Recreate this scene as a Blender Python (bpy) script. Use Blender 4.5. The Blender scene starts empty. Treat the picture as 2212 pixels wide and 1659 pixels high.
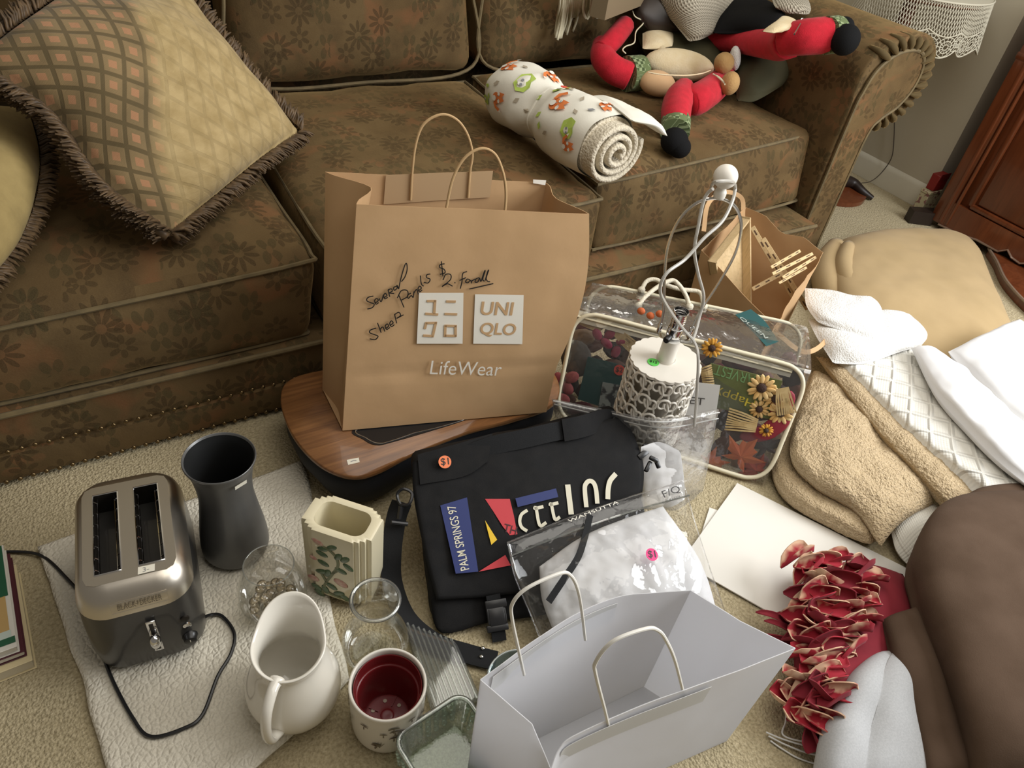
import bpy, bmesh, math, random
import numpy as np
from mathutils import Vector, Matrix, noise as mnoise

random.seed(11)
rng = np.random.default_rng(5)
sc = bpy.context.scene
COL = sc.collection

# ------------------------------------------------------------------ camera
IMW, IMH, FPX = 2212.0, 1659.0, 1600.0
_c = np.array([IMW / 2, IMH / 2])
_d = np.array([810 - _c[0], 2690 - _c[1], FPX]); _d /= np.linalg.norm(_d)
_x = np.array([4132 - _c[0], -65 - _c[1], FPX]); _x -= _d * _x.dot(_d); _x /= np.linalg.norm(_x)
_z = -_d
_y = np.cross(_z, _x)
RC = np.array([_x, _y, _z])
CAM = np.array([0.0, 0.0, 1.4])
cam_data = bpy.data.cameras.new('camera')
cam_data.sensor_fit = 'HORIZONTAL'
cam_data.sensor_width = 36.0
cam_data.lens = FPX / IMW * 36.0
cam_data.clip_start = 0.02
cam = bpy.data.objects.new('camera', cam_data)
COL.objects.link(cam)
_m = Matrix.Identity(4)
for i in range(3):
    _m[i][0] = RC[i][0]; _m[i][1] = -RC[i][1]; _m[i][2] = -RC[i][2]; _m[i][3] = CAM[i]
cam.matrix_world = _m
sc.camera = cam

# ------------------------------------------------------------------ light
cy = sc.cycles
cy.max_bounces = 6; cy.diffuse_bounces = 3; cy.glossy_bounces = 3; cy.transmission_bounces = 4; cy.transparent_max_bounces = 14
cy.caustics_reflective = False; cy.caustics_refractive = False
sc.view_settings.view_transform = 'Standard'
sc.view_settings.look = 'None'
sc.view_settings.gamma = 1.0
sc.view_settings.use_curve_mapping = False
sc.view_settings.exposure = 0.2
world = bpy.data.worlds.new('room_daylight'); sc.world = world
world.use_nodes = True
world.node_tree.nodes['Background'].inputs[0].default_value = (1.0, 0.90, 0.76, 1)
world.node_tree.nodes['Background'].inputs[1].default_value = 0.15

def area(name, loc, target, sx, sy, power, color):
    l = bpy.data.lights.new(name, 'AREA'); l.shape = 'RECTANGLE'
    l.size = sx; l.size_y = sy; l.energy = power; l.color = color
    o = bpy.data.objects.new(name, l); COL.objects.link(o)
    o.location = loc
    o.rotation_euler = (Vector(target) - Vector(loc)).to_track_quat('-Z', 'Y').to_euler()
    return o
area('window_daylight', (2.95, -0.5, 1.75), (1.0, 0.95, 0.1), 1.6, 1.6, 82, (0.96, 0.98, 1.0))
area('ceiling_bounce', (1.4, 0.7, 2.6), (1.3, 0.9, 0.0), 2.6, 2.2, 36, (1.0, 0.95, 0.87))

# ------------------------------------------------------------------ placing helpers
def A(*p): return np.array(p, dtype=float)
def ray(px, py): return RC @ np.array([px - _c[0], py - _c[1], FPX])
def G(px, py, z=0.0):
    r = ray(px, py); return CAM + r * ((z - CAM[2]) / r[2])
def YY(px, py, y):
    r = ray(px, py); return CAM + r * (y / r[1])
def XX(px, py, x):
    r = ray(px, py); return CAM + r * (x / r[0])
def PL(px, py, p0, n):
    r = ray(px, py); return CAM + r * (np.dot(p0 - CAM, n) / np.dot(r, n))
def unit(v):
    v = np.asarray(v, float); return v / (np.linalg.norm(v) + 1e-12)

# ------------------------------------------------------------------ object helpers
def wloc(o):
    l = np.zeros(3)
    while o is not None:
        l += np.array(o.location); o = o.parent
    return l
def tag(o, label=None, cat=None, group=None, kind=None):
    if label: o['label'] = label
    if cat: o['category'] = cat
    if group: o['group'] = group
    if kind: o['kind'] = kind
    return o
def thing(name, label, cat, loc, group=None, kind=None):
    o = bpy.data.objects.new(name, None); COL.objects.link(o)
    o.location = tuple(float(v) for v in loc); o.empty_display_size = 0.05
    return tag(o, label, cat, group, kind)
def mesh(name, V, F, m, parent=None, smooth=40, uv=None, boxuv=None, fm=None):
    V = np.asarray(V, float)
    me = bpy.data.meshes.new(name)
    if parent is None:
        off = np.array([(V[:, 0].min() + V[:, 0].max()) / 2, (V[:, 1].min() + V[:, 1].max()) / 2, V[:, 2].min()])
    else:
        off = wloc(parent)
    me.from_pydata((V - off).tolist(), [], [list(map(int, f)) for f in F])
    me.update()
    ms = m if isinstance(m, (list, tuple)) else [m]
    for q in ms: me.materials.append(q)
    if fm is not None: me.polygons.foreach_set('material_index', np.asarray(fm, dtype=np.int32))
    if smooth:
        me.polygons.foreach_set('use_smooth', np.ones(len(me.polygons), dtype=bool))
        if smooth < 180: me.set_sharp_from_angle(angle=math.radians(smooth))
    if uv is not None or boxuv is not None:
        lay = me.uv_layers.new(name='UVMap')
        li = np.empty(len(me.loops), dtype=np.int32); me.loops.foreach_get('vertex_index', li)
        if uv is not None:
            u = np.asarray(uv, float)[li]
        else:
            nf = len(me.polygons)
            nr = np.empty(nf * 3); me.polygons.foreach_get('normal', nr); nr = np.abs(nr.reshape(-1, 3))
            ls = np.empty(nf, dtype=np.int32); me.polygons.foreach_get('loop_total', ls)
            ax = np.repeat(np.argmax(nr, axis=1), ls)
            P = V[li]
            u = np.where((ax == 0)[:, None], P[:, [1, 2]], np.where((ax == 1)[:, None], P[:, [0, 2]], P[:, [0, 1]])) * boxuv
        lay.data.foreach_set('uv', u.astype(np.float32).ravel())
    o = bpy.data.objects.new(name, me); COL.objects.link(o)
    if parent is not None: o.parent = parent
    else: o.location = tuple(off)
    return o
def inst(src, delta, parent=None, rot=None, scale=None, name=None):
    """a further copy of one mesh object, sharing its mesh"""
    o = src.copy(); COL.objects.link(o)
    if name: o.name = name
    o.parent = parent
    o.location = tuple(float(v) for v in delta)
    if rot is not None: o.rotation_euler = rot
    if scale is not None: o.scale = scale
    return o

# ------------------------------------------------------------------ shapes (all return V, F)
class B:
    def __init__(s): s.V = []; s.F = []; s.n = 0; s.M = []; s.U = []
    def add(s, VF, mi=0):
        V, F = VF[0], VF[1]
        V = np.asarray(V, float)
        s.V.append(V); s.F += [[i + s.n for i in f] for f in F]; s.M += [mi] * len(F)
        s.U.append(np.asarray(VF[2], float) if len(VF) > 2 else V[:, :2] * 1.0)
        s.n += len(V); return s
    def make(s, name, m, parent=None, smooth=40, multi=False, useuv=False, **k):
        return mesh(name, np.vstack(s.V), s.F, m, parent, smooth, fm=s.M if multi else None, uv=np.vstack(s.U) if useuv else None, **k)
def gfaces(nv, nu, cu=False, cv=False, off=0, flip=False):
    F = []
    for j in range(nv if cv else nv - 1):
        for i in range(nu if cu else nu - 1):
            a = j * nu + i; b = j * nu + (i + 1) % nu
            c = ((j + 1) % nv) * nu + (i + 1) % nu; d = ((j + 1) % nv) * nu + i
            F.append([off + a, off + d, off + c, off + b] if flip else [off + a, off + b, off + c, off + d])
    return F
def crv(P, n, closed=False):
    """n points of a smooth curve through P"""
    P = np.asarray(P, float); k = len(P)
    if k == 2 and not closed:
        t = np.linspace(0, 1, n)[:, None]; return P[0] * (1 - t) + P[1] * t
    if closed: Q = np.vstack([P[-1], P, P[0], P[1]]); segs = k
    else: Q = np.vstack([2 * P[0] - P[1], P, 2 * P[-1] - P[-2]]); segs = k - 1
    t = np.linspace(0, segs, n, endpoint=not closed)
    i = np.minimum(t.astype(int), segs - 1); u = (t - i)[:, None]
    p0, p1, p2, p3 = Q[i], Q[i + 1], Q[i + 2], Q[i + 3]
    return 0.5 * (2 * p1 + (p2 - p0) * u + (2 * p0 - 5 * p1 + 4 * p2 - p3) * u ** 2 + (3 * p1 - p0 - 3 * p2 + p3) * u ** 3)
def patch(ctrl, nv, nu, linear=False):
    C = np.asarray(ctrl, float)
    if linear:
        R = np.array([[np.interp(np.linspace(0, 1, nu), np.linspace(0, 1, C.shape[1]), r[:, k]) for k in range(3)] for r in C]).transpose(0, 2, 1)
        return np.array([[np.interp(np.linspace(0, 1, nv), np.linspace(0, 1, C.shape[0]), R[:, i, k]) for k in range(3)] for i in range(nu)]).transpose(2, 0, 1)
    rows = np.array([crv(r, nu) for r in C])
    return np.array([crv(rows[:, i], nv) for i in range(nu)]).transpose(1, 0, 2)
def frames(P, closed=False):
    n = len(P)
    T = np.empty_like(P)
    for i in range(n):
        a = P[(i - 1) % n] if (closed or i > 0) else P[i]
        b = P[(i + 1) % n] if (closed or i < n - 1) else P[i]
        T[i] = unit(b - a)
    u = np.cross(T[0], A(0, 0, 1))
    if np.linalg.norm(u) < 1e-3: u = np.cross(T[0], A(1, 0, 0))
    u = unit(u); U = [u]
    for i in range(1, n):
        u = U[-1] - T[i] * np.dot(U[-1], T[i]); U.append(unit(u))
    U = np.array(U); return T, U, np.cross(T, U)
def tube(P, r, n=8, closed=False, cap=True, flat=None, up=None):
    P = np.asarray(P, float); k = len(P)
    T, U, W = frames(P, closed)
    if up is not None:
        W = np.array([unit(np.asarray(up) - t * np.dot(up, t)) for t in T]); U = np.cross(W, T)
    r = np.broadcast_to(np.asarray(r, float), (k,))
    f = 1.0 if flat is None else flat
    a = np.linspace(0, 2 * math.pi, n, endpoint=False)
    V = (P[:, None, :] + r[:, None, None] * (np.cos(a)[None, :, None] * U[:, None, :] + f * np.sin(a)[None, :, None] * W[:, None, :])).reshape(-1, 3)
    F = gfaces(k, n, cu=True, cv=closed)
    if cap and not closed:
        F = F + [list(range(n))[::-1], [(k - 1) * n + i for i in range(n)]]
    return V, F
def ribbon(P, w, t, up):
    """flat strap of width w and thickness t along P; up = normal of its face (one or per point)"""
    P = np.asarray(P, float); k = len(P)
    T, _, _ = frames(P)
    N = np.broadcast_to(np.asarray(up, float), (k, 3))
    N = np.array([unit(n_ - t_ * np.dot(n_, t_)) for n_, t_ in zip(N, T)])
    S = np.cross(T, N)
    w = np.broadcast_to(np.asarray(w, float), (k,))[:, None]
    V = np.stack([P - S * w / 2 - N * t / 2, P + S * w / 2 - N * t / 2, P + S * w / 2 + N * t / 2, P - S * w / 2 + N * t / 2], 1).reshape(-1, 3)
    F = gfaces(k, 4, cu=True) + [[3, 2, 1, 0], [4 * k - 4 + i for i in range(4)]]
    return V, F
def lathe(prof, n=32, o=(0, 0, 0), ax=None):
    prof = np.asarray(prof, float); a = np.linspace(0, 2 * math.pi, n, endpoint=False)
    V = np.stack([prof[:, None, 0] * np.cos(a), prof[:, None, 0] * np.sin(a), np.repeat(prof[:, 1:2], n, 1)], -1).reshape(-1, 3)
    F = gfaces(len(prof), n, cu=True)
    if prof[0, 0] > 1e-5: F.append(list(range(n))[::-1])
    if prof[-1, 0] > 1e-5: F.append([(len(prof) - 1) * n + i for i in range(n)])
    if ax is not None:
        x, y, z = ax; V = V[:, :1] * x + V[:, 1:2] * y + V[:, 2:] * z
    return V + np.asarray(o, float), F
def lathe_open(prof, n=32, o=(0, 0, 0), ax=None):
    V, F = lathe(prof, n, o, ax); k = len(prof); return V, F[:(k - 1) * n]
def basis(z, x=None):
    z = unit(z); x = A(1, 0, 0) if x is None else np.asarray(x, float)
    x = x - z * np.dot(x, z)
    if np.linalg.norm(x) < 1e-4: x = np.cross(z, A(0, 1, 0))
    x = unit(x); return x, np.cross(z, x), z
def rbox(c, s, r=0.004, seg=2, ax=None):
    bm = bmesh.new(); bmesh.ops.create_cube(bm, size=1.0)
    for v in bm.verts: v.co = Vector((v.co.x * s[0], v.co.y * s[1], v.co.z * s[2]))
    if r > 0: bmesh.ops.bevel(bm, geom=list(bm.edges), offset=min(r, min(s) * 0.49), segments=seg, profile=0.5, affect='EDGES')
    bm.verts.index_update()
    V = np.array([v.co[:] for v in bm.verts]); F = [[v.index for v in f.verts] for f in bm.faces]; bm.free()
    if ax is not None:
        x, y, z = ax; V = V[:, :1] * x + V[:, 1:2] * y + V[:, 2:] * z
    return V + np.asarray(c, float), F
def prism(poly, vec):
    """solid between a 3d polygon and its copy moved by vec"""
    P = np.asarray(poly, float); n = len(P); v = np.asarray(vec, float)
    V = np.vstack([P, P + v]); nrm = np.zeros(3)
    for i in range(n): nrm += np.cross(P[i] - P[0], P[(i + 1) % n] - P[0])
    F = [list(range(n))[::-1], list(range(n, 2 * n))] + [[i, (i + 1) % n, n + (i + 1) % n, n + i] for i in range(n)]
    if np.dot(nrm, v) < 0: F = [f[::-1] for f in F]
    return V, F
def fbm(P, scale, oct=3, seed=0.0):
    out = np.empty(len(P))
    for i, p in enumerate(np.asarray(P) * scale):
        out[i] = mnoise.fractal(Vector((p[0] + seed, p[1] + seed * 1.7, p[2] - seed)), 1.0, 2.0, oct, noise_basis='PERLIN_ORIGINAL')
    return out
def gnormals(P):
    du = np.gradient(P, axis=1); dv = np.gradient(P, axis=0)
    n = np.cross(du, dv); return n / (np.linalg.norm(n, axis=2, keepdims=True) + 1e-12)
def guv(P):
    du = np.linalg.norm(np.diff(P, axis=1), axis=2); dv = np.linalg.norm(np.diff(P, axis=0), axis=2)
    u = np.concatenate([np.zeros((P.shape[0], 1)), np.cumsum(du, 1)], 1); v = np.concatenate([np.zeros((1, P.shape[1])), np.cumsum(dv, 0)], 0)
    return np.stack([u, v], -1)
def inflate(P, t, pu=4.0, pv=4.0, wr=0.0, ws=8.0, seed=0.0, minf=0.0, bottom=1.0, oct=3, top=1.0):
    """closed soft body round a mid surface P[nv,nu,3]; t = full thickness; edges rounded; wr = wrinkle depth"""
    nv, nu = P.shape[:2]
    N = gnormals(P); flip = N[:, :, 2].mean() < 0
    if flip: N = -N
    a = np.abs(np.linspace(-1, 1, nu))[None, :]; b = np.abs(np.linspace(-1, 1, nv))[:, None]
    s = np.maximum(1 - a ** pu, 0) ** 0.5 * np.maximum(1 - b ** pv, 0) ** 0.5
    s = np.maximum(s, minf)[:, :, None]
    t = np.asarray(t, float); t = t[:, :, None] if t.ndim == 2 else t
    w = 0
    if wr: w = (fbm(P.reshape(-1, 3), ws, oct, seed).reshape(nv, nu, 1)) * wr * np.minimum(1, s * 1.5)
    T = P + N * (s * t / 2 * top + w); Bo = P - N * (s * t / 2 * bottom)
    V = np.vstack([T.reshape(-1, 3), Bo.reshape(-1, 3)]); k = nv * nu
    F = gfaces(nv, nu, flip=flip) + gfaces(nv, nu, off=k, flip=not flip)
    ring = [j for j in range(nu)] + [j * nu + nu - 1 for j in range(1, nv)] + [(nv - 1) * nu + j for j in range(nu - 2, -1, -1)] + [j * nu for j in range(nv - 2, 0, -1)]
    for q in range(len(ring)):
        a_, b_ = ring[q], ring[(q + 1) % len(ring)]
        F.append([a_, b_, b_ + k, a_ + k] if flip else [b_, a_, a_ + k, b_ + k])
    U = guv(P).reshape(-1, 2)
    return V, F, np.vstack([U, U])
def sheet(P, t=0.001, wr=0.0, ws=6.0, seed=0.0):
    return inflate(P, t, 400, 400, wr, ws, seed, minf=1.0)
def box8(c, r, n=14, crown=0.0, wr=0.0, ws=5.0, seed=0.0, side=0.0):
    """rounded cushion inside 8 corners: bottom 4 then top 4, each front-left, front-right, back-right, back-left"""
    c = np.asarray(c, float)
    L = np.array([np.linalg.norm(c[1] - c[0]), np.linalg.norm(c[3] - c[0]), np.linalg.norm(c[4] - c[0])])
    bm = bmesh.new(); bmesh.ops.create_cube(bm, size=2.0)
    bmesh.ops.subdivide_edges(bm, edges=list(bm.edges), cuts=n, use_grid_fill=True)
    bm.verts.index_update()
    Q = np.array([v.co[:] for v in bm.verts]); F = [[v.index for v in f.verts] for f in bm.faces]; bm.free()
    # spread the samples towards the edges
    Q = np.sign(Q) * (1 - (1 - np.abs(Q)) ** 1.35)
    h = L / 2; p = Q * h; inn = np.clip(p, -(h - r), h - r); d = p - inn
    l = np.linalg.norm(d, axis=1, keepdims=True); p = inn + np.where(l > 1e-9, d / np.maximum(l, 1e-9) * r, 0)
    q = p / h
    a, b, z = (q[:, 0] + 1) / 2, (q[:, 1] + 1) / 2, (q[:, 2] + 1) / 2
    z2 = z + crown / L[2] * np.maximum(0, q[:, 2]) * (1 - q[:, 0] ** 4) * (1 - q[:, 1] ** 4)
    b = b - side / L[1] * np.maximum(0, -q[:, 1]) * (1 - q[:, 0] ** 4) * (1 - q[:, 2] ** 2)
    w = lambda f, g, e: (f * g * e)[:, None]
    V = (w(1 - a, 1 - b, 1 - z2) * c[0] + w(a, 1 - b, 1 - z2) * c[1] + w(a, b, 1 - z2) * c[2] + w(1 - a, b, 1 - z2) * c[3] +
         w(1 - a, 1 - b, z2) * c[4] + w(a, 1 - b, z2) * c[5] + w(a, b, z2) * c[6] + w(1 - a, b, z2) * c[7])
    if wr: V = V + (fbm(V, ws, 3, seed)[:, None]) * wr * np.sign(q) * A(.3, .5, 1)
    return V, F
_tc = {}
def textmesh(s, size=1.0, bold=0.0):
    """filled letters as flat triangles, centred on the origin"""
    cu = bpy.data.curves.new('lettering', 'FONT'); cu.body = s; cu.size = size; cu.align_x = 'CENTER'; cu.align_y = 'CENTER'
    cu.resolution_u = 4; cu.offset = bold
    o = bpy.data.objects.new('lettering', cu); COL.objects.link(o)
    dg = bpy.context.evaluated_depsgraph_get()
    e = o.evaluated_get(dg); me = e.to_mesh()
    V = np.array([v.co[:] for v in me.vertices]); F = [list(p.vertices) for p in me.polygons]
    e.to_mesh_clear(); bpy.data.objects.remove(o); bpy.data.curves.remove(cu)
    V[:, :2] -= (V[:, :2].max(0) + V[:, :2].min(0)) / 2
    return V[:, :2], F
def lettering(name, s, width, org, xd, yd, m, parent, height=None, bold=0.0, lift=0.0008, label=None):
    """a word printed on a flat face: org = centre, xd / yd = directions on the face"""
    V, F = textmesh(s, 1.0, bold); w = V[:, 0].max() - V[:, 0].min(); h = V[:, 1].max() - V[:, 1].min()
    sx = width / w; sy = sx if height is None else height / h
    xd = unit(xd); yd = unit(yd); n = np.cross(xd, yd)
    W = np.asarray(org) + V[:, :1] * sx * xd + V[:, 1:] * sy * yd + n * lift
    o = mesh(name, W, F, m, parent, smooth=0)
    if label: o['label'] = label
    return o
def flatpoly(name, pts, m, parent, n, lift=0.0006, label=None):
    V = np.asarray(pts, float) + unit(n) * lift
    nr = np.cross(V[1] - V[0], V[2] - V[0])
    f = list(range(len(V)))
    o = mesh(name, V, [f if np.dot(nr, n) > 0 else f[::-1]], m, parent, smooth=0)
    if label: o['label'] = label
    return o
def disc(name, c, n, r, m, parent, seg=20, xd=None, th=0.0006, sq=1.0):
    x, y, z = basis(n, xd)
    a = np.linspace(0, 2 * math.pi, seg, endpoint=False)
    P = np.asarray(c) + r * (np.cos(a)[:, None] * x + sq * np.sin(a)[:, None] * y)
    V, F = prism(P, z * th); return mesh(name, V, F, m, parent, smooth=30)
def ell(c, r, ax=None, nu=24, nv=14):
    """ellipsoid"""
    t = np.linspace(0.0, math.pi, nv); V, F = lathe(np.stack([np.sin(t) + 1e-6, -np.cos(t)], 1), nu)
    V = V * np.asarray(r)
    if ax is not None:
        x, y, z = ax; V = V[:, :1] * x + V[:, 1:2] * y + V[:, 2:] * z
    return V + np.asarray(c), F
# ------------------------------------------------------------------ materials
class NT:
    def __init__(s, name):
        s.m = bpy.data.materials.new(name); s.m.use_nodes = True; s.t = s.m.node_tree; s.t.nodes.clear()
        s.out = s.t.nodes.new('ShaderNodeOutputMaterial')
    def n(s, typ, ins=None, **props):
        nd = s.t.nodes.new('ShaderNode' + typ)
        for k, v in props.items(): setattr(nd, k, v)
        for k, v in (ins or {}).items():
            if isinstance(v, bpy.types.NodeSocket): s.t.links.new(v, nd.inputs[k])
            else:
                if isinstance(v, tuple) and len(v) == 3 and nd.inputs[k].type == 'RGBA': v = v + (1,)
                nd.inputs[k].default_value = v
        return nd
    def math(s, op, a, b=0.0, c=0.0, clamp=False):
        return s.n('Math', {0: a, 1: b, 2: c}, operation=op, use_clamp=clamp).outputs[0]
    def mix(s, f, a, b):
        return s.n('Mix', {0: f, 6: a, 7: b}, data_type='RGBA').outputs[2]
    def coord(s, kind='Object'): return s.n('TexCoord').outputs[kind]
    def scale(s, v, x, y, z):
        return s.n('VectorMath', {0: v, 1: (x, y, z)}, operation='MULTIPLY').outputs[0]
    def noise(s, v, scale, detail=3, rough=.5, dist=0):
        return s.n('TexNoise', {'Vector': v, 'Scale': scale, 'Detail': detail, 'Roughness': rough, 'Distortion': dist}).outputs['Fac']
    def ramp(s, f, lo, hi): return s.n('MapRange', {0: f, 1: lo, 2: hi}).outputs[0]
    def bump(s, h, st, d=0.002, nrm=None):
        i = {'Height': h, 'Strength': st, 'Distance': d}
        if nrm is not None: i['Normal'] = nrm
        return s.n('Bump', i).outputs[0]
    def done(s, sh): s.t.links.new(sh, s.out.inputs[0]); return s.m
    def bsdf(s, **k):
        names = dict(color='Base Color', rough='Roughness', metal='Metallic', normal='Normal', spec='Specular IOR Level', trans='Transmission Weight',
                     sheen='Sheen Weight', coat='Coat Weight', alpha='Alpha', sss='Subsurface Weight', ior='IOR', emit='Emission Color', es='Emission Strength')
        if 'sheen' in k and not isinstance(k['sheen'], bpy.types.NodeSocket): k['sheen'] *= .22
        p = s.n('BsdfPrincipled', {names[a]: b for a, b in k.items()}); return p.outputs[0]

def mat(name, color, rough=.6, var=None, vs=6, vlo=.35, vhi=.65, bump=None, metal=0, spec=.5, sheen=0, coat=0, transl=0, sss=0):
    """plain procedural surface: colour, optional second colour by noise, optional fine relief (scale, strength, depth)"""
    t = NT(name); co = t.coord()
    c = color
    if var is not None: c = t.mix(t.ramp(t.noise(co, vs, 4), vlo, vhi), color, var)
    k = dict(color=c, rough=rough, metal=metal, spec=spec, sheen=sheen, coat=coat)
    if sss: k['sss'] = sss
    if bump: k['normal'] = t.bump(t.noise(co, bump[0], 3, .6), bump[1], bump[2])
    sh = t.bsdf(**k)
    if transl:
        tr = t.n('BsdfTranslucent', {'Color': color if var is None else c}).outputs[0]
        sh = t.n('MixShader', {0: transl, 1: sh, 2: tr}).outputs[0]
    return t.done(sh)
def film(name, tint=(1, 1, 1), gloss=.06, edge=.35, rough=.05, haze=0.0, bump=None, hazecol=(.9, .9, .9)):
    """thin clear plastic or glass wall: see-through, shiny at a slant"""
    t = NT(name); co = t.coord()
    nr = t.bump(t.noise(co, bump[0], 3), bump[1], bump[2]) if bump else None
    g = {'Color': (1, 1, 1), 'Roughness': rough}; lw = {'Blend': .35}
    if nr is not None: g['Normal'] = nr; lw['Normal'] = nr
    gl = t.n('BsdfGlossy', g).outputs[0]
    tr = t.n('BsdfTransparent', {'Color': tint}).outputs[0]
    base = tr
    if haze: base = t.n('MixShader', {0: haze, 1: tr, 2: t.n('BsdfDiffuse', {'Color': hazecol}).outputs[0]}).outputs[0]
    fr = t.n('LayerWeight', lw).outputs['Fresnel']
    f = t.math('MULTIPLY_ADD', fr, edge, gloss, clamp=True)
    return t.done(t.n('MixShader', {0: f, 1: base, 2: gl}).outputs[0])

def flowers(t, uv, scale, petals, size, seed):
    """petal mask: one flower somewhere in every cell of a random grid"""
    v = t.n('VectorMath', {0: uv, 1: (seed, seed * .7, 0)}, operation='ADD').outputs[0]
    v = t.scale(v, scale, scale, scale)
    vo = t.n('TexVoronoi', {'Vector': v, 'Scale': 1.0, 'Randomness': .85}, voronoi_dimensions='2D')
    d = t.n('VectorMath', {0: v, 1: vo.outputs['Position']}, operation='SUBTRACT').outputs[0]
    sp = t.n('SeparateXYZ', {0: d})
    ang = t.math('ARCTAN2', sp.outputs[1], sp.outputs[0])
    pet = t.math('ABSOLUTE', t.math('SINE', t.math('MULTIPLY', ang, petals / 2)))
    rad = t.math('MULTIPLY', t.math('POWER', pet, .7), size)
    d_ = t.math('DIVIDE', vo.outputs['Distance'], rad)
    inner = t.math('GREATER_THAN', vo.outputs['Distance'], size * .25)
    return t.math('MULTIPLY', t.math('LESS_THAN', d_, 1.0), inner), vo

def sofa_fabric(name, k=1.0):
    t = NT(name); uv = t.coord('UV')
    n1 = t.noise(uv, 3.5, 4, .6); n2 = t.noise(uv, 9, 4, .6, .4)
    base = t.mix(t.ramp(n1, .35, .65), (.130 * k, .080 * k, .034 * k), (.185 * k, .122 * k, .055 * k))
    base = t.mix(t.ramp(n2, .45, .75), base, (.090 * k, .056 * k, .026 * k))
    # rust and coral patches
    n3 = t.noise(t.n('VectorMath', {0: uv, 1: (3.1, 1.7, 0)}, operation='ADD').outputs[0], 6, 2, .5, .8)
    base = t.mix(t.math('MULTIPLY', t.ramp(n3, .56, .66), .5), base, (.27 * k, .105 * k, .045 * k))
    f1, _ = flowers(t, uv, 7.5, 10, .34, 0.3)
    f2, _ = flowers(t, uv, 11, 6, .36, 4.3)
    f3, _ = flowers(t, t.scale(uv, 1, .6, 1), 14, 4, .4, 9.1)
    f4, _ = flowers(t, uv, 5.2, 5, .26, 13.7)
    m2 = t.math('GREATER_THAN', t.noise(uv, 5, 1), .5)
    base = t.mix(t.math('MULTIPLY', t.math('MULTIPLY', f4, t.ramp(n1, .5, .6)), .5), base, (.28 * k, .12 * k, .055 * k))
    dark = (.042 * k, .026 * k, .012 * k)
    base = t.mix(t.math('MULTIPLY', f1, .62), base, dark)
    base = t.mix(t.math('MULTIPLY', t.math('MULTIPLY', f2, m2), .58), base, dark)
    base = t.mix(t.math('MULTIPLY', t.math('MULTIPLY', f3, t.math('SUBTRACT', 1.0, m2)), .55), base, (.05 * k, .045 * k, .02 * k))
    wv = t.noise(t.scale(uv, 300, 900, 1), 1, 2); fine = t.noise(uv, 170, 3)
    base = t.mix(t.math('MULTIPLY', t.ramp(wv, .35, .65), .3), base, (.22 * k, .15 * k, .07 * k))
    nr = t.bump(fine, .35, .0015)
    sh = t.n('BsdfPrincipled', {'Base Color': base, 'Roughness': .85, 'Specular IOR Level': .12, 'Normal': nr, 'Sheen Weight': .42, 'Sheen Roughness': .42, 'Sheen Tint': (.66, .44, .19)})
    return t.done(sh.outputs[0])

def lattice_fabric():
    t = NT('lattice_chenille'); uv = t.coord('UV')
    sp = t.n('SeparateXYZ', {0: uv}); u, v = sp.outputs[0], sp.outputs[1]
    ls = t.math('ADD', t.math('MULTIPLY', u, 20.0), t.math('MULTIPLY', v, -13.7))
    lt = t.math('ADD', t.math('MULTIPLY', u, -19.7), t.math('MULTIPLY', v, -15.2))
    fu = t.math('FRACT', t.math('ADD', ls, 50.0)); fv = t.math('FRACT', t.math('ADD', lt, 50.0))
    du = t.math('ABSOLUTE', t.math('SUBTRACT', fu, .5)); dv = t.math('ABSOLUTE', t.math('SUBTRACT', fv, .5))
    line = t.math('MAXIMUM', t.ramp(du, .38, .42), t.ramp(dv, .38, .42))
    sq = t.math('MULTIPLY', t.math('LESS_THAN', du, .18), t.math('LESS_THAN', dv, .18))
    n = t.noise(uv, 8, 4)
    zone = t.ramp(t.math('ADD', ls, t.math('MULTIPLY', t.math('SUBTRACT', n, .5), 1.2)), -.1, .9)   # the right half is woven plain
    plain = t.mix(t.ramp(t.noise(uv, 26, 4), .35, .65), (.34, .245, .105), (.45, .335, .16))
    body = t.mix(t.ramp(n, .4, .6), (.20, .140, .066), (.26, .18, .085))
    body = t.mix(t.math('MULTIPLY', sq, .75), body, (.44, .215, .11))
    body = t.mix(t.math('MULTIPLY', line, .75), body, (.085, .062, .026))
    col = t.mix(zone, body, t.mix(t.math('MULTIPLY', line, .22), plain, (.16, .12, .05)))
    weave = t.noise(t.scale(uv, 60, 700, 1), 1, 2)
    nr = t.bump(t.math('ADD', weave, t.math('MULTIPLY', line, -.8)), .45, .0015)
    return t.done(t.bsdf(color=col, rough=.75, sheen=.9, spec=.2, normal=nr))

def carpet_mat():
    t = NT('cut_pile_carpet'); co = t.coord()
    a = t.noise(co, 150, 3, .6); b = t.noise(co, 4, 3); vo = t.n('TexVoronoi', {'Vector': co, 'Scale': 190})
    c = t.mix(t.ramp(a, .3, .7), (.34, .28, .165), (.61, .52, .34))
    c = t.mix(t.math('MULTIPLY', t.ramp(b, .4, .7), .35), c, (.40, .33, .20))
    h = t.math('ADD', a, t.math('MULTIPLY', vo.outputs['Distance'], -.8))
    return t.done(t.bsdf(color=c, rough=.95, spec=.1, sheen=.2, normal=t.bump(h, .9, .004)))

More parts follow.
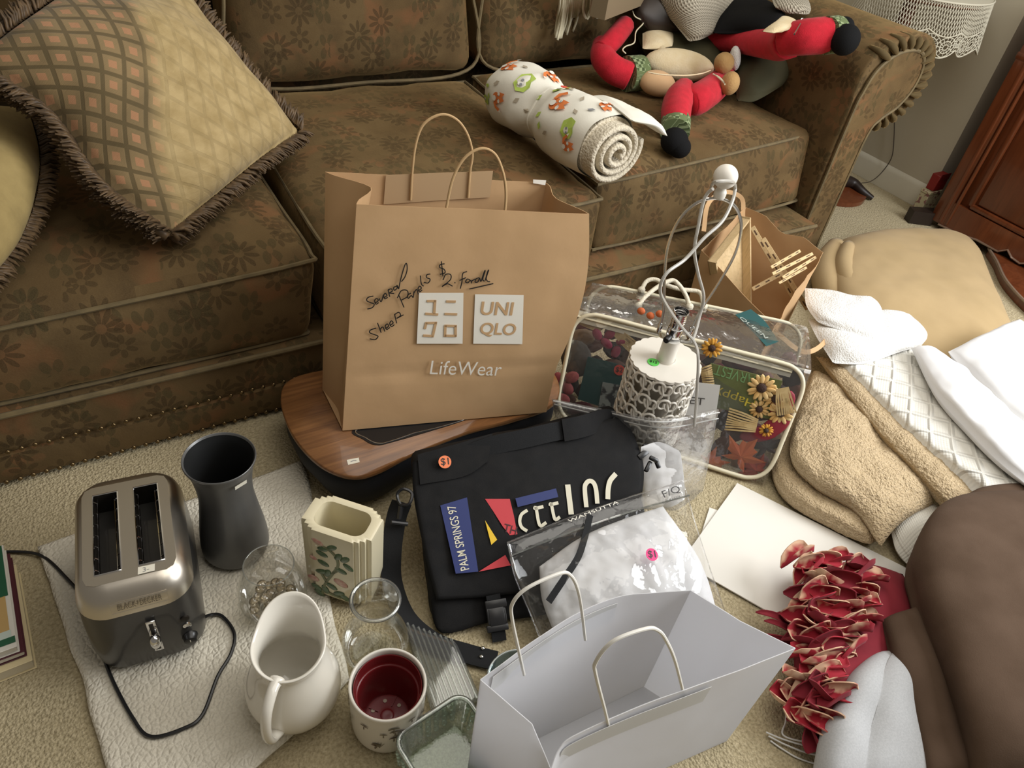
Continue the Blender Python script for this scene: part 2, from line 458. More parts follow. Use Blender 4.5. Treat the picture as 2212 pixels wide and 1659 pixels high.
def terry(name, c1, c2, scale=220, st=.8, depth=.003, tuft=None):
    t = NT(name); co = t.coord('Object')
    a = t.noise(co, scale, 2, .6); vo = t.n('TexVoronoi', {'Vector': co, 'Scale': scale * .8}).outputs['Distance']
    c = t.mix(t.ramp(a, .3, .7), c1, c2)
    h = t.math('ADD', a, t.math('MULTIPLY', vo, -.9))
    if tuft:
        v2 = t.n('TexVoronoi', {'Vector': t.coord('UV'), 'Scale': tuft}, feature='DISTANCE_TO_EDGE', voronoi_dimensions='2D').outputs['Distance']
        h = t.math('ADD', t.math('MULTIPLY', t.ramp(v2, 0, .3), 1.5), h)
    return t.done(t.bsdf(color=c, rough=.95, spec=.08, sheen=.35, normal=t.bump(h, st, depth)))

def wood(name, c1, c2, scale=1.0, rough=.4, coat=0, axis='X', dist=3.0):
    t = NT(name); co = t.coord('Object')
    s = {'X': (1.2, 14, 14), 'Y': (14, 1.2, 14), 'Z': (14, 14, 1.2)}[axis]
    v = t.scale(co, *[q * scale for q in s])
    n = t.noise(v, 2.2, 5, .62, 1.2); n2 = t.noise(t.scale(v, 1, 3, 3), 6, 3)
    c = t.mix(t.ramp(n, .32, .68), c1, c2)
    c = t.mix(t.math('MULTIPLY', t.ramp(n2, .5, .75), .4), c, tuple(q * .55 for q in c1))
    return t.done(t.bsdf(color=c, rough=rough, coat=coat, normal=t.bump(n2, .08, .0006)))

def knit(name, c1, c2, scale=120):
    t = NT(name); uv = t.coord('UV')
    sp = t.n('SeparateXYZ', {0: uv}); u, v = sp.outputs[0], sp.outputs[1]
    su = t.math('SINE', t.math('MULTIPLY', u, scale * 6.283)); sv = t.math('SINE', t.math('ADD', t.math('MULTIPLY', v, scale * 5.0), t.math('MULTIPLY', su, 1.2)))
    h = t.math('ADD', t.math('MULTIPLY', su, .7), t.math('MULTIPLY', sv, .5))
    c = t.mix(t.ramp(h, -.9, .9), c1, c2)
    return t.done(t.bsdf(color=c, rough=.9, spec=.1, sheen=.2, normal=t.bump(h, .7, .002)))

def check_fabric(name, c1, c2, c3, cell=.012):
    t = NT(name); uv = t.coord('UV')
    ch = t.n('TexChecker', {'Vector': uv, 'Color1': c1, 'Color2': c2, 'Scale': 1 / cell}).outputs[0]
    n = t.n('TexVoronoi', {'Vector': uv, 'Scale': 1 / cell * .9}, voronoi_dimensions='2D').outputs['Color']
    r = t.n('SeparateColor', {0: n}).outputs[0]
    c = t.mix(t.math('GREATER_THAN', r, .55), ch, c3)
    return t.done(t.bsdf(color=c, rough=.9, sheen=.3, normal=t.bump(t.noise(uv, 300), .4, .001)))

MT = {}
def mm(name, *a, **k):
    if name not in MT: MT[name] = mat(name, *a, **k)
    return MT[name]
M_sofa = sofa_fabric('floral_chenille', .76)
M_sofapipe = mat('sofa_welt', (.16, .115, .05), .8, (.11, .08, .035), 30, sheen=.2)
M_nail = mat('antique_brass', (.20, .14, .07), .38, metal=1)
M_lattice = lattice_fabric()
M_fringe = mat('brush_fringe_yarn', (.060, .036, .016), .5, (.13, .078, .034), 70, spec=.35, sheen=.3)
M_pillow2 = mat('gold_chenille', (.36, .265, .10), .8, (.27, .195, .07), 14, bump=(120, .4, .002), sheen=.3)
M_carpet = carpet_mat()
M_wall = mat('painted_wall', (.50, .45, .34), .85, (.53, .48, .37), 3, bump=(140, .15, .001))
M_trim = mat('painted_trim', (.70, .66, .54), .5)
M_kraft = mat('kraft_paper', (.60, .385, .20), .75, (.64, .415, .22), 9, bump=(40, .18, .002), spec=.25, transl=.10)
M_kraft_shade = mat('kraft_paper_shaded', (.33, .235, .13), .8, (.36, .26, .15), 9, transl=.12)  # kraft darkened to stand in for shade inside the bag; not used
M_kraft_line = mat('kraft_handle_cord', (.50, .33, .16), .7)
M_kraft_patch = mat('kraft_patch', (.52, .35, .19), .75, transl=.1)
M_ink_white = mat('white_print', (.86, .82, .72), .6)
M_ink_black = mat('black_marker', (.012, .010, .009), .5)
M_white_paper = mat('white_paper', (.90, .905, .93), .65, spec=.3, transl=.48)
M_white_patch = mat('white_paper_patch', (.80, .80, .79), .65, spec=.3, transl=.3)
M_walnut = wood('walnut_laminate', (.30, .135, .047), (.145, .06, .022), 1.4, .32, .25, 'X')
M_blackfab = mat('black_nylon', (.006, .006, .0065), .75, (.009, .0085, .0085), 40, bump=(500, .3, .001), sheen=0, spec=.22)
M_blackweb = mat('black_webbing', (.009, .0095, .0105), .7, bump=(900, .6, .001), spec=.25)
M_blackplastic = mat('black_plastic', (.012, .012, .013), .3)
M_navyfab = mat('dark_bolster', (.010, .011, .015), .65, (.014, .015, .019), 8, bump=(500, .25, .001), spec=.3)
M_clear = film('clear_vinyl', (.97, .97, .97), .022, .42, .04, .02, (16, .35, .02))
M_clear2 = film('zip_bag_film', (.96, .96, .96), .025, .4, .12, .11, (26, .4, .02))
M_glass = film('clear_glass', (.95, .955, .94), .02, .42, .02)
M_glassthick = film('glass_rim', (.86, .88, .86), .14, .85, .03, .08, None, (.8, .85, .82))
M_glassgreen = film('green_tint_glass', (.84, .90, .84), .03, .45, .03, .03, (60, .12, .005), (.45, .6, .47))
M_glasspress = film('pressed_glass', (.86, .88, .85), .06, .6, .04, .06)
M_cream = mat('cream_vinyl', (.74, .68, .50), .5)
M_zip = mat('zipper_tape', (.76, .72, .58), .6, bump=(300, .5, .001))
M_rope = mat('cotton_cord', (.74, .68, .54), .8, bump=(220, .8, .003))
M_lampwhite = mat('white_enamel', (.78, .74, .66), .38, coat=.2)
M_ball = mat('white_finial', (.84, .80, .72), .45)
M_steel = mat('nickel', (.74, .72, .68), .24, metal=1)
M_chrome = mat('chrome', (.75, .75, .76), .08, metal=1)
M_cordclear = mat('clear_lamp_cord', (.62, .60, .55), .25, spec=.6, transl=.25)
M_whitecer = mat('white_glaze', (.80, .765, .68), .12, coat=.5, sss=.0)
M_creamcer = mat('cream_glaze', (.74, .67, .47), .15, coat=.4)
M_burg = mat('burgundy_plastic', (.16, .012, .014), .28)
M_towelwhite = terry('white_terry', (.74, .73, .70), (.82, .81, .78), 260, .6)
M_sheet = mat('white_cotton', (.80, .80, .80), .8, (.77, .77, .78), 6, bump=(60, .15, .002), sheen=.2)
M_tan = mat('tan_fleece', (.40, .285, .14), .9, (.44, .315, .16), 7, bump=(300, .3, .001), sheen=.35)
M_beige = terry('beige_terry', (.46, .345, .20), (.64, .50, .32), 260, .9, .004)
M_brown = mat('brown_microfleece', (.080, .050, .032), .95, (.104, .067, .045), 9, bump=(420, .35, .0012), sheen=.08, spec=.15)
M_grey = mat('heather_jersey', (.40, .405, .41), .85, (.45, .455, .46), 300, bump=(400, .25, .001), sheen=.2)
M_redfelt = mat('crimson_felt', (.235, .012, .024), .9, (.19, .008, .018), 20, sheen=.25)
M_redplush = mat('red_fleece', (.55, .006, .022), .9, (.45, .004, .016), 40, bump=(300, .5, .002), sheen=.4)
M_blackplush = mat('black_plush', (.009, .009, .0095), .9, bump=(300, .4, .002), spec=.12)
M_creamplush = mat('cream_plush', (.74, .60, .36), .9, (.80, .68, .46), 20, bump=(160, .5, .003), sheen=.35)
M_peach = mat('peach_felt', (.60, .38, .20), .9, sheen=.3)
M_olive = mat('olive_cloth', (.050, .042, .015), .85, (.04, .038, .014), 10, bump=(120, .3, .002))
M_bear = mat('golden_plush', (.40, .235, .085), .9, (.46, .28, .11), 30, bump=(160, .5, .003), sheen=.3)
M_knit = knit('oatmeal_knit', (.20, .175, .13), (.52, .47, .37))
M_greencheck = check_fabric('green_check', (.05, .075, .022), (.26, .32, .16), (.12, .16, .06))
M_yarn = mat('cream_yarn', (.66, .60, .42), .85, sheen=.2)
M_mahog = wood('mahogany', (.115, .030, .010), (.17, .047, .016), .6, .3, .3, 'Z')
M_leg = mat('dark_leg', (.018, .010, .007), .45)
M_lace = mat('crochet_cotton', (.60, .56, .44), .9, transl=.15)
M_birch = wood('raw_birch', (.56, .40, .20), (.66, .49, .27), 1.0, .65, 0, 'Z')
M_pine = wood('laser_cut_plywood', (.60, .42, .20), (.70, .52, .28), 2.0, .65, 0, 'Z')
# ------------------------------------------------------------------ the room
V = [(-1.6, -1.2, 0), (4.1, -1.2, 0), (4.1, 3.0, 0), (-1.6, 3.0, 0)]
fl = mesh('floor', np.array(V + [(x, y, -.02) for x, y, _ in V]), [[0, 1, 2, 3], [7, 6, 5, 4], [0, 4, 5, 1], [1, 5, 6, 2], [2, 6, 7, 3], [3, 7, 4, 0]], M_carpet, smooth=0)
tag(fl, 'beige cut pile carpet covering the floor', 'carpet', kind='structure')
wx, jog = 3.42, 1.66
poly = [A(wx, 3.0, 0), A(wx, jog, 0), A(3.95, jog, 0), A(3.95, -1.2, 0), A(4.08, -1.2, 0), A(4.08, 3.0, 0)]
wr_ = mesh('wall_right', *prism(poly, A(0, 0, 2.5)), M_wall, smooth=0)
tag(wr_, 'beige painted wall beside the sofa arm', 'wall', kind='structure')
wb = mesh('wall_back', *rbox((.9, 2.95, 1.25), (5.04, .1, 2.5), 0), M_wall, smooth=0)
tag(wb, 'beige painted wall behind the sofa', 'wall', kind='structure')
bb = B()
prof = [(0, 0), (-.016, 0), (-.016, .085), (-.012, .097), (-.006, .104), (0, .108)]
V0 = [A(wx - .0005 + p, 2.9, z + .0005) for p, z in prof]
bb.add(prism(V0, A(0, -(2.9 - jog), 0)))
bo = bb.make('baseboard_right', M_trim, smooth=30)
tag(bo, 'off white moulded baseboard along the beige wall', 'baseboard', kind='structure')

# ------------------------------------------------------------------ sofa
sofa = thing('sofa', 'brown floral chenille sofa with rolled arm and nailhead trim', 'sofa', (0.9, 1.95, 0))
yb = 1.478
base = mesh('base', *rbox((.72, (yb + 2.5) / 2, .105), (3.3, 2.5 - yb, .19), .012, 2), M_sofa, sofa, boxuv=1.0)
# skirting band between the nail rows stands a little proud
band = mesh('front_rail', *rbox((.72, yb - .004, .052), (3.28, .016, .078), .006, 2), M_sofa, sofa, boxuv=1.0)
nail = mesh('nailhead', *ell((0, 0, 0), (.0055, .004, .0055), nu=8, nv=6), M_nail, None)
nail.name = 'nailhead'
first = True
NL = wloc(sofa)
for z in (.098, .010):
    for k in range(64):
        x = -.62 + k * .0265
        p = A(x, yb - .0135 if z > .05 else yb - .0125, z + .001 * math.sin(k * 1.7))
        if first:
            nail.parent = band; nail.location = tuple(p - NL); first = False
        else:
            inst(nail, p - NL, band)
# welts along the base
mesh('welt', *tube(crv([A(-.9, yb - .002, .196), A(.5, yb - .004, .196), A(2.36, yb - .002, .196)], 30), .007, 8), M_sofapipe, sofa)

def cushion(name, c, r, crown, seed, side=.02, n=16):
    o = mesh(name, *box8(c, r, n, crown, .008, 6, seed, side), M_sofa, sofa, boxuv=1.0, smooth=180)
    c = np.asarray(c)
    for lo in (0, 4):
        e = []
        q = c[lo:lo + 4]
        cen = q.mean(0)
        pts = []
        for i in range(4):
            a, b = q[i], q[(i + 1) % 4]
            for s in (.04, .3, .6, .96):
                p = a + (b - a) * s
                if i == 0: p = p + A(0, -side * .55 * math.sin(math.pi * s), 0)
                pts.append(p + unit(cen - p) * r * .32 + A(0, 0, (r * .28 if lo == 0 else -r * .28)))
        P = crv(pts, 90, True)
        mesh('piping', *tube(P, .0055, 6, True), M_sofapipe, o)
    return o
def c8(fl, fr, br, bl, z0, z1, z0b=None, z1b=None):
    z0b = z0 if z0b is None else z0b; z1b = z1 if z1b is None else z1b
    f = lambda p, z: A(p[0], p[1], z)
    return [f(fl, z0), f(fr, z0), f(br, z0b), f(bl, z0b), f(fl, z1), f(fr, z1), f(br, z1b), f(bl, z1b)]
cL = c8((-.56, 1.50), (.478, 1.495), (.50, 2.46), (-.56, 2.46), .200, .425)
cL[1] = A(.452, 1.50, .196); cL[5] = A(.478, 1.485, .437); cL[4] = A(-.56, 1.51, .385)
cushion('seat_cushion', cL, .035, .045, 1.0)
cM = c8((.492, 1.50), (1.335, 1.50), (1.385, 2.46), (.52, 2.46), .205, .455)
cushion('seat_cushion', cM, .035, .03, 5.0)
cR = c8((1.385, 1.575), (2.40, 1.60), (2.40, 2.46), (1.40, 2.46), .215, .47)
cR[5] = A(2.395, 1.665, .472); cR[4] = A(1.36, 1.585, .455); cR[1] = A(2.385, 1.60, .222)
cushion('seat_cushion', cR, .03, .03, 9.0)
# back cushions
def back(x0, x1, seed, y0=2.44, y1=2.66, lean=.16, h=.58, z=.475):
    c = [A(x0, y0, z), A(x1, y0, z), A(x1, y1, z), A(x0, y1, z), A(x0 + .02, y0 + lean, z + h), A(x1 - .02, y0 + lean, z + h), A(x1 - .02, y1 + lean, z + h), A(x0 + .02, y1 + lean, z + h)]
    o = mesh('back_cushion', *box8(c, .07, 14, .02, .012, 4, seed, .06), M_sofa, sofa, boxuv=1.0, smooth=180)
    P = crv([c[0] + A(.02, 0, .03), (c[0] + c[1]) / 2 + A(0, -.035, .012), c[1] + A(-.02, 0, .03), (c[1] + c[5]) / 2 + A(-.006, -.01, 0), c[5] + A(-.03, .02, -.03), (c[4] + c[5]) / 2, c[4] + A(.03, .02, -.03), (c[0] + c[4]) / 2 + A(.006, -.01, 0)], 80, True)
    mesh('piping', *tube(P, .006, 6, True), M_sofapipe, o)
back(-.50, .505, 2.0); back(.545, 1.415, 6.0); back(1.435, 2.36, 8.0)
mesh('back_frame', *rbox((.72, 2.79, .55), (3.3, .12, .98), .05, 4), M_sofa, sofa, boxuv=1.0)
# right rolled arm: cross-section swept from front to back
outl = [A(2.40, .0), A(2.40, .56), A(2.395, .66), A(2.40, .73), A(2.44, .785), A(2.52, .822), A(2.62, .838), A(2.70, .825), A(2.765, .78), A(2.795, .71), A(2.785, .63), A(2.735, .565), A(2.665, .53), A(2.60, .52), A(2.575, .47), A(2.57, .3), A(2.565, .0)]
outl = np.array(outl); oc = np.vstack([crv(outl[:16], 46), outl[-1:]])
oc = oc - A(0.02, 0)
ys_ = [1.552, 1.556, 1.566, 1.60, 1.9, 2.3, 2.72]
cen = A(2.5, .45)
rings = []
for y in ys_:
    s = {1.552: .955, 1.556: .985}.get(y, 1.0)
    q = cen + (oc - cen) * A(s, 1 - (1 - s) * .4)
    q[:, 1] = np.maximum(q[:, 1], .002)
    up = 0.0 if y < 1.62 else -.05 * min(1, (y - 1.62) / .5)
    q = q + np.stack([0 * q[:, 0], np.where(q[:, 1] > .6, up, 0)], 1) * 0
    rings.append(np.stack([q[:, 0], np.full(len(q), y), q[:, 1]], 1))
V = np.vstack(rings); k = len(oc)
F = gfaces(len(ys_), k, cu=True, flip=True) + [list(range(k)), [(len(ys_) - 1) * k + i for i in range(k)][::-1]]
V = V + (fbm(V, 6, 2, 3.0)[:, None]) * .006 * A(1, 0, 1)
V[:, 2] = np.maximum(V[:, 2], .002)
arm = mesh('arm', V, F, M_sofa, sofa, boxuv=1.0, smooth=50)
# front facing panel with welt and gathered scroll
pan = np.array([A(2.405, .01), A(2.405, .56), A(2.415, .66), A(2.44, .73), A(2.50, .775), A(2.58, .79), A(2.66, .775), A(2.70, .72), A(2.695, .65), A(2.65, .59), A(2.585, .555), A(2.545, .50), A(2.54, .3), A(2.535, .01)])
pc = np.vstack([crv(pan, 60)]) - A(.012, 0)
pv, pf = prism([A(p[0], 1.553, p[1]) for p in pc], A(0, -.012, 0))
fp = mesh('front_panel', pv, pf, M_sofa, arm, boxuv=1.0)
mesh('welt', *tube([A(p[0], 1.541, p[1]) for p in pc], .006, 6), M_sofapipe, arm)
for i in range(17):       # pleats gathered round the scroll
    a = math.radians(-85 + i * 13.5)
    c0 = A(2.58 - .02, .67); d = A(math.cos(a), math.sin(a))
    p0 = c0 + d * A(.125, .12); p1 = c0 + d * A(.205, .155)
    mesh('pleat', *tube(crv([A(p0[0], 1.543, p0[1]), A((p0[0] + p1[0]) / 2, 1.540, (p0[1] + p1[1]) / 2), A(p1[0], 1.553, p1[1]), A(p1[0], 1.60, p1[1] + .004)], 9), [.002, .006, .009, .011, .012, .012, .011, .009, .006], 6), M_sofa, arm, smooth=180)
# ------------------------------------------------------------------ throw pillows
def throw(name, label, ctrl, thick, m, seed, n=44, fl=.036, edges=(0, 1, 2, 3), dens=260):
    P = patch(ctrl, n, n)
    t = thing(name, label, 'pillow', P.reshape(-1, 3).min(0) * A(0, 0, 1) + P.reshape(-1, 3).mean(0) * A(1, 1, 0), 'fringed pillows on the sofa')
    V, F, U = inflate(P, thick, 2.2, 2.2, .016, 7, seed, oct=2)
    mesh('cover', V, F, m, t, uv=U, smooth=180)
    N = gnormals(P); N = -N if N[:, :, 2].mean() < 0 else N
    E = [(P[0], N[0]), (P[:, -1], N[:, -1]), (P[-1], N[-1]), (P[:, 0], N[:, 0])]
    cen = P[n // 2, n // 2]
    b = B()
    for ei in edges:
        L, Nn = E[ei]
        nx = np.gradient(L, axis=0)
        O = np.array([np.cross(unit(t_), n_) for t_, n_ in zip(nx, Nn)])
        O = np.array([o_ if np.dot(o_, p_ - cen) > 0 else -o_ for o_, p_ in zip(O, L)])
        b.add(tube(L + O * fl * .34, fl * .30, 8))
        m_ = dens * 2; seg = np.linspace(0, n - 1.001, m_)
        for q, s in enumerate(seg):
            i = int(s); f = s - i
            p = L[i] * (1 - f) + L[i + 1] * f; nn = Nn[i]; tt = unit(nx[i]); out = O[i]
            # yarn loops lie slanted round the cord like a brush
            ph = random.uniform(-1.5, 1.5); ln = fl * random.uniform(.85, 1.12)
            d = unit(out * math.cos(ph * .55) + nn * math.sin(ph) * .9 + tt * random.uniform(.25, .8))
            p0 = p + nn * math.sin(ph) * .010
            d2 = unit(d * .8 + out * .4 - nn * math.sin(ph) * .5 + tt * random.uniform(-.2, .4))
            b.add(tube([p0, p0 + d * ln * .55, p0 + d * ln * .55 + d2 * ln * .5], [.0040, .0042, .0016], 4, cap=False))
    fr = b.make('fringe', M_fringe, t, smooth=180); fr['kind'] = 'stuff'; fr['label'] = 'dark brown brush fringe'
    return t
g = lambda *a: [G(*p) for p in a]
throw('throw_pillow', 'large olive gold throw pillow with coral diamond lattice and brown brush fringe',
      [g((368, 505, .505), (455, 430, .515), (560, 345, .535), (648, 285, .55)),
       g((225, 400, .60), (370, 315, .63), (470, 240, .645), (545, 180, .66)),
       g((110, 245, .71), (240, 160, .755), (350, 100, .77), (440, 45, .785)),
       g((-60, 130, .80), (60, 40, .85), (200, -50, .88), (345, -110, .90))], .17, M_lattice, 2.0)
throw('throw_pillow', 'yellow olive pillow cut off by the left edge of the photo with twisted fringe',
      [g((-520, 760, .50), (-300, 740, .505), (-90, 660, .505), (30, 520, .51)),
       g((-540, 600, .56), (-300, 560, .58), (-90, 500, .58), (75, 420, .55)),
       g((-540, 440, .62), (-300, 420, .64), (-90, 360, .63), (85, 330, .58)),
       g((-540, 280, .64), (-300, 270, .66), (-90, 240, .65), (60, 230, .60))], .13, M_pillow2, 7.0, n=30, edges=(0, 1), dens=190)
# ------------------------------------------------------------------ flat print helpers
def pxm(p):  # metres per photo pixel at a point
    return np.dot(np.asarray(p) - CAM, RC @ A(0, 0, 1)) / FPX
def stroke_print(name, paths, p0, n, wpx, m, parent, lift=.0012, k=5, label=None, sharp=False):
    """pen or print strokes lying on the plane (p0, n)"""
    b = B(); n = unit(n)
    for path in paths:
        P = np.array([PL(x, y, p0, n) for x, y in path]) + n * lift
        if len(P) > 2: P = crv(P, (len(P) - 1) * k + 1)
        b.add(ribbon(P, wpx * pxm(P[0]), .0006, n))
    o = b.make(name, m, parent, smooth=0)
    if label: o['label'] = label
    return o
def poly_print(name, pts, p0, n, m, parent, lift=.0008, label=None):
    return flatpoly(name, [PL(x, y, p0, unit(n)) for x, y in pts], m, parent, n, lift, label)
def text_print(name, s, c, a, b, p0, n, m, parent, hpx=None, lift=.001, bold=0.0, label=None):
    """word on a plane, centred at pixel c, running from pixel a to pixel b"""
    n = unit(n); PA, PB, PC = PL(*a, p0, n), PL(*b, p0, n), PL(*c, p0, n)
    xd = unit(PB - PA); yd = np.cross(n, xd)
    return lettering(name, s, np.linalg.norm(PB - PA), PC, xd, yd, m, parent, None if hpx is None else hpx * pxm(PC), bold, lift, label)
def sticker(parent, c, p0, n, col, txt, rpx=14, tilt=0.0, name='price_sticker', label=None, lift=.0015, ink=None, shape=1.0):
    n = unit(n); P = PL(*c, p0, n) + n * lift
    r = rpx * pxm(P)
    x = RC @ A(math.cos(tilt), math.sin(tilt), 0); x = unit(x - n * np.dot(x, n)); y = np.cross(n, x)
    o = disc(name, P, n, r, col, parent, 24, x, .0004)
    if label: o['label'] = label
    if txt: lettering('price', txt, r * 1.25, P + n * .0006, x, y, ink or M_ink_black, o, None, .01, .0002)
    return o
M_orange = mat('orange_sticker', (.85, .22, .08), .55)
M_green = mat('green_sticker', (.12, .62, .10), .55)
M_pink = mat('pink_sticker', (.72, .03, .20), .55)
M_red = mat('red_sticker', (.72, .08, .05), .55)
M_label = mat('paper_label', (.78, .74, .62), .6)

# ------------------------------------------------------------------ lap desk
ZD = .14
ol = crv([G(*p, ZD) for p in [(690, 800), (622, 822), (606, 862), (622, 920), (655, 970), (702, 1010), (760, 1029), (815, 1018), (900, 975), (1010, 932), (1110, 905), (1195, 872), (1205, 820), (1150, 762), (1040, 748), (860, 772)]], 90, True)
ol[:, 2] = ZD
lc = ol.mean(0)
lap = thing('lap_desk', 'walnut topped lap desk with dark cushioned underside beneath the brown paper bag', 'lap desk', (lc[0], lc[1], 0))
def shrink(o, d, z):
    q = o.copy(); c = o.mean(0); v = q - c; l = np.linalg.norm(v[:, :2], axis=1, keepdims=True); q[:, :2] = c[:2] + v[:, :2] * (1 - d / l); q[:, 2] = z; return q
rings = [shrink(ol, .003, ZD - .014), shrink(ol, 0, ZD - .011), shrink(ol, 0, ZD - .003), shrink(ol, .003, ZD)]
k = len(ol); V = np.vstack(rings); F = gfaces(4, k, cu=True) + [list(range(k))[::-1], [3 * k + i for i in range(k)]]
mesh('tabletop', V, F, M_walnut, lap, smooth=50)
rings = [shrink(ol, .10, .001), shrink(ol, .055, .006), shrink(ol, .022, .03), shrink(ol, .006, .065), shrink(ol, .006, .10), shrink(ol, .02, ZD - .0145)]
V = np.vstack(rings); F = gfaces(6, k, cu=True) + [list(range(k))[::-1], [5 * k + i for i in range(k)]]
V[:, :2] += fbm(V, 9, 2, 4.0)[:, None] * .006
V[:, 2] = np.maximum(V[:, 2], .001)
mesh('bolster', V, F, M_navyfab, lap, smooth=180)
sl = crv([G(*p, ZD) for p in [(765, 928), (785, 950), (812, 962), (850, 955), (985, 915), (1010, 902), (985, 885), (880, 890)]], 50, True)
mesh('device_tray', *prism(sl, A(0, 0, .0015)), M_blackplastic, lap, smooth=30)
mesh('tray_rim', *tube(shrink(sl, .008, ZD + .002), .0012, 5, True), M_steel, lap)
ud = A(0, 0, 1)
poly_print('price_label', [(749, 994), (775, 989), (777, 999), (752, 1005)], A(0, 0, ZD), ud, M_label, lap, .001)
stroke_print('price_mark', [[(758, 998), (764, 996), (770, 996)]], A(0, 0, ZD), ud, 1.5, mm('pencil_grey', (.3, .3, .3)), lap, .0016)

# ------------------------------------------------------------------ brown paper shopping bag
zb = ZD + .004
BL, BR = G(740, 930, zb), G(1180, 890, zb)
be = unit(BR - BL); nfh = A(be[1], -be[0], 0); ln_ = math.radians(9)
nf = nfh * math.cos(ln_) + A(0, 0, math.sin(ln_))
BLb = G(697, 842, zb); BRb = BLb + (BR - BL) * .97
TL, TR = PL(770, 441, BL, nf), PL(1272, 462, BL, nf)
TLb, TRb = PL(703, 371, BLb, nf), PL(1096, 362, BLb, nf)
TRb = TR - nfh * .155 - be * .015 + A(0, 0, .0)
TRb = PL(1180, 395, BLb, nf)
bag = thing('paper_shopping_bag', 'large brown kraft paper bag with white square logos and black handwriting on the lap desk', 'paper bag', (BL + BR + BLb + BRb) / 4)
def qpatch(c, n=26, m=26):  # c = bl, br, tr, tl
    u = np.linspace(0, 1, n)[None, :, None]; v = np.linspace(0, 1, m)[:, None, None]
    return c[0] * (1 - u) * (1 - v) + c[1] * u * (1 - v) + c[2] * u * v + c[3] * (1 - u) * v
def paper(name, P, m, parent, amp=.004, sc_=5, seed=0.0, crease=None, keep=True):
    n = gnormals(P); a = np.linspace(0, 1, P.shape[1])[None, :]; b = np.linspace(0, 1, P.shape[0])[:, None]
    w = fbm(P.reshape(-1, 3), sc_, 3, seed).reshape(P.shape[:2]) * amp
    env = np.minimum(1, np.minimum(a, 1 - a) * 8 + .15) * np.minimum(1, b * 6 + .1)
    if crease is not None: w = w - .006 * np.exp(-((b - crease) / .012) ** 2)
    return mesh(name, *sheet(P + n * (w * env)[:, :, None], .0012)[:2], m, parent, smooth=60)
Pf = qpatch([BL, BR, TR, TL], 40, 40)
u_ = np.linspace(0, 1, 40)[None, :]; v_ = np.linspace(0, 1, 40)[:, None]
# right edge bows out under the rim as in a half-collapsed bag
Pf = Pf + be * (.030 * np.sin(math.pi * np.clip((v_ - .25) / .75, 0, 1)) * u_ ** 2)[:, :, None]
paper('front_panel', Pf, M_kraft, bag, .003, 6, 1.0, .27)
Pb = qpatch([BLb, BRb, TRb, TLb], 30, 30)
top = np.clip((v_[:30] * 0 + np.linspace(0, 1, 30)[:, None]), 0, 1)
paper('back_panel', Pb, M_kraft, bag, .004, 6, 3.0)
def gusset(f0, f1, b0, b1, inn, seed, topin=1.0, fr_edge=None):
    v = np.linspace(0, 1, 24)[:, None]
    F0 = (f0 * (1 - v) + f1 * v) if fr_edge is None else fr_edge
    B0 = b0 * (1 - v) + b1 * v
    mid = (F0 + B0) / 2 + inn * (.012 + .045 * v ** 1.5 * topin)
    cols = [F0, F0 * .72 + mid * .28 - inn * .004 * v, mid, B0 * .72 + mid * .28 - inn * .004 * v, B0]
    P = np.stack(cols, 1)
    Q = np.array([crv(r, 17) for r in P])
    # sharpen the crease
    return paper('gusset', Q, M_kraft, bag, .002, 9, seed)
gusset(BL, TL, BLb, TLb, be, 5.0, 1.1)
v24 = np.linspace(0, 1, 24)[:, None]
gusset(BR, TR, BRb, TRb, -be, 7.0, .35, fr_edge=BR * (1 - v24) + TR * v24 + be * .030 * np.sin(math.pi * np.clip((v24 - .25) / .75, 0, 1)))
paper('bottom', qpatch([BL, BR, BRb, BLb], 8, 8) + A(0, 0, .002), M_kraft, bag, 0)
# patch glued inside the back panel, then the twisted handles
inn = nf * .004
mesh('handle_patch', *sheet(np.array([[PL(*p, BLb, nf) + inn for p in r] for r in [[(828, 440), (940, 432), (1057, 425)], [(833, 377), (950, 372), (1064, 368)]]]), .0008)[:2], M_kraft_patch, bag)
def cord(name, pts, p0, n, m, parent, r=.0026, lift=.003, k=60, seg=8):
    P = crv([PL(x, y, p0, n) + unit(n) * lift for x, y in pts], k)
    return mesh(name, *tube(P, r, seg), m, parent)
cord('handle', [(963, 470), (967, 440), (980, 385), (1005, 342), (1040, 322), (1070, 334), (1088, 375), (1094, 420), (1091, 470)], BL, nf, M_kraft_line, bag, .0029, -.004)
cord('handle', [(886, 430), (889, 375), (897, 310), (915, 266), (952, 246), (985, 257), (1008, 288), (1019, 330), (1014, 370), (1010, 425)], BLb, nf, M_kraft_line, bag, .0029, .006)
# print
PF = BL + nf * .003
for sq, nm in (([(905, 632), (1001, 632), (999, 742), (900, 742)], 'logo_square'), ([(1026, 635), (1131, 637), (1128, 743), (1022, 742)], 'logo_square')):
    lo = poly_print(nm, sq, PF, nf, M_ink_white, bag, .0012, 'white printed square with cut out letters')
    if sq[0][0] < 1000: lo1 = lo
    else: lo2 = lo
q = lambda x, y: (640 + x / 2.272, 230 + y / 2.272)
kana = [[(640, 953), (684, 953)], [(681, 948), (676, 1016)], [(632, 1015), (696, 1019)], [(735, 955), (782, 956)], [(727, 1016), (789, 1018)],
        [(634, 1061), (690, 1060)], [(685, 1056), (668, 1130)], [(622, 1122), (670, 1125)], [(638, 1058), (630, 1090)],
        [(727, 1074), (786, 1076)], [(731, 1072), (729, 1128)], [(781, 1072), (781, 1128)], [(727, 1123), (785, 1124)]]
for ks in (kana[:3], kana[3:5], kana[5:9], kana[9:]):
    o = stroke_print('letter', [[q(*a) for a in s] for s in ks], PF, nf, 5.6, M_kraft, lo1, .0022)
    o['kind'] = 'stuff'
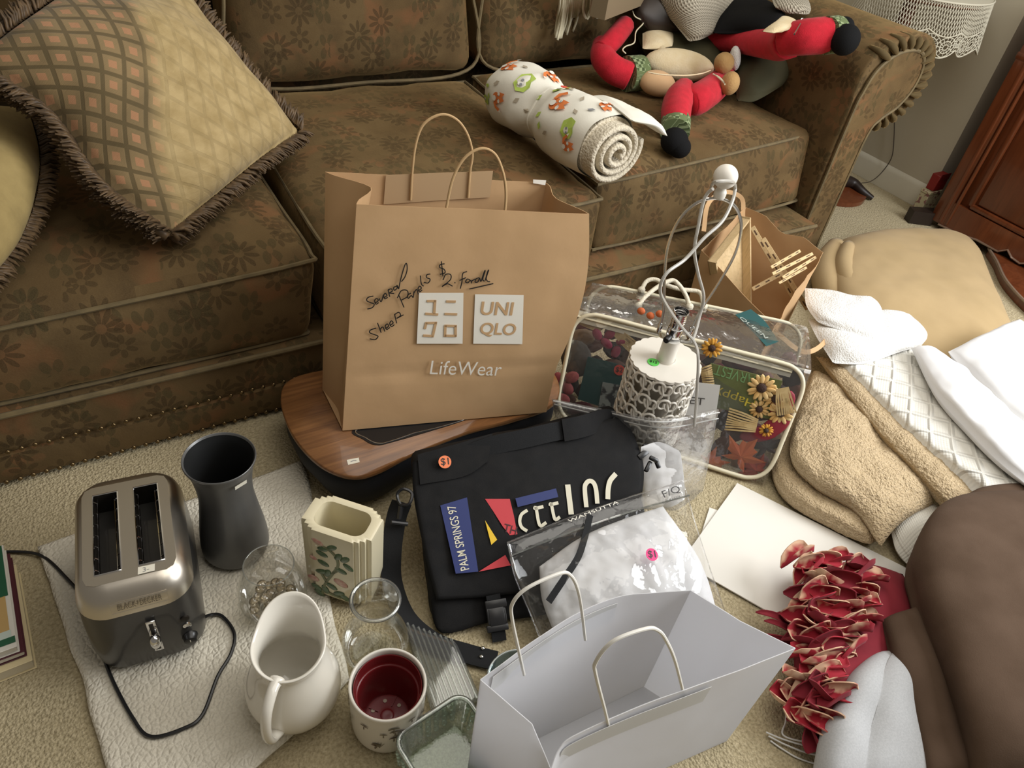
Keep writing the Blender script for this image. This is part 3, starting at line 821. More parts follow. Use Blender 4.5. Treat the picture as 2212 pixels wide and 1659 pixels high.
text_print('letters', 'UNI', q(985, 990), q(905, 988), q(1063, 992), PF, nf, M_kraft, lo2, 32, .0022, .018)
text_print('letters', 'QLO', q(990, 1095), q(903, 1092), q(1078, 1098), PF, nf, M_kraft, lo2, 34, .0022, .018)
text_print('lettering', 'LifeWear', (1008, 795), (931, 793), (1084, 797), PF, nf, M_ink_white, bag, 34, .0016, -.004)
hand = [
 [(378, 928), (352, 935), (345, 950), (362, 960), (382, 968), (372, 985), (348, 992)], [(388, 962), (402, 950), (394, 940), (384, 950), (390, 968), (404, 960)],
 [(406, 940), (416, 956), (427, 924)], [(431, 936), (444, 926), (436, 915), (428, 926), (434, 942), (448, 934)], [(458, 932), (450, 898)], [(450, 898), (466, 893), (470, 905), (456, 913), (480, 916)],
 [(492, 880), (478, 886), (480, 900), (494, 890), (493, 874), (502, 894)], [(502, 894), (508, 862), (520, 815), (533, 775), (541, 770), (543, 800), (532, 835), (515, 858)],
 [(392, 1085), (364, 1095), (360, 1108), (385, 1118), (401, 1126), (386, 1142), (360, 1138)], [(398, 1060), (416, 1108)], [(410, 1092), (424, 1080), (434, 1102)],
 [(440, 1086), (453, 1075), (445, 1065), (436, 1076), (443, 1092), (459, 1082)], [(462, 1071), (475, 1060), (466, 1050), (458, 1063), (467, 1078), (481, 1068)], [(492, 1062), (482, 1020)], [(480, 1020), (502, 1008), (511, 1024), (491, 1038), (526, 1020)],
 [(528, 984), (503, 925)], [(495, 938), (515, 902), (544, 902), (545, 930), (516, 948)], [(562, 914), (546, 924), (549, 940), (563, 926), (572, 936)], [(573, 936), (577, 906)], [(577, 912), (590, 896), (598, 920)],
 [(600, 902), (613, 890), (605, 880), (597, 892), (604, 908), (617, 898)], [(608, 828), (613, 868), (624, 880)], [(657, 820), (640, 824), (639, 838), (656, 846), (646, 864), (625, 861)],
 [(727, 770), (706, 774), (703, 788), (724, 797), (729, 814), (704, 822)], [(711, 758), (719, 832)], [(719, 850), (733, 822), (757, 824), (754, 850), (714, 882), (740, 868), (766, 880)], [(775, 862), (780, 864)],
 [(837, 808), (816, 818), (812, 858), (804, 892)], [(800, 852), (832, 838)], [(838, 844), (829, 858), (841, 863), (851, 850), (838, 844)], [(855, 850), (859, 866)], [(858, 856), (876, 845)],
 [(896, 838), (880, 845), (877, 860), (891, 858), (898, 840), (904, 858)], [(906, 856), (920, 814), (926, 804), (914, 845), (922, 856)], [(926, 853), (937, 811), (943, 802), (931, 840), (938, 856), (950, 858)], [(848, 894), (966, 867)]]
stroke_print('handwriting', [[q(*a) for a in s] for s in hand], PF, nf, 2.3, M_ink_black, bag, .0022, 4, 'black marker handwriting')
sticker_tag = mesh('torn_tag', *sheet(np.array([[PL(*p, BLb, nf) + nf * .006 for p in r] for r in [[(1150, 394), (1176, 398)], [(1150, 386), (1178, 388)]]]), .0008)[:2], M_ink_white, bag)

# ------------------------------------------------------------------ black messenger bag
m0, m1 = G(945, 1382, .012), G(1440, 1290, .012)
m3, m2 = G(888, 992, .215), G(1345, 890, .215)
mc = np.array([m0, m1, m2, m3])
me_ = unit(m1 - m0); mn = unit(np.cross(m1 - m0, m3 - m0))
if mn[2] < 0: mn = -mn
mn = unit(mn)
mess = thing('messenger_bag', 'black nylon messenger bag with palm springs lettering leaning on the lap desk', 'bag', A(*((m0 + m1) / 2)[:2], 0))
dep = A(0, 0, 0) - mn * .085
def lift0(p): p = p.copy(); p[2] = max(p[2], .004); return p
cor = [m0, m1, lift0(m1 + A(.03, .085, 0)), lift0(m0 + A(.02, .085, 0)), m3, m2, m2 + A(.015, .06, -.03), m3 + A(.02, .05, -.03)]
V, F = box8(cor, .022, 18, 0, .006, 8, 2.0, 0)
mesh('body', V, F, M_blackfab, mess, smooth=180)
PM = m0 + mn * .006
def on(p, l=0.0): return PL(p[0], p[1], PM, mn) + mn * l
fl_c = [[on(p, l) for p, l in r] for r in [
    [((942, 1296), .006), (((1060), 1288), .008), ((1180, 1270), .008), ((1330, 1235), .006)],
    [((915, 1190), .010), ((1040, 1185), .012), ((1180, 1165), .012), ((1370, 1120), .010)],
    [((893, 1080), .012), ((1030, 1070), .014), ((1180, 1050), .014), ((1385, 1010), .012)],
    [((889, 1000), .008), ((1010, 965), .010), ((1160, 935), .010), ((1350, 900), .006)]]]
Pfl = patch(fl_c, 40, 50)
mesh('flap', *inflate(Pfl, .006, 60, 60, .004, 9, 3.0, .3)[:2], M_blackfab, mess, smooth=180)
PT = PM + mn * .019
c6 = lambda x, y: (930 + x / 5.144, 1020 + y / 5.144)
M_navy = mat('navy_print', (.012, .024, .13), .6); M_redp = mat('red_print', (.52, .035, .045), .6); M_yel = mat('yellow_print', (.75, .48, .02), .6); M_cr = mat('cream_print', (.68, .64, .50), .6)
pp = lambda nm, pts, m, lf=0.0: poly_print(nm, [c6(*p) for p in pts], PT, mn, m, mess, .0005 + lf)
nv1 = pp('printed_panel', [(108, 370), (405, 280), (530, 1105), (280, 1128)], M_navy)
text_print('letters', 'PALM SPRINGS 97', c6(305, 728), c6(392, 1085), c6(238, 372), PT, mn, M_cr, nv1, 19, .0014, .004)
pp('printed_shape', [(605, 297), (880, 297), (925, 480), (965, 690), (880, 700), (800, 600), (700, 440)], M_redp)
pp('printed_shape', [(535, 1105), (830, 920), (890, 1035)], M_redp)
pp('printed_shape', [(605, 535), (740, 750), (675, 808)], M_yel)
pp('printed_panel', [(935, 295), (1385, 185), (1410, 280), (960, 392)], M_navy, .006)
st = lambda paths, w, m=M_cr, lf=.001: stroke_print('letters', [[c6(*p) for p in s] for s in paths], PT, mn, w, m, mess, lf)
st([[(1075, 422), (1010, 470), (990, 545), (1012, 612), (1072, 655)]], 7)
st([[(1252, 382), (1160, 406), (1172, 402), (1212, 590), (1285, 560)]], 7)
st([[(1418, 340), (1330, 364), (1342, 362), (1380, 522), (1436, 498)]], 7)
st([[(1522, 138), (1562, 470)]], 12)
st([[(1730, 390), (1712, 190), (1728, 125), (1768, 98), (1812, 122), (1838, 200), (1852, 350)]], 10)
st([[(1968, 300), (1972, 190), (1995, 95), (2058, 18)]], 11)
text_print('letters', 'TH', c6(885, 635), c6(815, 620), c6(955, 660), PT, mn, mm('dark_print', (.05, .008, .01)), mess, 18, .0016)
# stitched top panel, carry handle
mesh('top_panel', *sheet(patch([[on((905, 1050), .018), on((1000, 1032), .02), on((1050, 1000), .02)], [on((900, 985), .014), on((985, 962), .016), on((1060, 940), .016)]], 8, 14), .003)[:2], M_blackfab, mess)
hp = [(1000, 985, .222), (1065, 962, .238), (1130, 948, .246), (1190, 934, .252), (1250, 922, .252), (1306, 906, .24), (1325, 915, .222)]
hP = crv([G(*p) for p in hp], 40)
mesh('carry_handle', *ribbon(hP, .042, .004, unit(A(-.05, -.75, .65))), M_blackweb, mess, smooth=40)
mesh('handle_pad', *ribbon(hP[22:36] + unit(A(-.05, -.75, .65)) * .004, .050, .008, unit(A(-.05, -.75, .65))), M_blackfab, mess, smooth=40)
sticker(mess, (960, 999), PT + mn * .004, mn, M_orange, '$1', 14, -.15, label='orange round price sticker', lift=.006)
# shoulder strap, its hook and rivets
S = [(868, 1085, .185), (856, 1120, .15), (846, 1190, .10), (848, 1260, .045), (878, 1335, .020), (940, 1388, .012), (1010, 1412, .010), (1072, 1428, .010)]
sp_ = crv([G(*p) for p in S], 60)
upv = np.array([unit(A(-.35, -.75, .45) * (1 - min(1, i / 35)) + A(.1, -.1, 1) * min(1, i / 35)) for i in range(60)])
strap = mesh('shoulder_strap', *ribbon(sp_, .042, .003, upv), M_blackweb, mess, smooth=40)
for p in ((1043, 1400), (1040, 1418)): mesh('rivet', *ell(G(*p, .014), (.004, .004, .003), nu=10, nv=6), M_steel, strap)
hk = B()
hk.add(tube(crv([G(866, 1090, .19), G(858, 1068, .20), G(872, 1056, .21), G(890, 1066, .205), G(884, 1088, .195)], 24, True), .0035, 6, True)); hk.add(tube([G(862, 1120, .165), G(866, 1092, .188)], .006, 8)); hk.add(tube([G(845, 1128, .160), G(880, 1132, .150)], .005, 8))
hk.make('snap_hook', M_blackplastic, mess)
bk = B(); x, y, z = basis(mn, me_)
for (px_, py_, sx, sy, sz) in ((1068, 1305, .046, .018, .008), (1070, 1332, .034, .036, .010), (1052, 1332, .006, .034, .008), (1088, 1330, .006, .034, .008), (1072, 1356, .046, .014, .008)):
    bk.add(rbox(PL(px_, py_, PM, mn) + mn * .012, (sx, sy, sz), .002, 2, (x, y, z)))
bk.make('side_release_buckle', M_blackplastic, mess)
mesh('buckle_strap', *ribbon([PL(1062, 1285, PM, mn) + mn * .012, PL(1070, 1330, PM, mn) + mn * .006, PL(1078, 1385, PM, mn) + mn * .004], .03, .003, mn), M_blackweb, mess)
hw = B()
for p, s, r in (((1388, 982, .20), (.030, .014, .012), .5), ((1412, 992, .20), (.022, .010, .010), -.6), ((1420, 1002, .19), (.010, .022, .010), .2), ((1400, 1008, .185), (.028, .010, .010), .9), ((1395, 966, .21), (.012, .018, .010), .3)):
    ca, sa = math.cos(r), math.sin(r); ax = (unit(x * ca + y * sa), unit(-x * sa + y * ca), z); hw.add(rbox(G(*p), s, .003, 2, ax))
hw.make('strap_adjuster', M_blackplastic, mess)
# ------------------------------------------------------------------ bath mat
M_mat = terry('looped_bath_mat', (.72, .67, .55), (.84, .79, .67), 260, .5, .0025, 85)
mq = [A(-.235, 1.255), A(.335, 1.265), A(.235, .682), A(-.165, .545)]
Pm = qpatch([A(*mq[3], .009), A(*mq[2], .009), A(*mq[1], .009), A(*mq[0], .009)], 70, 90)
w_ = fbm(Pm.reshape(-1, 3), 5, 2, 1.0).reshape(90, 70)
Pm[:, :, 0] += w_ * .012; Pm[:, :, 1] += np.roll(w_, 9, 0) * .012
V, F, U = inflate(Pm, .016, 40, 40, .0022, 45, 2.0, .25, oct=2)
V[:, 2] = np.maximum(V[:, 2], .0008)
tag(mesh('bath_mat', V, F, M_mat, uv=U, smooth=180), 'off white looped cotton bath mat under the toaster and vases', 'bath mat')
ZM = .0185

# ------------------------------------------------------------------ toaster
TO = A(-.055, 1.030, ZM); TS = 1.13; tx = unit(A(.993, -.125, 0)); ty = A(-tx[1], tx[0], 0); tz = A(0, 0, 1)
def tl(x, y, z): return TO + (tx * x + ty * y + tz * z) * TS
toa = thing('toaster', 'two slice toaster with dark grey body and brushed steel top', 'toaster', TO)
def rrect(hx, hy, r, n=10):
    P = []
    for cx, cy, a0 in ((hx - r, hy - r, 0), (-hx + r, hy - r, 90), (-hx + r, -hy + r, 180), (hx - r, -hy + r, 270)):
        for i in range(n):
            a = math.radians(a0 + 90 * i / (n - 1)); P.append((cx + r * math.cos(a), cy + r * math.sin(a)))
    return np.array(P)
def loft(secs, f, cap0=True, cap1=True):
    """secs: (hx, hy, r, z, dx, dy)"""
    rings = [np.array([f(p[0] + (s[4] if len(s) > 4 else 0), p[1] + (s[5] if len(s) > 5 else 0), s[3]) for p in rrect(s[0], s[1], s[2])]) for s in secs]
    k = len(rings[0]); F = gfaces(len(rings), k, cu=True)
    if cap0: F.append(list(range(k))[::-1])
    if cap1: F.append([(len(rings) - 1) * k + i for i in range(k)])
    return np.vstack(rings), F
M_tbody = mat('charcoal_enamel', (.052, .049, .045), .30, (.045, .043, .04), 3, coat=.3, metal=.35)
M_brush = mat('brushed_steel', (.66, .61, .53), .34, metal=1)
M_dark = mat('toaster_inside', (.02, .016, .012), .5, metal=.4)
mesh('foot', *loft([(.074, .124, .045, 0), (.077, .128, .046, .012)], tl), M_blackplastic, toa)
mesh('body', *loft([(.078, .130, .046, .010), (.084, .138, .048, .014), (.087, .142, .050, .05), (.086, .140, .050, .10), (.084, .134, .048, .150)], tl, True, True), M_tbody, toa, smooth=50)
mesh('steel_collar', *loft([(.0845, .1345, .048, .149), (.084, .133, .048, .158), (.080, .127, .046, .176), (.074, .118, .042, .188), (.069, .108, .036, .193), (.066, .102, .030, .1945)], tl, True, False), M_brush, toa, smooth=50)
# top plate built round the two slots
sw, sl_, gx = .0185, .083, .031
xs = [-.066, -gx - sw, -gx + sw, gx - sw, gx + sw, .066]; ys2 = [-.102, -sl_, sl_, .102]
ring = rrect(.066, .102, .030)
plate = bmesh.new()
b_ = B()
for i in range(5):
    for j in range(3):
        if i in (1, 3) and j == 1: continue
        x0, x1, y0, y1 = xs[i], xs[i + 1], ys2[j], ys2[j + 1]
        q_ = [(x0, y0), (x1, y0), (x1, y1), (x0, y1)]
        c = [tl(a, b, .1945) for a, b in q_]
        cr_ = {(0, 0): 0, (4, 0): 1, (4, 2): 2, (0, 2): 3}.get((i, j))
        if cr_ is not None:
            cut = .020; a = np.array(q_[cr_]); pr = np.array(q_[cr_ - 1]); nx_ = np.array(q_[(cr_ + 1) % 4])
            l1 = min(cut, np.linalg.norm(pr - a) * .95); l2 = min(cut, np.linalg.norm(nx_ - a) * .95)
            e1 = a + (pr - a) / np.linalg.norm(pr - a) * l1; e2 = a + (nx_ - a) / np.linalg.norm(nx_ - a) * l2
            q2 = [np.array(z) for z in q_]; q2[cr_:cr_ + 1] = [e1, (e1 + e2) / 2 * .6 + a * .4, e2]
            c = [tl(z[0], z[1], .1945) for z in q2]
        b_.add((np.array(c), [list(range(len(c)))]))
plate.free()
b_.make('top_plate', M_brush, toa, smooth=0)
for s in (-1, 1):
    cx_ = s * gx
    V = [tl(cx_ + a * sw, b * sl_, z) for z in (.1945, .105) for a, b in ((-1, -1), (1, -1), (1, 1), (-1, 1))]
    sl2 = mesh('bread_slot', np.array(V), [[0, 4, 5, 1], [1, 5, 6, 2], [2, 6, 7, 3], [3, 7, 4, 0], [4, 7, 6, 5]], M_dark, toa, smooth=0)
    mesh('slot_rim', *tube(np.array([tl(cx_ + a * sw, b * sl_, .195) for a, b in ((-1, -1), (-1, -.98), (-1, .98), (-1, 1), (1, 1), (1, .98), (1, -.98), (1, -1))]), .0014, 5, True), M_chrome, sl2)
    for e in (-.7, .7):
        gb = B().add(tube([tl(cx_ + e * sw, -sl_ * .98, .187), tl(cx_ + e * sw, sl_ * .98, .187)], .0012, 5))
        for k_ in range(7): 
            yy = -sl_ * .85 + k_ * sl_ * 1.7 / 6
            gb.add(tube([tl(cx_ + e * sw, yy, .187), tl(cx_ + math.copysign(sw, e), yy, .1935)], .0012, 5))
        gb.make('bread_guard', M_chrome, sl2)
    mesh('bread_carriage', *rbox(tl(cx_, 0, .125), (.006, sl_ * 1.8, .004), 0, 1, (tx, ty, tz)), M_chrome, sl2)
# maker's plate on the collar, lever, buttons, dial, label
cn = unit(-ty * .90 + tz * .42)
lettering('lettering', 'BLACK+DECKER', .070, tl(.006, -.1305, .1675), tx, np.cross(cn, tx), mm('embossed_steel', (.30, .27, .23), .3, metal=1), toa, .010, .006, .0022)
bt = crv([tl(-.032, -.134, .160), tl(.044, -.134, .160), tl(.044, -.1285, .1745), tl(-.032, -.1285, .1745)], 4)
mesh('maker_frame', *tube([p + cn * .0014 for p in [tl(-.034, -.1338, .1600), tl(.046, -.1338, .1600), tl(.046, -.1275, .1752), tl(-.034, -.1275, .1752)]], .0006, 4, True), M_brush, toa)
lv = mesh('lever_track', *rbox(tl(.012, -.1415, .085), (.016, .004, .095), .0015, 2, (tx, ty, tz)), M_chrome, toa)
mesh('track_slot', *rbox(tl(.012, -.1438, .085), (.007, .001, .082), 0, 1, (tx, ty, tz)), M_dark, lv)
mesh('lever', *ell(tl(.012, -.152, .085), (.010, .012, .017), (tx, ty, tz), 18, 12), M_chrome, toa, smooth=180)
for z, m in ((.103, M_dark), (.083, M_chrome)):
    mesh('button', *lathe([(.0075, 0), (.0075, .003), (.006, .004), (0.00001, .0045)], 18, tl(.060, -.136, z), basis(-ty)), m, toa)
dl = mesh('browning_dial', *lathe([(.014, 0), (.014, .004), (.0125, .006), (.011, .014), (.009, .0155), (0.00001, .0155)], 28, tl(.060, -.137, .053), basis(-ty)), M_blackplastic, toa)
mesh('dial_mark', *rbox(tl(.060, -.1528, .059), (.0012, .0006, .006), 0, 1, (tx, ty, tz)), M_label, dl)
flatpoly('price_label', [tl(*p, .1945) for p in ((.010, -.100), (.034, -.100), (.035, -.087), (.011, -.086))], M_label, toa, tz, .0008)
lettering('price', '3-', .010, tl(.022, -.0935, .1945), tx, ty, mm('pencil_grey', (.3, .3, .3)), toa, None, 0, .0014)
cp = [(432, 1340, .045), (452, 1329, .028), (480, 1331, .022), (506, 1368, .022), (499, 1412, .022), (470, 1462, .022), (438, 1543, .022), (398, 1573, .022), (325, 1591, .022), (285, 1548, .022), (240, 1462, .022), (218, 1395, .022), (200, 1318, .022), (140, 1245, .024), (92, 1202, .012), (40, 1192, .006), (-40, 1195, .006)]
mesh('power_cord', *tube(crv([G(*p) for p in cp], 150), .0034, 7, flat=1.0), M_blackplastic, toa)

# ------------------------------------------------------------------ dark metal vase
VP = A(.127, 1.075, ZM)
M_pewter = mat('pewter_finish', (.15, .15, .147), .36, (.11, .11, .108), 5, metal=.45, bump=(60, .06, .001))
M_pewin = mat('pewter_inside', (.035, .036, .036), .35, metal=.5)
dv = thing('metal_vase', 'tall dark pewter waisted vase behind the round glass', 'vase', VP)
zs = np.array([(.058, 0), (.067, .012), (.069, .03), (.066, .07), (.058, .13), (.053, .175), (.054, .215), (.060, .255), (.0665, .275), (.0685, .281), (.067, .284), (.064, .280)])
mesh('body', *lathe_open(np.vstack([[(0.00001, 0)], crv(zs, 60)]), 56, VP), M_pewter, dv, smooth=180)
mesh('inside', *lathe_open(crv([(.0642, .280), (.058, .255), (.050, .2), (.052, .14), (.058, .07), (.055, .012), (.00001, .010)], 30), 56, VP), M_pewin, dv, smooth=180)
pn = unit(A(-.1, -.9, .25)); pc_ = G(502, 1065, .262)
flatpoly('price_label', [VP + (unit(A(math.cos(a), math.sin(a), 0)) * r + A(0, 0, z)) for a, r, z in ((-1.42, .0652, .262), (-1.02, .0652, .262), (-1.02, .0642, .252), (-1.42, .0642, .252))], M_label, dv, pn, .003)

# ------------------------------------------------------------------ cream painted vase
cf0, cf1 = G(648, 1140, .225), G(786, 1186, .225)
cx3 = unit((cf1 - cf0) * A(1, 1, 0)); cy3 = A(-cx3[1], cx3[0], 0)
hl = .074; hd = .046
CVo = (cf0 + cf1) / 2 * A(1, 1, 0) + cy3 * hd + A(0, 0, ZM)
cvz = thing('ceramic_vase', 'cream rectangular ceramic vase with stepped corners and painted pink roses', 'vase', CVo)
st_ = .010
half = [(hl - 3 * st_, -hd), (hl - 3 * st_, -hd + .004), (hl - 2 * st_, -hd + .004), (hl - 2 * st_, -hd + .010), (hl - st_, -hd + .010), (hl - st_, -hd + .018), (hl, -hd + .018)]
q1 = half; q2 = [(x, -y) for x, y in reversed(half)]; q3 = [(-x, -y) for x, y in half]; q4 = [(-x, y) for x, y in reversed(half)]
opoly = np.array(q1 + q2 + q3 + q4)
def castr(poly, a):
    d = A(math.cos(a), math.sin(a)); best = 0
    for i in range(len(poly)):
        p, q_ = poly[i], poly[(i + 1) % len(poly)]; e = q_ - p; den = d[0] * e[1] - d[1] * e[0]
        if abs(den) < 1e-12: continue
        t_ = (p[0] * e[1] - p[1] * e[0]) / den; s_ = (p[0] * d[1] - p[1] * d[0]) / den
        if t_ > 0 and -1e-6 <= s_ <= 1 + 1e-6: best = max(best, t_)
    return best
angs = np.sort(np.concatenate([np.linspace(0, 2 * math.pi, 72, endpoint=False)] + [[(math.atan2(p[1], p[0])) % (2 * math.pi)] for p in opoly]))
orad = np.array([castr(opoly, a) for a in angs])
ipoly = rrect(.054, .031, .022); irad = np.array([castr(ipoly, a) for a in angs])
def ringof(rad, z, s=1.0): return np.array([CVo + cx3 * (r * s * math.cos(a)) + cy3 * (r * s * math.sin(a)) + A(0, 0, z) for r, a in zip(rad, angs)])
rings = [ringof(orad, 0, .93), ringof(orad, .006, .97), ringof(orad, .02, .985), ringof(orad, .205), ringof(orad, .212, .985), ringof(orad * .5 + irad * .5, .214), ringof(irad, .2125), ringof(irad, .205, .98), ringof(irad, .012, .95)]
k = len(angs); F = gfaces(len(rings), k, cu=True) + [list(range(k))[::-1], [(len(rings) - 1) * k + i for i in range(k)]]
mesh('body', np.vstack(rings), F, M_creamcer, cvz, smooth=35)
fn = -cy3; fp0 = CVo - cy3 * hd
c2 = lambda x, y: (460 + x / 2.517, 1000 + y / 2.517)
M_leafg = mat('painted_green', (.035, .085, .03), .3, (.09, .15, .07), 90, coat=.3); M_stem = mat('painted_stem', (.16, .18, .08), .35); M_rose = mat('painted_pink', (.52, .24, .20), .35, (.66, .45, .36), 120, coat=.3)
stroke_print('painted_stem', [[c2(*p) for p in s] for s in [[(590, 735), (600, 695), (615, 650), (650, 605), (680, 560), (670, 515), (640, 480), (600, 455)], [(605, 690), (650, 715), (700, 735)], [(650, 600), (690, 580)], [(620, 650), (585, 590)]]], fp0, fn, 6, M_stem, cvz, .001)
def relief(nm, c, rx, ry, rot, m):
    C0 = PL(*c2(*c), fp0, fn); s = pxm(C0) / 2.517
    a = math.radians(rot); ax = unit(cx3 * math.cos(a) + tz * math.sin(a))
    mesh(nm, *ell(C0, (rx * s, ry * s, .0022), (ax, np.cross(fn, ax), fn), 12, 7), m, cvz, smooth=180)
for c, r in (((598, 468), 20), ((645, 463), 40), ((592, 495), -20), ((680, 512), 60), ((717, 528), 50), ((735, 570), -40), ((600, 545), -25), ((590, 590), 20), ((622, 600), 70), ((695, 588), -20), ((645, 672), -30), ((565, 675), -35), ((580, 706), -45), ((612, 688), -70), ((685, 712), 30), ((717, 735), -30)):
    relief('painted_leaf', c, 38, 21, r, M_leafg)
for c, rx, ry, r in (((568, 430), 38, 20, -25), ((545, 515), 24, 14, -20), ((546, 625), 36, 24, -15), ((695, 655), 46, 28, -25)):
    relief('painted_rose', c, rx, ry, r, M_rose)

# ------------------------------------------------------------------ stemless glass with beads
RG = G(580, 1219, .175) * A(1, 1, 0) + A(0, 0, ZM)
rg = thing('stemless_glass', 'round stemless glass holding clear beads', 'glass', RG)
mesh('bowl', *lathe_open(crv([(.00001, .001), (.030, .001), (.048, .012), (.061, .035), (.066, .062), (.062, .095), (.053, .130), (.0465, .155)], 40), 48, RG), M_glass, rg, smooth=180)
a_ = np.linspace(0, 2 * math.pi, 48, endpoint=False)
mesh('rim', *tube(RG + np.stack([.0465 * np.cos(a_), .0465 * np.sin(a_), 0 * a_ + .155], 1), .0011, 6, True), M_glassthick, rg)
M_bead = film('amber_bead_glass', (.90, .84, .72), .06, .8, .03, .12, None, (.6, .5, .36))
bead = mesh('glass_bead', *ell((0, 0, 0), (.0105, .0105, .0088), nu=16, nv=10), M_bead, smooth=180)
tag(bead, 'clear amber glass bead heaped in the round stemless glass', 'glass bead', 'beads in the stemless glass')
bp = []
for layer, (n_, R_, z_) in enumerate(((8, .037, .022), (3, .013, .016), (6, .034, .041), (2, .010, .036), (4, .022, .058))):
    for i in range(n_):
        a = 2 * math.pi * i / n_ + layer * .5; bp.append(RG + A(R_ * math.cos(a) - .002, R_ * math.sin(a) + .001, z_ + random.uniform(-.002, .002)))
bead.location = tuple(bp[0])
for p in bp[1:]: inst(bead, p, None, (random.uniform(-.5, .5), random.uniform(-.5, .5), 0))

# ------------------------------------------------------------------ white pitcher
PO = A(.131, .690, ZM); sd = unit(A(.41, .91, 0)); sa = math.atan2(sd[1], sd[0])
pit = thing('pitcher', 'glossy white ceramic pitcher with wide spout and loop handle', 'pitcher', PO)
def pring(r, z, sp=0.0, dz=0.0, n=64, sh=0.0):
    P = []
    for i in range(n):
        a = 2 * math.pi * i / n; c = math.cos(a - sa); w = max(0, c) ** 3
        rr = r + sp * w + sh * (-min(0, c)) ** 2
        P.append(PO + A(rr * math.cos(a), rr * math.sin(a), (z + dz * max(0, c) ** 2 - dz * .35 * max(0, -c) ** 2) * .86))
    return np.array(P)
prof = crv([(.048, .0), (.060, .004), (.076, .03), (.083, .065), (.081, .10), (.070, .14), (.0585, .172), (.055, .190), (.058, .210), (.0625, .224)], 34)
rings = []
for r, z in prof:
    t_ = max(0, (z - .15) / .074); rings.append(pring(r, z, .026 * t_ ** 1.5, .030 * t_ ** 2))
rings += [pring(.0615, .2265, .026, .031), pring(.059, .226, .026, .031), pring(.056, .222, .025, .029), pring(.051, .200, .016, .018), pring(.052, .17, .004, .004), pring(.065, .13), pring(.076, .09), pring(.074, .05), pring(.05, .012)]
k = 64; F = gfaces(len(rings), k, cu=True) + [list(range(k))[::-1], [(len(rings) - 1) * k + i for i in range(k)]]
mesh('body', np.vstack(rings), F, M_whitecer, pit, smooth=180)
hd_ = unit(A(-.62, -.78, 0))
def hp_(r, z): return PO + hd_ * r + A(0, 0, z * .86)
hpts = crv([hp_(.052, .206), hp_(.075, .208), hp_(.100, .190), hp_(.112, .155), hp_(.112, .11), hp_(.102, .075), hp_(.078, .055)], 36)
mesh('handle', *tube(hpts, np.interp(np.linspace(0, 1, 36), [0, .1, .5, .9, 1], [.013, .0095, .009, .010, .014]), 12, flat=.75), M_whitecer, pit, smooth=180)

# ------------------------------------------------------------------ carafe
CO = G(811, 1293, .205) * A(1, 1, 0) + A(0, 0, .002)
CO[2] = ZM - .004
cfv = thing('glass_carafe', 'clear glass carafe with rolled rim between the cream vase and red lined pot', 'carafe', CO)
mesh('body', *lathe_open(crv([(.00001, .001), (.040, .001), (.056, .012), (.0635, .038), (.062, .065), (.052, .092), (.041, .115), (.036, .138), (.037, .160), (.0425, .186)], 44), 48, CO), M_glass, cfv, smooth=180)
mesh('rim', *tube(CO + np.stack([.0435 * np.cos(a_), .0435 * np.sin(a_), 0 * a_ + .187], 1), .0038, 10, True), M_glassthick, cfv, smooth=180)
mesh('base', *lathe([(.038, .0005), (.044, .003), (.040, .007), (.00001, .006)], 40, CO), M_glass, cfv)

# ------------------------------------------------------------------ white planter with burgundy liner
KO = G(838, 1476, .142) * A(1, 1, 0)
pot = thing('planter_pot', 'white planter printed with brown mushrooms holding a burgundy liner', 'planter', KO)
M_potw = mat('pot_glaze', (.76, .72, .64), .25, coat=.3)
mesh('body', *lathe(crv([(.052, .001), (.060, .004), (.0645, .02), (.0665, .07), (.0675, .125), (.0680, .139), (.066, .1425), (.0625, .140), (.0618, .125), (.0605, .08), (.056, .012)], 60), 56, KO), M_potw, pot, smooth=180)
lin = mesh('liner', *lathe(crv([(.044, .016), (.050, .05), (.0545, .095), (.0555, .104), (.0590, .106), (.0605, .128), (.0600, .132), (.0580, .131), (.0565, .108), (.0530, .104), (.0515, .095), (.047, .05), (.0405, .0215), (.0385, .0205), (.012, .0205), (.011, .023), (.00001, .023)], 70), 56, KO), M_burg, pot, smooth=60)
for i in range(6):
    a = math.radians(60 * i + 15); disc('drain_hole', KO + A(.028 * math.cos(a), .028 * math.sin(a), .0212), tz, .0036, mm('bright_hole', (.42, .36, .27)), lin, 14)
for i in range(4):
    a = math.radians(90 * i + 40); mesh('rib', *rbox(KO + A(.028 * math.cos(a), .028 * math.sin(a), .0218), (.020, .002, .002), 0, 1, (unit(A(math.cos(a), math.sin(a), 0)), unit(A(-math.sin(a), math.cos(a), 0)), tz)), M_burg, lin)
M_potink = mat('brown_print', (.075, .035, .022), .5); M_potink2 = mat('olive_print', (.16, .13, .08), .5)
pr = [B(), B()]
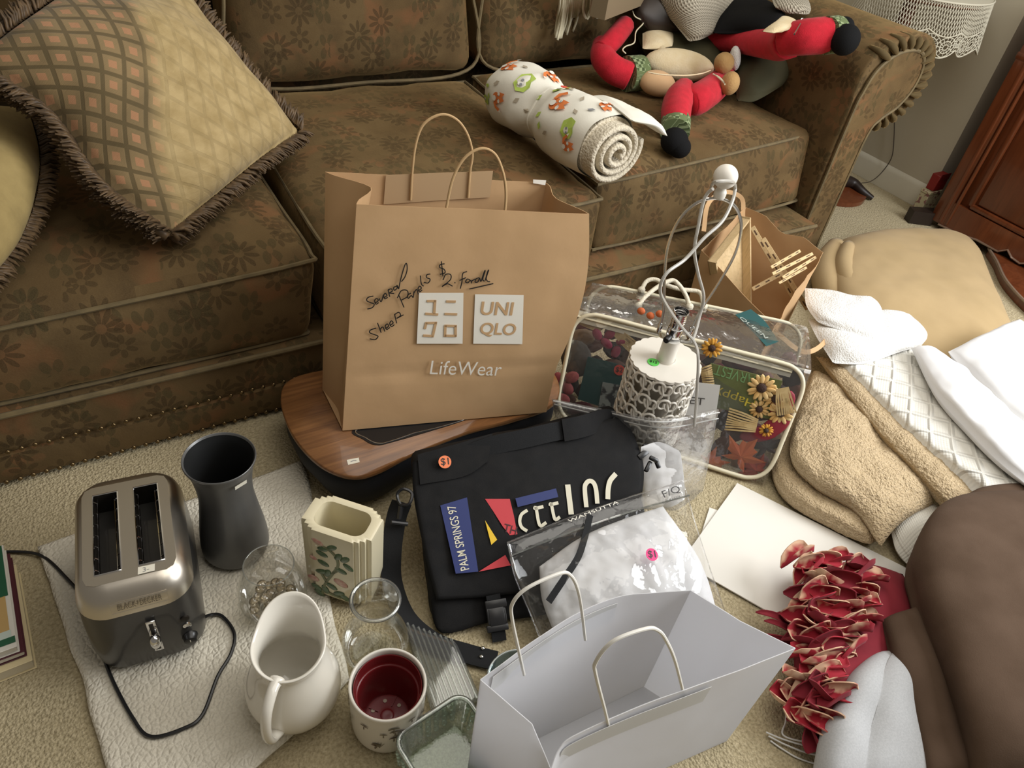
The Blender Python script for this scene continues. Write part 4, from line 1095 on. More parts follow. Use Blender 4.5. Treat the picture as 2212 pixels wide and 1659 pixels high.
for i in range(46):
    a0 = math.radians(150 + random.random() * 270); z0 = random.uniform(.025, .118); s_ = random.uniform(.007, .011)
    def cyl(u, v): r = .0645 + .003 * z0 / .14 + .0012 + .0012 * (.5 + .5 * min(1, max(0, (z0) / .14))); aa = a0 + u / r; return KO + A(r * math.cos(aa), r * math.sin(aa), z0 + v)
    bi = pr[i % 2]
    if i % 3:
        cap_ = [cyl(s_ * math.cos(t_), s_ * .55 * math.sin(t_)) for t_ in np.linspace(0, math.pi, 9)]; bi.add((np.array(cap_), [list(range(9))]))
        bi.add((np.array([cyl(-.0009, 0), cyl(-.0012, -s_ * 1.2), cyl(.0012, -s_ * 1.2), cyl(.0009, 0)]), [[0, 1, 2, 3]]))
    else:
        for t_ in (-.9, -.3, .3, .9):
            bi.add((np.array([cyl(-.0006, -s_), cyl(.0006, -s_), cyl(s_ * math.sin(t_) + .0006, s_ * .9 * math.cos(t_)), cyl(s_ * math.sin(t_) - .0006, s_ * .9 * math.cos(t_))]), [[0, 1, 2, 3]]))
for b_, m in zip(pr, (M_potink, M_potink2)):
    o = b_.make('printed_pattern', m, pot, smooth=0); o['kind'] = 'stuff'

# ------------------------------------------------------------------ square glass dish
d0, d1 = G(852, 1588, .085), G(992, 1496, .085)
dx = unit((d1 - d0) * A(1, 1, 0)); dy = A(dx[1], -dx[0], 0); sdl = np.linalg.norm(d1 - d0) / 2 + .008
DO = (d0 + d1) / 2 * A(1, 1, 0) + dy * sdl
df = lambda x, y, z: DO + dx * x + dy * y + A(0, 0, z)
dish = thing('square_glass_dish', 'square green tinted pressed glass dish beside the white paper bag', 'glass dish', DO)
s_ = sdl
V, F = loft([(s_ * .72, s_ * .72, .018, .001), (s_ * .86, s_ * .86, .022, .006), (s_ * .92, s_ * .92, .024, .03), (s_ * .98, s_ * .98, .026, .075), (s_, s_, .026, .082), (s_ * .985, s_ * .985, .025, .087), (s_ * .93, s_ * .93, .022, .086), (s_ * .90, s_ * .90, .022, .075), (s_ * .82, s_ * .82, .02, .03), (s_ * .74, s_ * .74, .018, .012), (s_ * .5, s_ * .5, .012, .011)], df)
mesh('dish_wall', V, F, M_glassgreen, dish, smooth=50)
rr_ = rrect(s_ * .985, s_ * .985, .026, 8)
mesh('rim', *tube(np.array([df(x * .975, y * .975, .086) for x, y in rr_]), .0048, 10, True), M_glassthick, dish)
tex = B()
for side_ in range(4):
    for i in range(7):
        for j in range(4):
            u = (-.7 + i * .233) * s_; z = .018 + j * .016; w = s_ * (.90 + .06 * j / 3)
            x, y = [(u, -w), (w, u), (-u, w), (-w, -u)][side_]
            tex.add(ell(df(x, y, z), (.006, .006, .006), nu=8, nv=6))
o = tex.make('pressed_dimples', film('dimple_glass', (.86, .92, .86), .05, .7, .03, .10, None, (.6, .72, .62)), dish, smooth=180); o['kind'] = 'stuff'

# ------------------------------------------------------------------ ribbed glass tray
tr = [G(868, 1352, .004), G(985, 1395, .004), G(1040, 1520, .004), G(938, 1560, .004)]
trc = sum(tr) / 4
tray = thing('ribbed_glass_tray', 'clear ribbed rectangular glass tray lying under the black strap', 'glass tray', trc * A(1, 1, 0))
cor = [tr[3], tr[2], tr[1], tr[0]] ; cor = cor + [p + A(0, 0, .022) for p in cor]
cor = [c + A(0, 0, -.002) for c in cor]
mesh('slab', *box8(cor, .009, 8), M_glasspress, tray, smooth=180)
for i in range(9):
    f_ = (i + 1) / 10
    mesh('rib', *tube(crv([(tr[3] * (1 - f_) + tr[2] * f_) * .96 + (tr[0] * (1 - f_) + tr[1] * f_) * .04 + A(0, 0, .019), tr[0] * (1 - f_) + tr[1] * f_ + A(0, 0, .019)], 6), .0026, 6), M_glasspress, tray)
# glass bowl mostly hidden behind the white bag
GO = A(.505, .512, 0)
gb_ = thing('glass_bowl', 'blue grey glass bowl peeking out behind the white paper bag', 'glass bowl', GO)
mesh('bowl', *lathe_open(crv([(.00001, .003), (.03, .002), (.048, .02), (.058, .05), (.062, .072), (.060, .073), (.055, .05), (.045, .023), (.00001, .008)], 30), 40, GO), film('blue_grey_glass', (.66, .74, .76), .06, .7, .03, .12, None, (.3, .42, .45)), gb_, smooth=180)
mesh('rim', *tube(GO + np.stack([.061 * np.cos(a_), .061 * np.sin(a_), 0 * a_ + .073], 1), .0022, 6, True), M_glassthick, gb_)

# ------------------------------------------------------------------ books at the left edge
def book(label, x1, y0, y1, z0, z1, rot, cover, page, mcov, w=.26, extra=None):
    o = A((x1 - w / 2), (y0 + y1) / 2, z0); t = thing('book', label, 'book', o, 'books stacked at the left edge')
    ax = (unit(A(math.cos(rot), math.sin(rot), 0)), unit(A(-math.sin(rot), math.cos(rot), 0)), tz)
    W, D, H = w, y1 - y0, z1 - z0
    mesh('page_block', *rbox(o + A(0, 0, H / 2), (W - .006, D - .006, H - .004), .001, 1, ax), page, t)
    for z in (.001, H - .001): mesh('cover', *rbox(o + A(0, 0, z), (W, D, .002), .0008, 1, ax), mcov, t)
    if extra: extra(o + A(0, 0, H + .0002), ax, t, W, D)
    return t
M_page = mat('book_pages', (.62, .55, .40), .8, bump=(400, .3, .0006))
M_cov_cream = mat('cream_cover', (.66, .55, .32), .6); M_cov_mar = mat('maroon_cover', (.075, .012, .02), .5); M_cov_w = mat('white_cover', (.68, .65, .58), .45); M_cov_g = mat('green_cover', (.018, .075, .04), .45)
book('thick cream covered book at the bottom of the stack by the left edge', -.270, .968, 1.205, .0008, .030, .03, None, M_page, M_cov_cream)
book('book with maroon cover lying second in the stack by the left edge', -.276, .982, 1.225, .0304, .047, .02, None, M_cov_w, M_cov_mar)
def picture(o, ax, t, W, D):
    M = [mat('picture_green', (.02, .10, .05), .4), mat('picture_red', (.45, .02, .015), .4), mat('picture_tan', (.50, .33, .13), .4), mat('picture_pale', (.52, .60, .54), .4)]
    x, y, z = ax
    def quad(x0, y0, x1, y1, m, l): flatpoly('cover_picture', [o + x * a + y * b for a, b in ((x0, y0), (x1, y0), (x1, y1), (x0, y1))], m, t, z, l)
    quad(W / 2 - .05, -D / 2 + .01, W / 2 - .001, -D / 2 + .024, M[0], .001); quad(W / 2 - .05, -D / 2 + .024, W / 2 - .006, -D / 2 + .040, M[3], .001)
    quad(W / 2 - .05, -D / 2 + .04, W / 2 - .008, D / 2 - .01, M[2], .001); quad(W / 2 - .018, D / 2 - .13, W / 2 - .003, D / 2 - .002, M[0], .0013)
    quad(W / 2 - .05, -D / 2 + .065, W / 2 - .028, -D / 2 + .10, M[1], .0013)
book('glossy picture book with green and red cover topmost on the stack by the left edge', -.282, .985, 1.235, .0474, .066, .015, None, M_cov_w, M_cov_w, extra=picture)
# ------------------------------------------------------------------ white paper bag in front
wBL, wBR, wFR, wFL = G(1038, 1468, .345), G(1492, 1275, .337), G(1718, 1400, .345), G(1222, 1606, .333)
wb_ = thing('paper_shopping_bag', 'white paper shopping bag standing open in front', 'paper bag', A(.59, .345, 0))
def dn(p, f=.97):
    c = A(.588, .348, 0); q_ = c + (p - c) * f; q_[2] = .002; return q_
bBL, bBR, bFR, bFL = dn(wBL), dn(wBR), dn(wFR), dn(wFL)
Pk = qpatch([bBL, bBR, wBR, wBL], 30, 24)
rimb = crv([G(x, y, z) for x, y, z in ((1038, 1468, .345), (1100, 1422, .345), (1165, 1376, .345), (1250, 1324, .345), (1340, 1288, .342), (1420, 1280, .338), (1492, 1275, .337))], 30)
for j_ in range(24):
    f_ = (j_ / 23) ** 1.6; Pk[j_] = Pk[j_] + (rimb - Pk[-1] if j_ < 23 else rimb - Pk[-1]) * f_ if j_ < 23 else rimb
paper('back_panel', Pk, M_white_paper, wb_, .002, 5, 11.0)
# rear rim droops towards the left handle
Pfr = qpatch([bFL, bFR, wFR, wFL], 40, 30)
uu = np.linspace(0, 1, 40)[None, :]; vv = np.linspace(0, 1, 30)[:, None]
Pfr = Pfr + A(0, 0, 1) * (-.055 * np.exp(-(uu / .05) ** 2) * vv ** 4)[:, :, None] + A(-.25, -.97, 0) * (.012 * np.sin(math.pi * uu) * vv ** 2)[:, :, None]
rimf = crv([G(x, y, z) for x, y, z in ((1190, 1662, .300), (1209, 1618, .318), (1240, 1590, .330), (1356, 1538, .340), (1486, 1489, .345), (1600, 1446, .345), (1718, 1400, .345))], 40)
Pfr0 = Pfr[-1].copy()
for j_ in range(30): Pfr[j_] = Pfr[j_] + (rimf - Pfr0) * (j_ / 29) ** 1.6
paper('front_panel', Pfr, M_white_paper, wb_, .002, 5, 12.0)
def wgus(f0, f1, b0, b1, inn, seed):
    v = np.linspace(0, 1, 20)[:, None]; F0 = f0 * (1 - v) + f1 * v; B0 = b0 * (1 - v) + b1 * v
    mid = (F0 + B0) / 2 + inn * v ** 1.2
    P = np.stack([F0, (F0 + mid) / 2, mid, (mid + B0) / 2, B0], 1)
    P = patch(P, 20, 17, True)
    return paper('gusset', P, M_white_paper, wb_, .0015, 6, seed)
wgus(bFL, rimf[0], bBL, wBL, A(.022, -.012, 0), 13.0); wgus(bFR, wFR, bBR, wBR, A(-.006, -.002, 0), 14.0)
paper('bottom', qpatch([bFL, bFR, bBR, bBL], 8, 6) + A(0, 0, .001), M_white_paper, wb_, 0)
nbk = unit(np.cross(wBR - wBL, bBL - wBL)); nbk = nbk if nbk[1] < 0 else -nbk
nfr = unit(np.cross(wFR - wFL, bFL - wFL)); nfr = nfr if nfr[1] < 0 else -nfr
cord('handle', [(1128, 1450), (1118, 1405), (1102, 1330), (1103, 1295), (1135, 1262), (1205, 1231), (1228, 1236), (1243, 1265), (1252, 1310), (1260, 1375)], wBL, nbk, mm('white_paper_cord', (.80, .78, .72), .6), wb_, .0026, .006)
cord('handle', [(1322, 1590), (1312, 1545), (1293, 1470), (1293, 1440), (1330, 1396), (1400, 1369), (1428, 1372), (1446, 1395), (1465, 1440), (1485, 1520)], wFL, nfr, mm('white_paper_cord'), wb_, .0026, -.007)
def wpatch(pts, p0, n, l): mesh('handle_patch', *sheet(np.array([[PL(*p, p0, n) + unit(n) * l for p in r] for r in pts]), .0007)[:2], M_white_patch, wb_)
def rimpatch(rim_, i0, i1, d0, d1, nrm_, l_):
    R_ = rim_[i0:i1]; mesh('handle_patch', *sheet(np.stack([R_ + A(0, 0, -d1) + nrm_ * l_, R_ + A(0, 0, -(d0 + d1) / 2) + nrm_ * l_, R_ + A(0, 0, -d0) + nrm_ * l_]), .0007)[:2], M_white_patch, wb_)
rimpatch(rimb, 2, 20, .012, .060, nbk, .0045)
rimpatch(rimf, 8, 30, .014, .062, nfr, .004)

# ------------------------------------------------------------------ clear zipped bag with white sheets
def onz(p, l, zmin=.035):
    P = PL(p[0], p[1], PM, mn) + mn * l
    # keep the pixel's line of sight while lifting off the plane
    r = ray(p[0], p[1]); t_ = np.dot(PM + mn * l - CAM, mn) / np.dot(r, mn); P = CAM + r * t_
    return P if P[2] > zmin else G(p[0], p[1], zmin)
cfilm = [[onz(p[:2], p[2]) for p in r] for r in [
    [(1096, 1172, .035), (1220, 1122, .037), (1350, 1077, .036), (1476, 1038, .035)],
    [(1112, 1245, .045), (1240, 1200, .062), (1375, 1155, .062), (1500, 1122, .048)],
    [(1145, 1325, .055), (1270, 1285, .085), (1405, 1250, .085), (1532, 1222, .060)],
    [(1178, 1410, .055), (1300, 1380, .080), (1440, 1350, .080), (1568, 1325, .060)]]]
cb = thing('zippered_bag', 'clear vinyl bag of folded white sheets with pink sticker on the messenger bag', 'bag', A(*np.mean([p for r in cfilm for p in r], 0)[:2], .03))
Pc = patch(cfilm, 44, 52)
ab = np.abs(np.linspace(-1, 1, 52))[None, :]; bb2 = np.linspace(0, 1, 44)[:, None]
th = .012 + .058 * np.clip((bb2 - .12) / .3, 0, 1) * (1 - ab ** 6)
V, F, U = inflate(Pc, th, 14, 14, .006, 16, 4.0, .25, oct=3)
mesh('vinyl_cover', V, F, M_clear, cb, smooth=180)
csheet = [[onz(p[:2], p[2]) for p in r] for r in [
    [(1165, 1225, .045), (1250, 1165, .050), (1340, 1125, .050), (1430, 1095, .045)],
    [(1170, 1290, .055), (1275, 1215, .066), (1390, 1180, .066), (1480, 1165, .055)],
    [(1190, 1350, .060), (1290, 1300, .085), (1410, 1265, .085), (1520, 1235, .062)],
    [(1215, 1405, .055), (1310, 1375, .078), (1440, 1345, .078), (1545, 1318, .060)]]]
Ps = patch(csheet, 50, 60)
tag(mesh('folded_sheet', *inflate(Ps, .034, 8, 8, .006, 24, 6.0, .3)[:2], M_sheet, smooth=180), 'folded white sheets inside the clear vinyl bag', 'bed sheets')
rim = [Pc[0], Pc[:, -1], Pc[-1][::-1], Pc[::-1, 0]]
mesh('seam_piping', *tube(np.vstack([r[:-1] for r in rim]), .0016, 5, True), M_clear, cb)
hl_ = Pc[6] + gnormals(Pc)[6] * .008 * np.sign(gnormals(Pc)[6][:, 2:3])
mesh('zipper', *tube(hl_, .0022, 6), M_glassthick, cb)
N0 = gnormals(Pc); N0 = N0 * np.sign(N0[:, :, 2:3])
rib_ = [Pc[5, 24], Pc[12, 21], Pc[20, 17], Pc[30, 12], Pc[42, 6]]; rn = [N0[5, 24], N0[12, 21], N0[20, 17], N0[30, 12], N0[42, 6]]
bP = crv([G(1275, 1112, .01) * 0 + onz((1275, 1112), .050), onz((1262, 1165), .075), onz((1248, 1205), .095), onz((1222, 1245), .105), onz((1185, 1300), .105)], 24)
mesh('black_strap', *ribbon(bP, .014, .0015, mn), M_blackweb, cb)
sticker(cb, (1408, 1198), Pc[24, 34] + N0[24, 34] * .046, unit(N0[24, 34]), M_pink, '$1', 14, -.1, label='pink round price sticker', lift=.0)
tp = Pc[3, 46] + N0[3, 46] * .010
text_print('lettering', 'F/Q', (1450, 1063), (1432, 1070), (1468, 1056), tp, N0[3, 46], M_ink_black, cb, 18, .001)
text_print('lettering', 'FULL/QUEEN', (1450, 1080), (1430, 1086), (1466, 1070), tp, N0[3, 46], M_ink_black, cb, 6, .001)
text_print('lettering', 'WAMSUTTA', (1282, 1105), (1228, 1126), (1336, 1084), Pc[1, 26] + N0[1, 26] * .008, N0[1, 26], M_ink_white, cb, 7, .001)

# ------------------------------------------------------------------ white filigree lamp
LZ = .375
LO = G(1438, 776, LZ) * A(1, 1, 0)
lamp = thing('table_lamp', 'white filigree table lamp base with bare harp and ball finial', 'lamp', LO + A(0, 0, 0))
lr = .079
def lp(r, a, z): return LO + A(r * math.cos(a), r * math.sin(a), z)
sc_n = 22; aa = np.linspace(0, 2 * math.pi, sc_n * 8, endpoint=False)
er = lr + .002 + .0035 * np.abs(np.sin(aa * sc_n / 2))
pts = [LO + A(r * math.cos(a), r * math.sin(a), LZ - .007) for r, a in zip(er, aa)]
mesh('top_disc', *prism(pts, A(0, 0, .007)), M_lampwhite, lamp, smooth=30)
mesh('base_disc', *lathe(crv([(.084, .0005), (.088, .008), (.084, .018), (.078, .024), (.05, .026)], 16), 40, LO), M_lampwhite, lamp)
mesh('core', *lathe([(lr - .016, .02), (lr - .016, LZ - .008)], 40, LO), mm('lamp_core', (.30, .27, .22), .7), lamp, smooth=60)
fg = B()
NC = 11; rows = 7; RH = (LZ - .035) / rows
def curl(a0, z0, s, turn, n=20, R=.020):
    P = []
    for i in range(n):
        t_ = i / (n - 1); th_ = turn * (math.pi * .9 + 2.2 * math.pi * t_); rr = R * (1 - .78 * t_)
        P.append(lp(lr + .001 + .003 * math.sin(math.pi * t_), a0 + (s * .013 + rr * math.cos(th_) * turn * .9) / lr, z0 + rr * math.sin(th_) * 1.05))
    return P
for c in range(NC):
    for r in range(rows):
        a0 = 2 * math.pi * (c + .5 * (r % 2)) / NC; z0 = .03 + RH * (r + .5)
        fg.add(tube(curl(a0, z0 + .006, .8, 1), np.linspace(.0036, .0026, 20), 6)); fg.add(tube(curl(a0, z0 + .006, -.8, -1), np.linspace(.0036, .0026, 20), 6))
        fg.add(tube(crv([lp(lr, a0, z0 - RH * .62), lp(lr + .004, a0 + .06, z0 - RH * .2), lp(lr + .002, a0, z0 + RH * .2), lp(lr, a0 - .04, z0 + RH * .5)], 10), [.003] * 9 + [.002], 6))
        fg.add(tube(crv([lp(lr, a0 + .28, z0 - RH * .5), lp(lr + .004, a0 + .20, z0), lp(lr + .001, a0 + .30, z0 + RH * .4)], 8), .0026, 6))
fg.make('filigree', M_lampwhite, lamp, smooth=180)
hx_ = unit(A(RC[0][0], RC[1][0], 0)); hy_ = A(-hx_[1], hx_[0], 0)
def la(x, z, y=0.0): return LO + hx_ * x + hy_ * y + A(0, 0, z)
mesh('neck', *lathe(crv([(.0225, LZ), (.0225, LZ + .004), (.0205, LZ + .006), (.0195, LZ + .050), (.0200, LZ + .058), (.0205, LZ + .060)], 24), 32, LO), M_lampwhite, lamp)
sk = LZ + .062
mesh('saddle', *ribbon(crv([la(-.036, sk + .020), la(-.030, sk + .004), la(0, sk), la(.030, sk + .004), la(.036, sk + .020)], 20), .014, .003, A(0, 0, 1)), M_chrome, lamp)
for s in (-1, 1): mesh('harp_sleeve', *lathe([(.005, 0), (.0055, .004), (.0055, .020), (.004, .024)], 14, la(s * .036, sk + .014)), M_chrome, lamp)
so = mesh('socket', *lathe_open(crv([(.010, sk + .002), (.017, sk + .008), (.0185, sk + .030), (.0165, sk + .036), (.0170, sk + .070), (.0178, sk + .073), (.0162, sk + .073), (.0150, sk + .040)], 40), 28, LO), M_chrome, lamp)
for k_ in range(4): mesh('thread', *tube(LO + np.stack([.0158 * np.cos(a_), .0158 * np.sin(a_), 0 * a_ + sk + .048 + k_ * .006], 1), .0011, 5, True), M_steel, so)
mesh('socket_cup', *lathe([(.0155, sk + .036), (.0155, sk + .038), (.00001, sk + .038)], 24, LO), mm('socket_dark', (.03, .028, .025), .5), so)
kn = unit(-hx_ * .55 - hy_ * .75)
mesh('switch_knob', *lathe([(.004, .012), (.004, .026), (.0075, .027), (.0075, .042), (.006, .044), (.00001, .044)], 16, LO + A(0, 0, sk + .016), basis(kn)), M_blackplastic, lamp)
ht = .405
hpp = crv([la(.036, sk + .022), la(.040, sk + .075), la(.058, sk + .150), la(.071, sk + .225), la(.066, sk + .285), la(.045, sk + .325), la(.016, sk + .343), la(-.016, sk + .343), la(-.045, sk + .325), la(-.066, sk + .285), la(-.071, sk + .225), la(-.058, sk + .150), la(-.040, sk + .075), la(-.036, sk + .022)], 90)
mesh('harp', *tube(hpp, .0032, 8), M_steel, lamp)
zt_ = sk + .343
mesh('finial', *lathe(crv([(.006, zt_ + .002), (.011, zt_ + .004), (.012, zt_ + .016), (.0095, zt_ + .022), (.0085, zt_ + .028)], 14), 24, LO), M_ball, lamp)
mesh('finial_ball', *ell(LO + A(0, 0, zt_ + .048), (.0235, .0235, .0235), nu=32, nv=20), M_ball, lamp, smooth=180)
yl = LO[1]
lc1 = crv([YY(x, y, yy) for x, y, yy in [(1536, 405, yl + .02), (1545, 393, yl - .03), (1580, 392, yl - .03), (1588, 405, yl), (1582, 435, yl - .02), (1560, 478, yl - .04), (1520, 515, yl - .05), (1480, 560, yl - .06), (1440, 590, yl - .07), (1426, 625, yl - .07), (1440, 660, yl - .06), (1475, 710, yl - .05), (1500, 740, yl - .07), (1508, 775, yl - .10), (1505, 850, yl - .115), (1500, 920, yl - .12)]], 110)
lc2 = crv([YY(x, y, yy) for x, y, yy in [(1540, 408, yl - .03), (1528, 418, yl - .02), (1518, 440, yl - .02), (1508, 490, yl - .03), (1500, 540, yl - .04), (1508, 590, yl - .04), (1520, 640, yl - .03), (1512, 680, yl - .03), (1495, 735, yl - .06), (1470, 738, yl - .05)]], 70)
mesh('cord', *tube(lc1, .0034, 7, flat=1), M_cordclear, lamp); mesh('cord', *tube(lc2, .0034, 7), M_cordclear, lamp)
sticker(lamp, (1411, 783), A(0, 0, LZ), tz, M_green, '$15', 13, .5, label='green round price sticker', lift=.001)

# ------------------------------------------------------------------ clear comforter bag of autumn decorations
fTL, fTR, fBR, fBL = G(1245, 668, .305), G(1752, 800, .29), G(1652, 1045, .012), A(1.010, 1.150, .012)
fTLb, fTRb = G(1280, 610, .30), G(1742, 705, .29)
fall = thing('comforter_bag', 'clear zippered bag with cream piping full of autumn decorations', 'bag', A(1.28, .98, 0))
fnrm = unit(np.cross(fBR - fBL, fTL - fBL)); fnrm = fnrm if np.dot(fnrm, CAM - fBL) > 0 else -fnrm
def fq(u, v, l=0.0): return (fBL * (1 - u) * (1 - v) + fBR * u * (1 - v) + fTR * u * v + fTL * (1 - u) * v) + fnrm * l
fback = A(.19, .14, 0)
mesh('front_film', *sheet(np.array([[fq(u, v, .010 * math.sin(math.pi * u) * math.sin(math.pi * v)) for u in np.linspace(0, 1, 30)] for v in np.linspace(0, 1, 18)]), .0008, .004, 14, 3.0)[:2], M_clear, fall, smooth=180)
top_ = patch([[fTL, fq(.33, 1, .0), fq(.66, 1, 0), fTR], [(fTL + fTLb) / 2 + A(0, 0, .012)] + [((fTL * (1 - s) + fTR * s) + (fTLb * (1 - s) + fTRb * s)) / 2 + A(0, 0, .014) for s in (.33, .66)] + [(fTR + fTRb) / 2 + A(0, 0, .01)], [fTLb, fTLb * .67 + fTRb * .33, fTLb * .33 + fTRb * .67, fTRb]], 14, 34)
mesh('top_film', *sheet(top_, .0008, .006, 14, 5.0)[:2], M_clear, fall, smooth=180)
fBRb = fBR + fback * .9; fBLb = fBL + fback * .5
mesh('side_film', *sheet(qpatch([fBR, fBRb, fTRb, fTR], 12, 14), .0008, .005, 14, 8.0)[:2], M_clear, fall, smooth=180)
mesh('back_film', *sheet(qpatch([fBLb, fBRb, fTRb, fTLb], 16, 14), .0008, .004, 10, 9.0)[:2], M_clear, fall, smooth=180)
def rloop(a, b, c, d, r=.035):
    P = []
    for p, q_, s in ((a, b, d), (b, c, a), (c, d, b), (d, a, c)):
        u1, u2 = unit(s - p), unit(q_ - p)
        for t_ in (0, .25, .5, .75, 1): P.append(p + u1 * r * (1 - t_) ** 2 + u2 * r * t_ ** 2)
        e0, e1 = p + u2 * r, q_ - u2 * r
        P += [e0 * .75 + e1 * .25, (e0 + e1) / 2, e0 * .25 + e1 * .75]
    return crv(P, 200, True)
mesh('piping', *tube(rloop(fTL, fTR, fBR, fBL, .075) + fnrm * .002, .0058, 8, True), M_cream, fall, smooth=180)
mesh('piping', *tube(rloop(fTLb, fTRb, fBRb, fBLb, .075), .005, 8, True), M_cream, fall, smooth=180)
zp = [fq(u, 1.0, .002) + (A(0, 0, -.018)) for u in np.linspace(.0, .93, 20)]
mesh('zipper_tape', *ribbon(np.array(zp) + fnrm * .004, .030, .002, fnrm), M_zip, fall)
mesh('zipper_teeth', *tube(np.array(zp) + fnrm * .0065, .0026, 6), M_cream, fall)
# rope handles
c4 = lambda x, y: (1280 + x / 3.77, 320 + y / 3.77)
def ropeh(pts, z):
    P = crv([G(*c4(x, y), z + dz) for x, y, dz in pts], 50)
    o = mesh('rope_handle', *tube(P, .0062, 8), M_rope, fall, smooth=180)
    for e in (P[0], P[-1]): mesh('knot', *ell(e, (.0115, .0105, .010), nu=12, nv=8), M_rope, o, smooth=180)
ropeh([(372, 1285, 0), (425, 1215, .015), (530, 1130, .03), (640, 1078, .04), (700, 1110, .035), (760, 1200, .01), (790, 1290, 0)], .305)
ropeh([(398, 1155, 0), (440, 1085, .015), (510, 1070, .02), (600, 1115, .015), (720, 1150, .01), (870, 1175, .01), (905, 1290, 0)], .305)
wn = unit(np.cross(fTR - fTL, fTLb - fTL)); wn = wn if wn[2] > 0 else -wn
lab = mesh('size_label', *sheet(patch([[PL(*p, fTL + wn * .012, wn) for p in r] for r in [[(1588, 680), (1618, 708), (1655, 748)], [(1622, 668), (1652, 694), (1682, 738)]]], 4, 12), .001)[:2], mm('teal_ribbon', (.018, .085, .085), .6), fall)
text_print('letters', 'QUEEN', (1626, 710), (1598, 690), (1655, 735), fTL + wn * .013, wn, mm('pale_print', (.45, .5, .45)), lab, 12, .004)

# --- decorations inside
def fin(px_, py_, l): return PL(px_, py_, fBL - fnrm * l, fnrm)
fx = unit(fBR - fBL); fy = unit(np.cross(fnrm, fx))
def deco(name, label, cat, c, l, group=None): return thing(name, label, cat, fin(*c, l), group)
M_pet = mat('sunflower_petal', (.72, .40, .05), .7, (.62, .28, .04), 40); M_cent = mat('sunflower_centre', (.045, .02, .012), .8, bump=(300, .8, .002)); M_pal = mat('pale_sunflower', (.78, .58, .28), .7, (.70, .42, .14), 40)
def sunflower(label, c, rpx, l, m):
    t = deco('artificial_sunflower', label, 'sunflower', c, l, 'sunflowers in the autumn bag')
    P0 = fin(*c, l); r = rpx * pxm(P0)
    for i in range(14):
        a = 2 * math.pi * i / 14 + random.uniform(-.1, .1); d = unit(fx * math.cos(a) + fy * math.sin(a)); s = np.cross(fnrm, d)
        mesh('petal', *ell(P0 + d * r * .66 - fnrm * .002 * (i % 2), (r * .40, r * .17, .0018), (d, s, fnrm), 8, 5), m, t, smooth=180)
    mesh('centre', *ell(P0 + fnrm * .001, (r * .36, r * .36, .006), (fx, fy, fnrm), 14, 8), M_cent, t, smooth=180)
sunflower('large sunflower at the top of the harvest bouquet', (1645, 838), 30, .012, M_pal)
sunflower('half hidden sunflower at the right of the harvest bouquet', (1676, 862), 26, .016, M_pal)
sunflower('lower sunflower hanging below the harvest sign', (1686, 892), 27, .014, M_pal)
sunflower('faded sunflower at the lower left of the harvest bouquet', (1640, 884), 21, .018, M_pal)
sunflower('tiny yellow sunflower on the burgundy petal', (1655, 930), 15, .008, M_pet)
sunflower('orange sunflower tucked beneath the zipper right of the lamp', (1538, 752), 22, .02, M_pet)
# harvest sign hangs upside down
sg = deco('harvest_sign', 'olive harvest sign hanging upside down in the clear bag', 'sign', (1600, 850), .022)
sp4 = [(1535, 784), (1690, 822), (1664, 905), (1546, 880)]
V, F = prism([fin(*p, .024) for p in sp4], fnrm * .004); mesh('board', V, F, mat('sign_olive', (.10, .115, .035), .6, (.13, .15, .05), 20), sg, smooth=0)
text_print('lettering', 'HARVEST', (1595, 812), (1648, 826), (1545, 797), fin(1600, 850, .0195), fnrm, mm('sign_green', (.16, .30, .12)), sg, 24, .0005)
text_print('lettering', 'Happy', (1588, 858), (1632, 872), (1545, 845), fin(1600, 850, .0195), fnrm, mm('sign_gold', (.62, .50, .05)), sg, 24, .0005)
# maple leaves
def maple(label, c, rpx, l, rot, m):
    P0 = fin(*c, l); r = rpx * pxm(P0)
    rad = [1, .55, .62, .40, .95, .60, .55, .32, .70, .45, .30, .16, .30, .45, .70, .32, .55, .60, .95, .40, .62, .55]
    P = []
    for i, q_ in enumerate(rad):
        a = rot + 2 * math.pi * i / len(rad); P.append(P0 + (fx * math.cos(a) + fy * math.sin(a)) * r * q_ + fnrm * .004 * math.sin(3 * a))
    n = len(P); ctr = P0 + fnrm * .006; b = np.array(P + [ctr] + [p - fnrm * .0012 for p in P] + [ctr - fnrm * .0012])
    F = [[i, (i + 1) % n, n] for i in range(n)] + [[n + 1 + (i + 1) % n, n + 1 + i, 2 * n + 1] for i in range(n)] + [[(i + 1) % n, i, n + 1 + i, n + 1 + (i + 1) % n] for i in range(n)]
    o = mesh('maple_leaf', b, F, m, smooth=0); tag(o, label, 'maple leaf', 'maple leaves in the autumn bag'); return o
M_mo = mat('orange_leaf', (.62, .16, .04), .7, (.50, .09, .03), 16); M_mr = mat('red_leaf', (.42, .05, .02), .7, (.30, .03, .015), 16); M_md = mat('dusky_leaf', (.045, .05, .045), .7, (.07, .03, .03), 16)
maple('big orange maple leaf at the bottom of the clear bag', (1600, 985), 58, .014, 1.2, M_mo)
maple('red orange maple leaf in the bottom right corner of the clear bag', (1632, 1015), 44, .020, 2.6, M_mr)
maple('orange maple leaf behind the zip bag edge', (1535, 1000), 42, .024, .4, M_mo)
maple('dark green leaf behind the orange maple leaf', (1655, 965), 46, .028, 2.0, M_md)
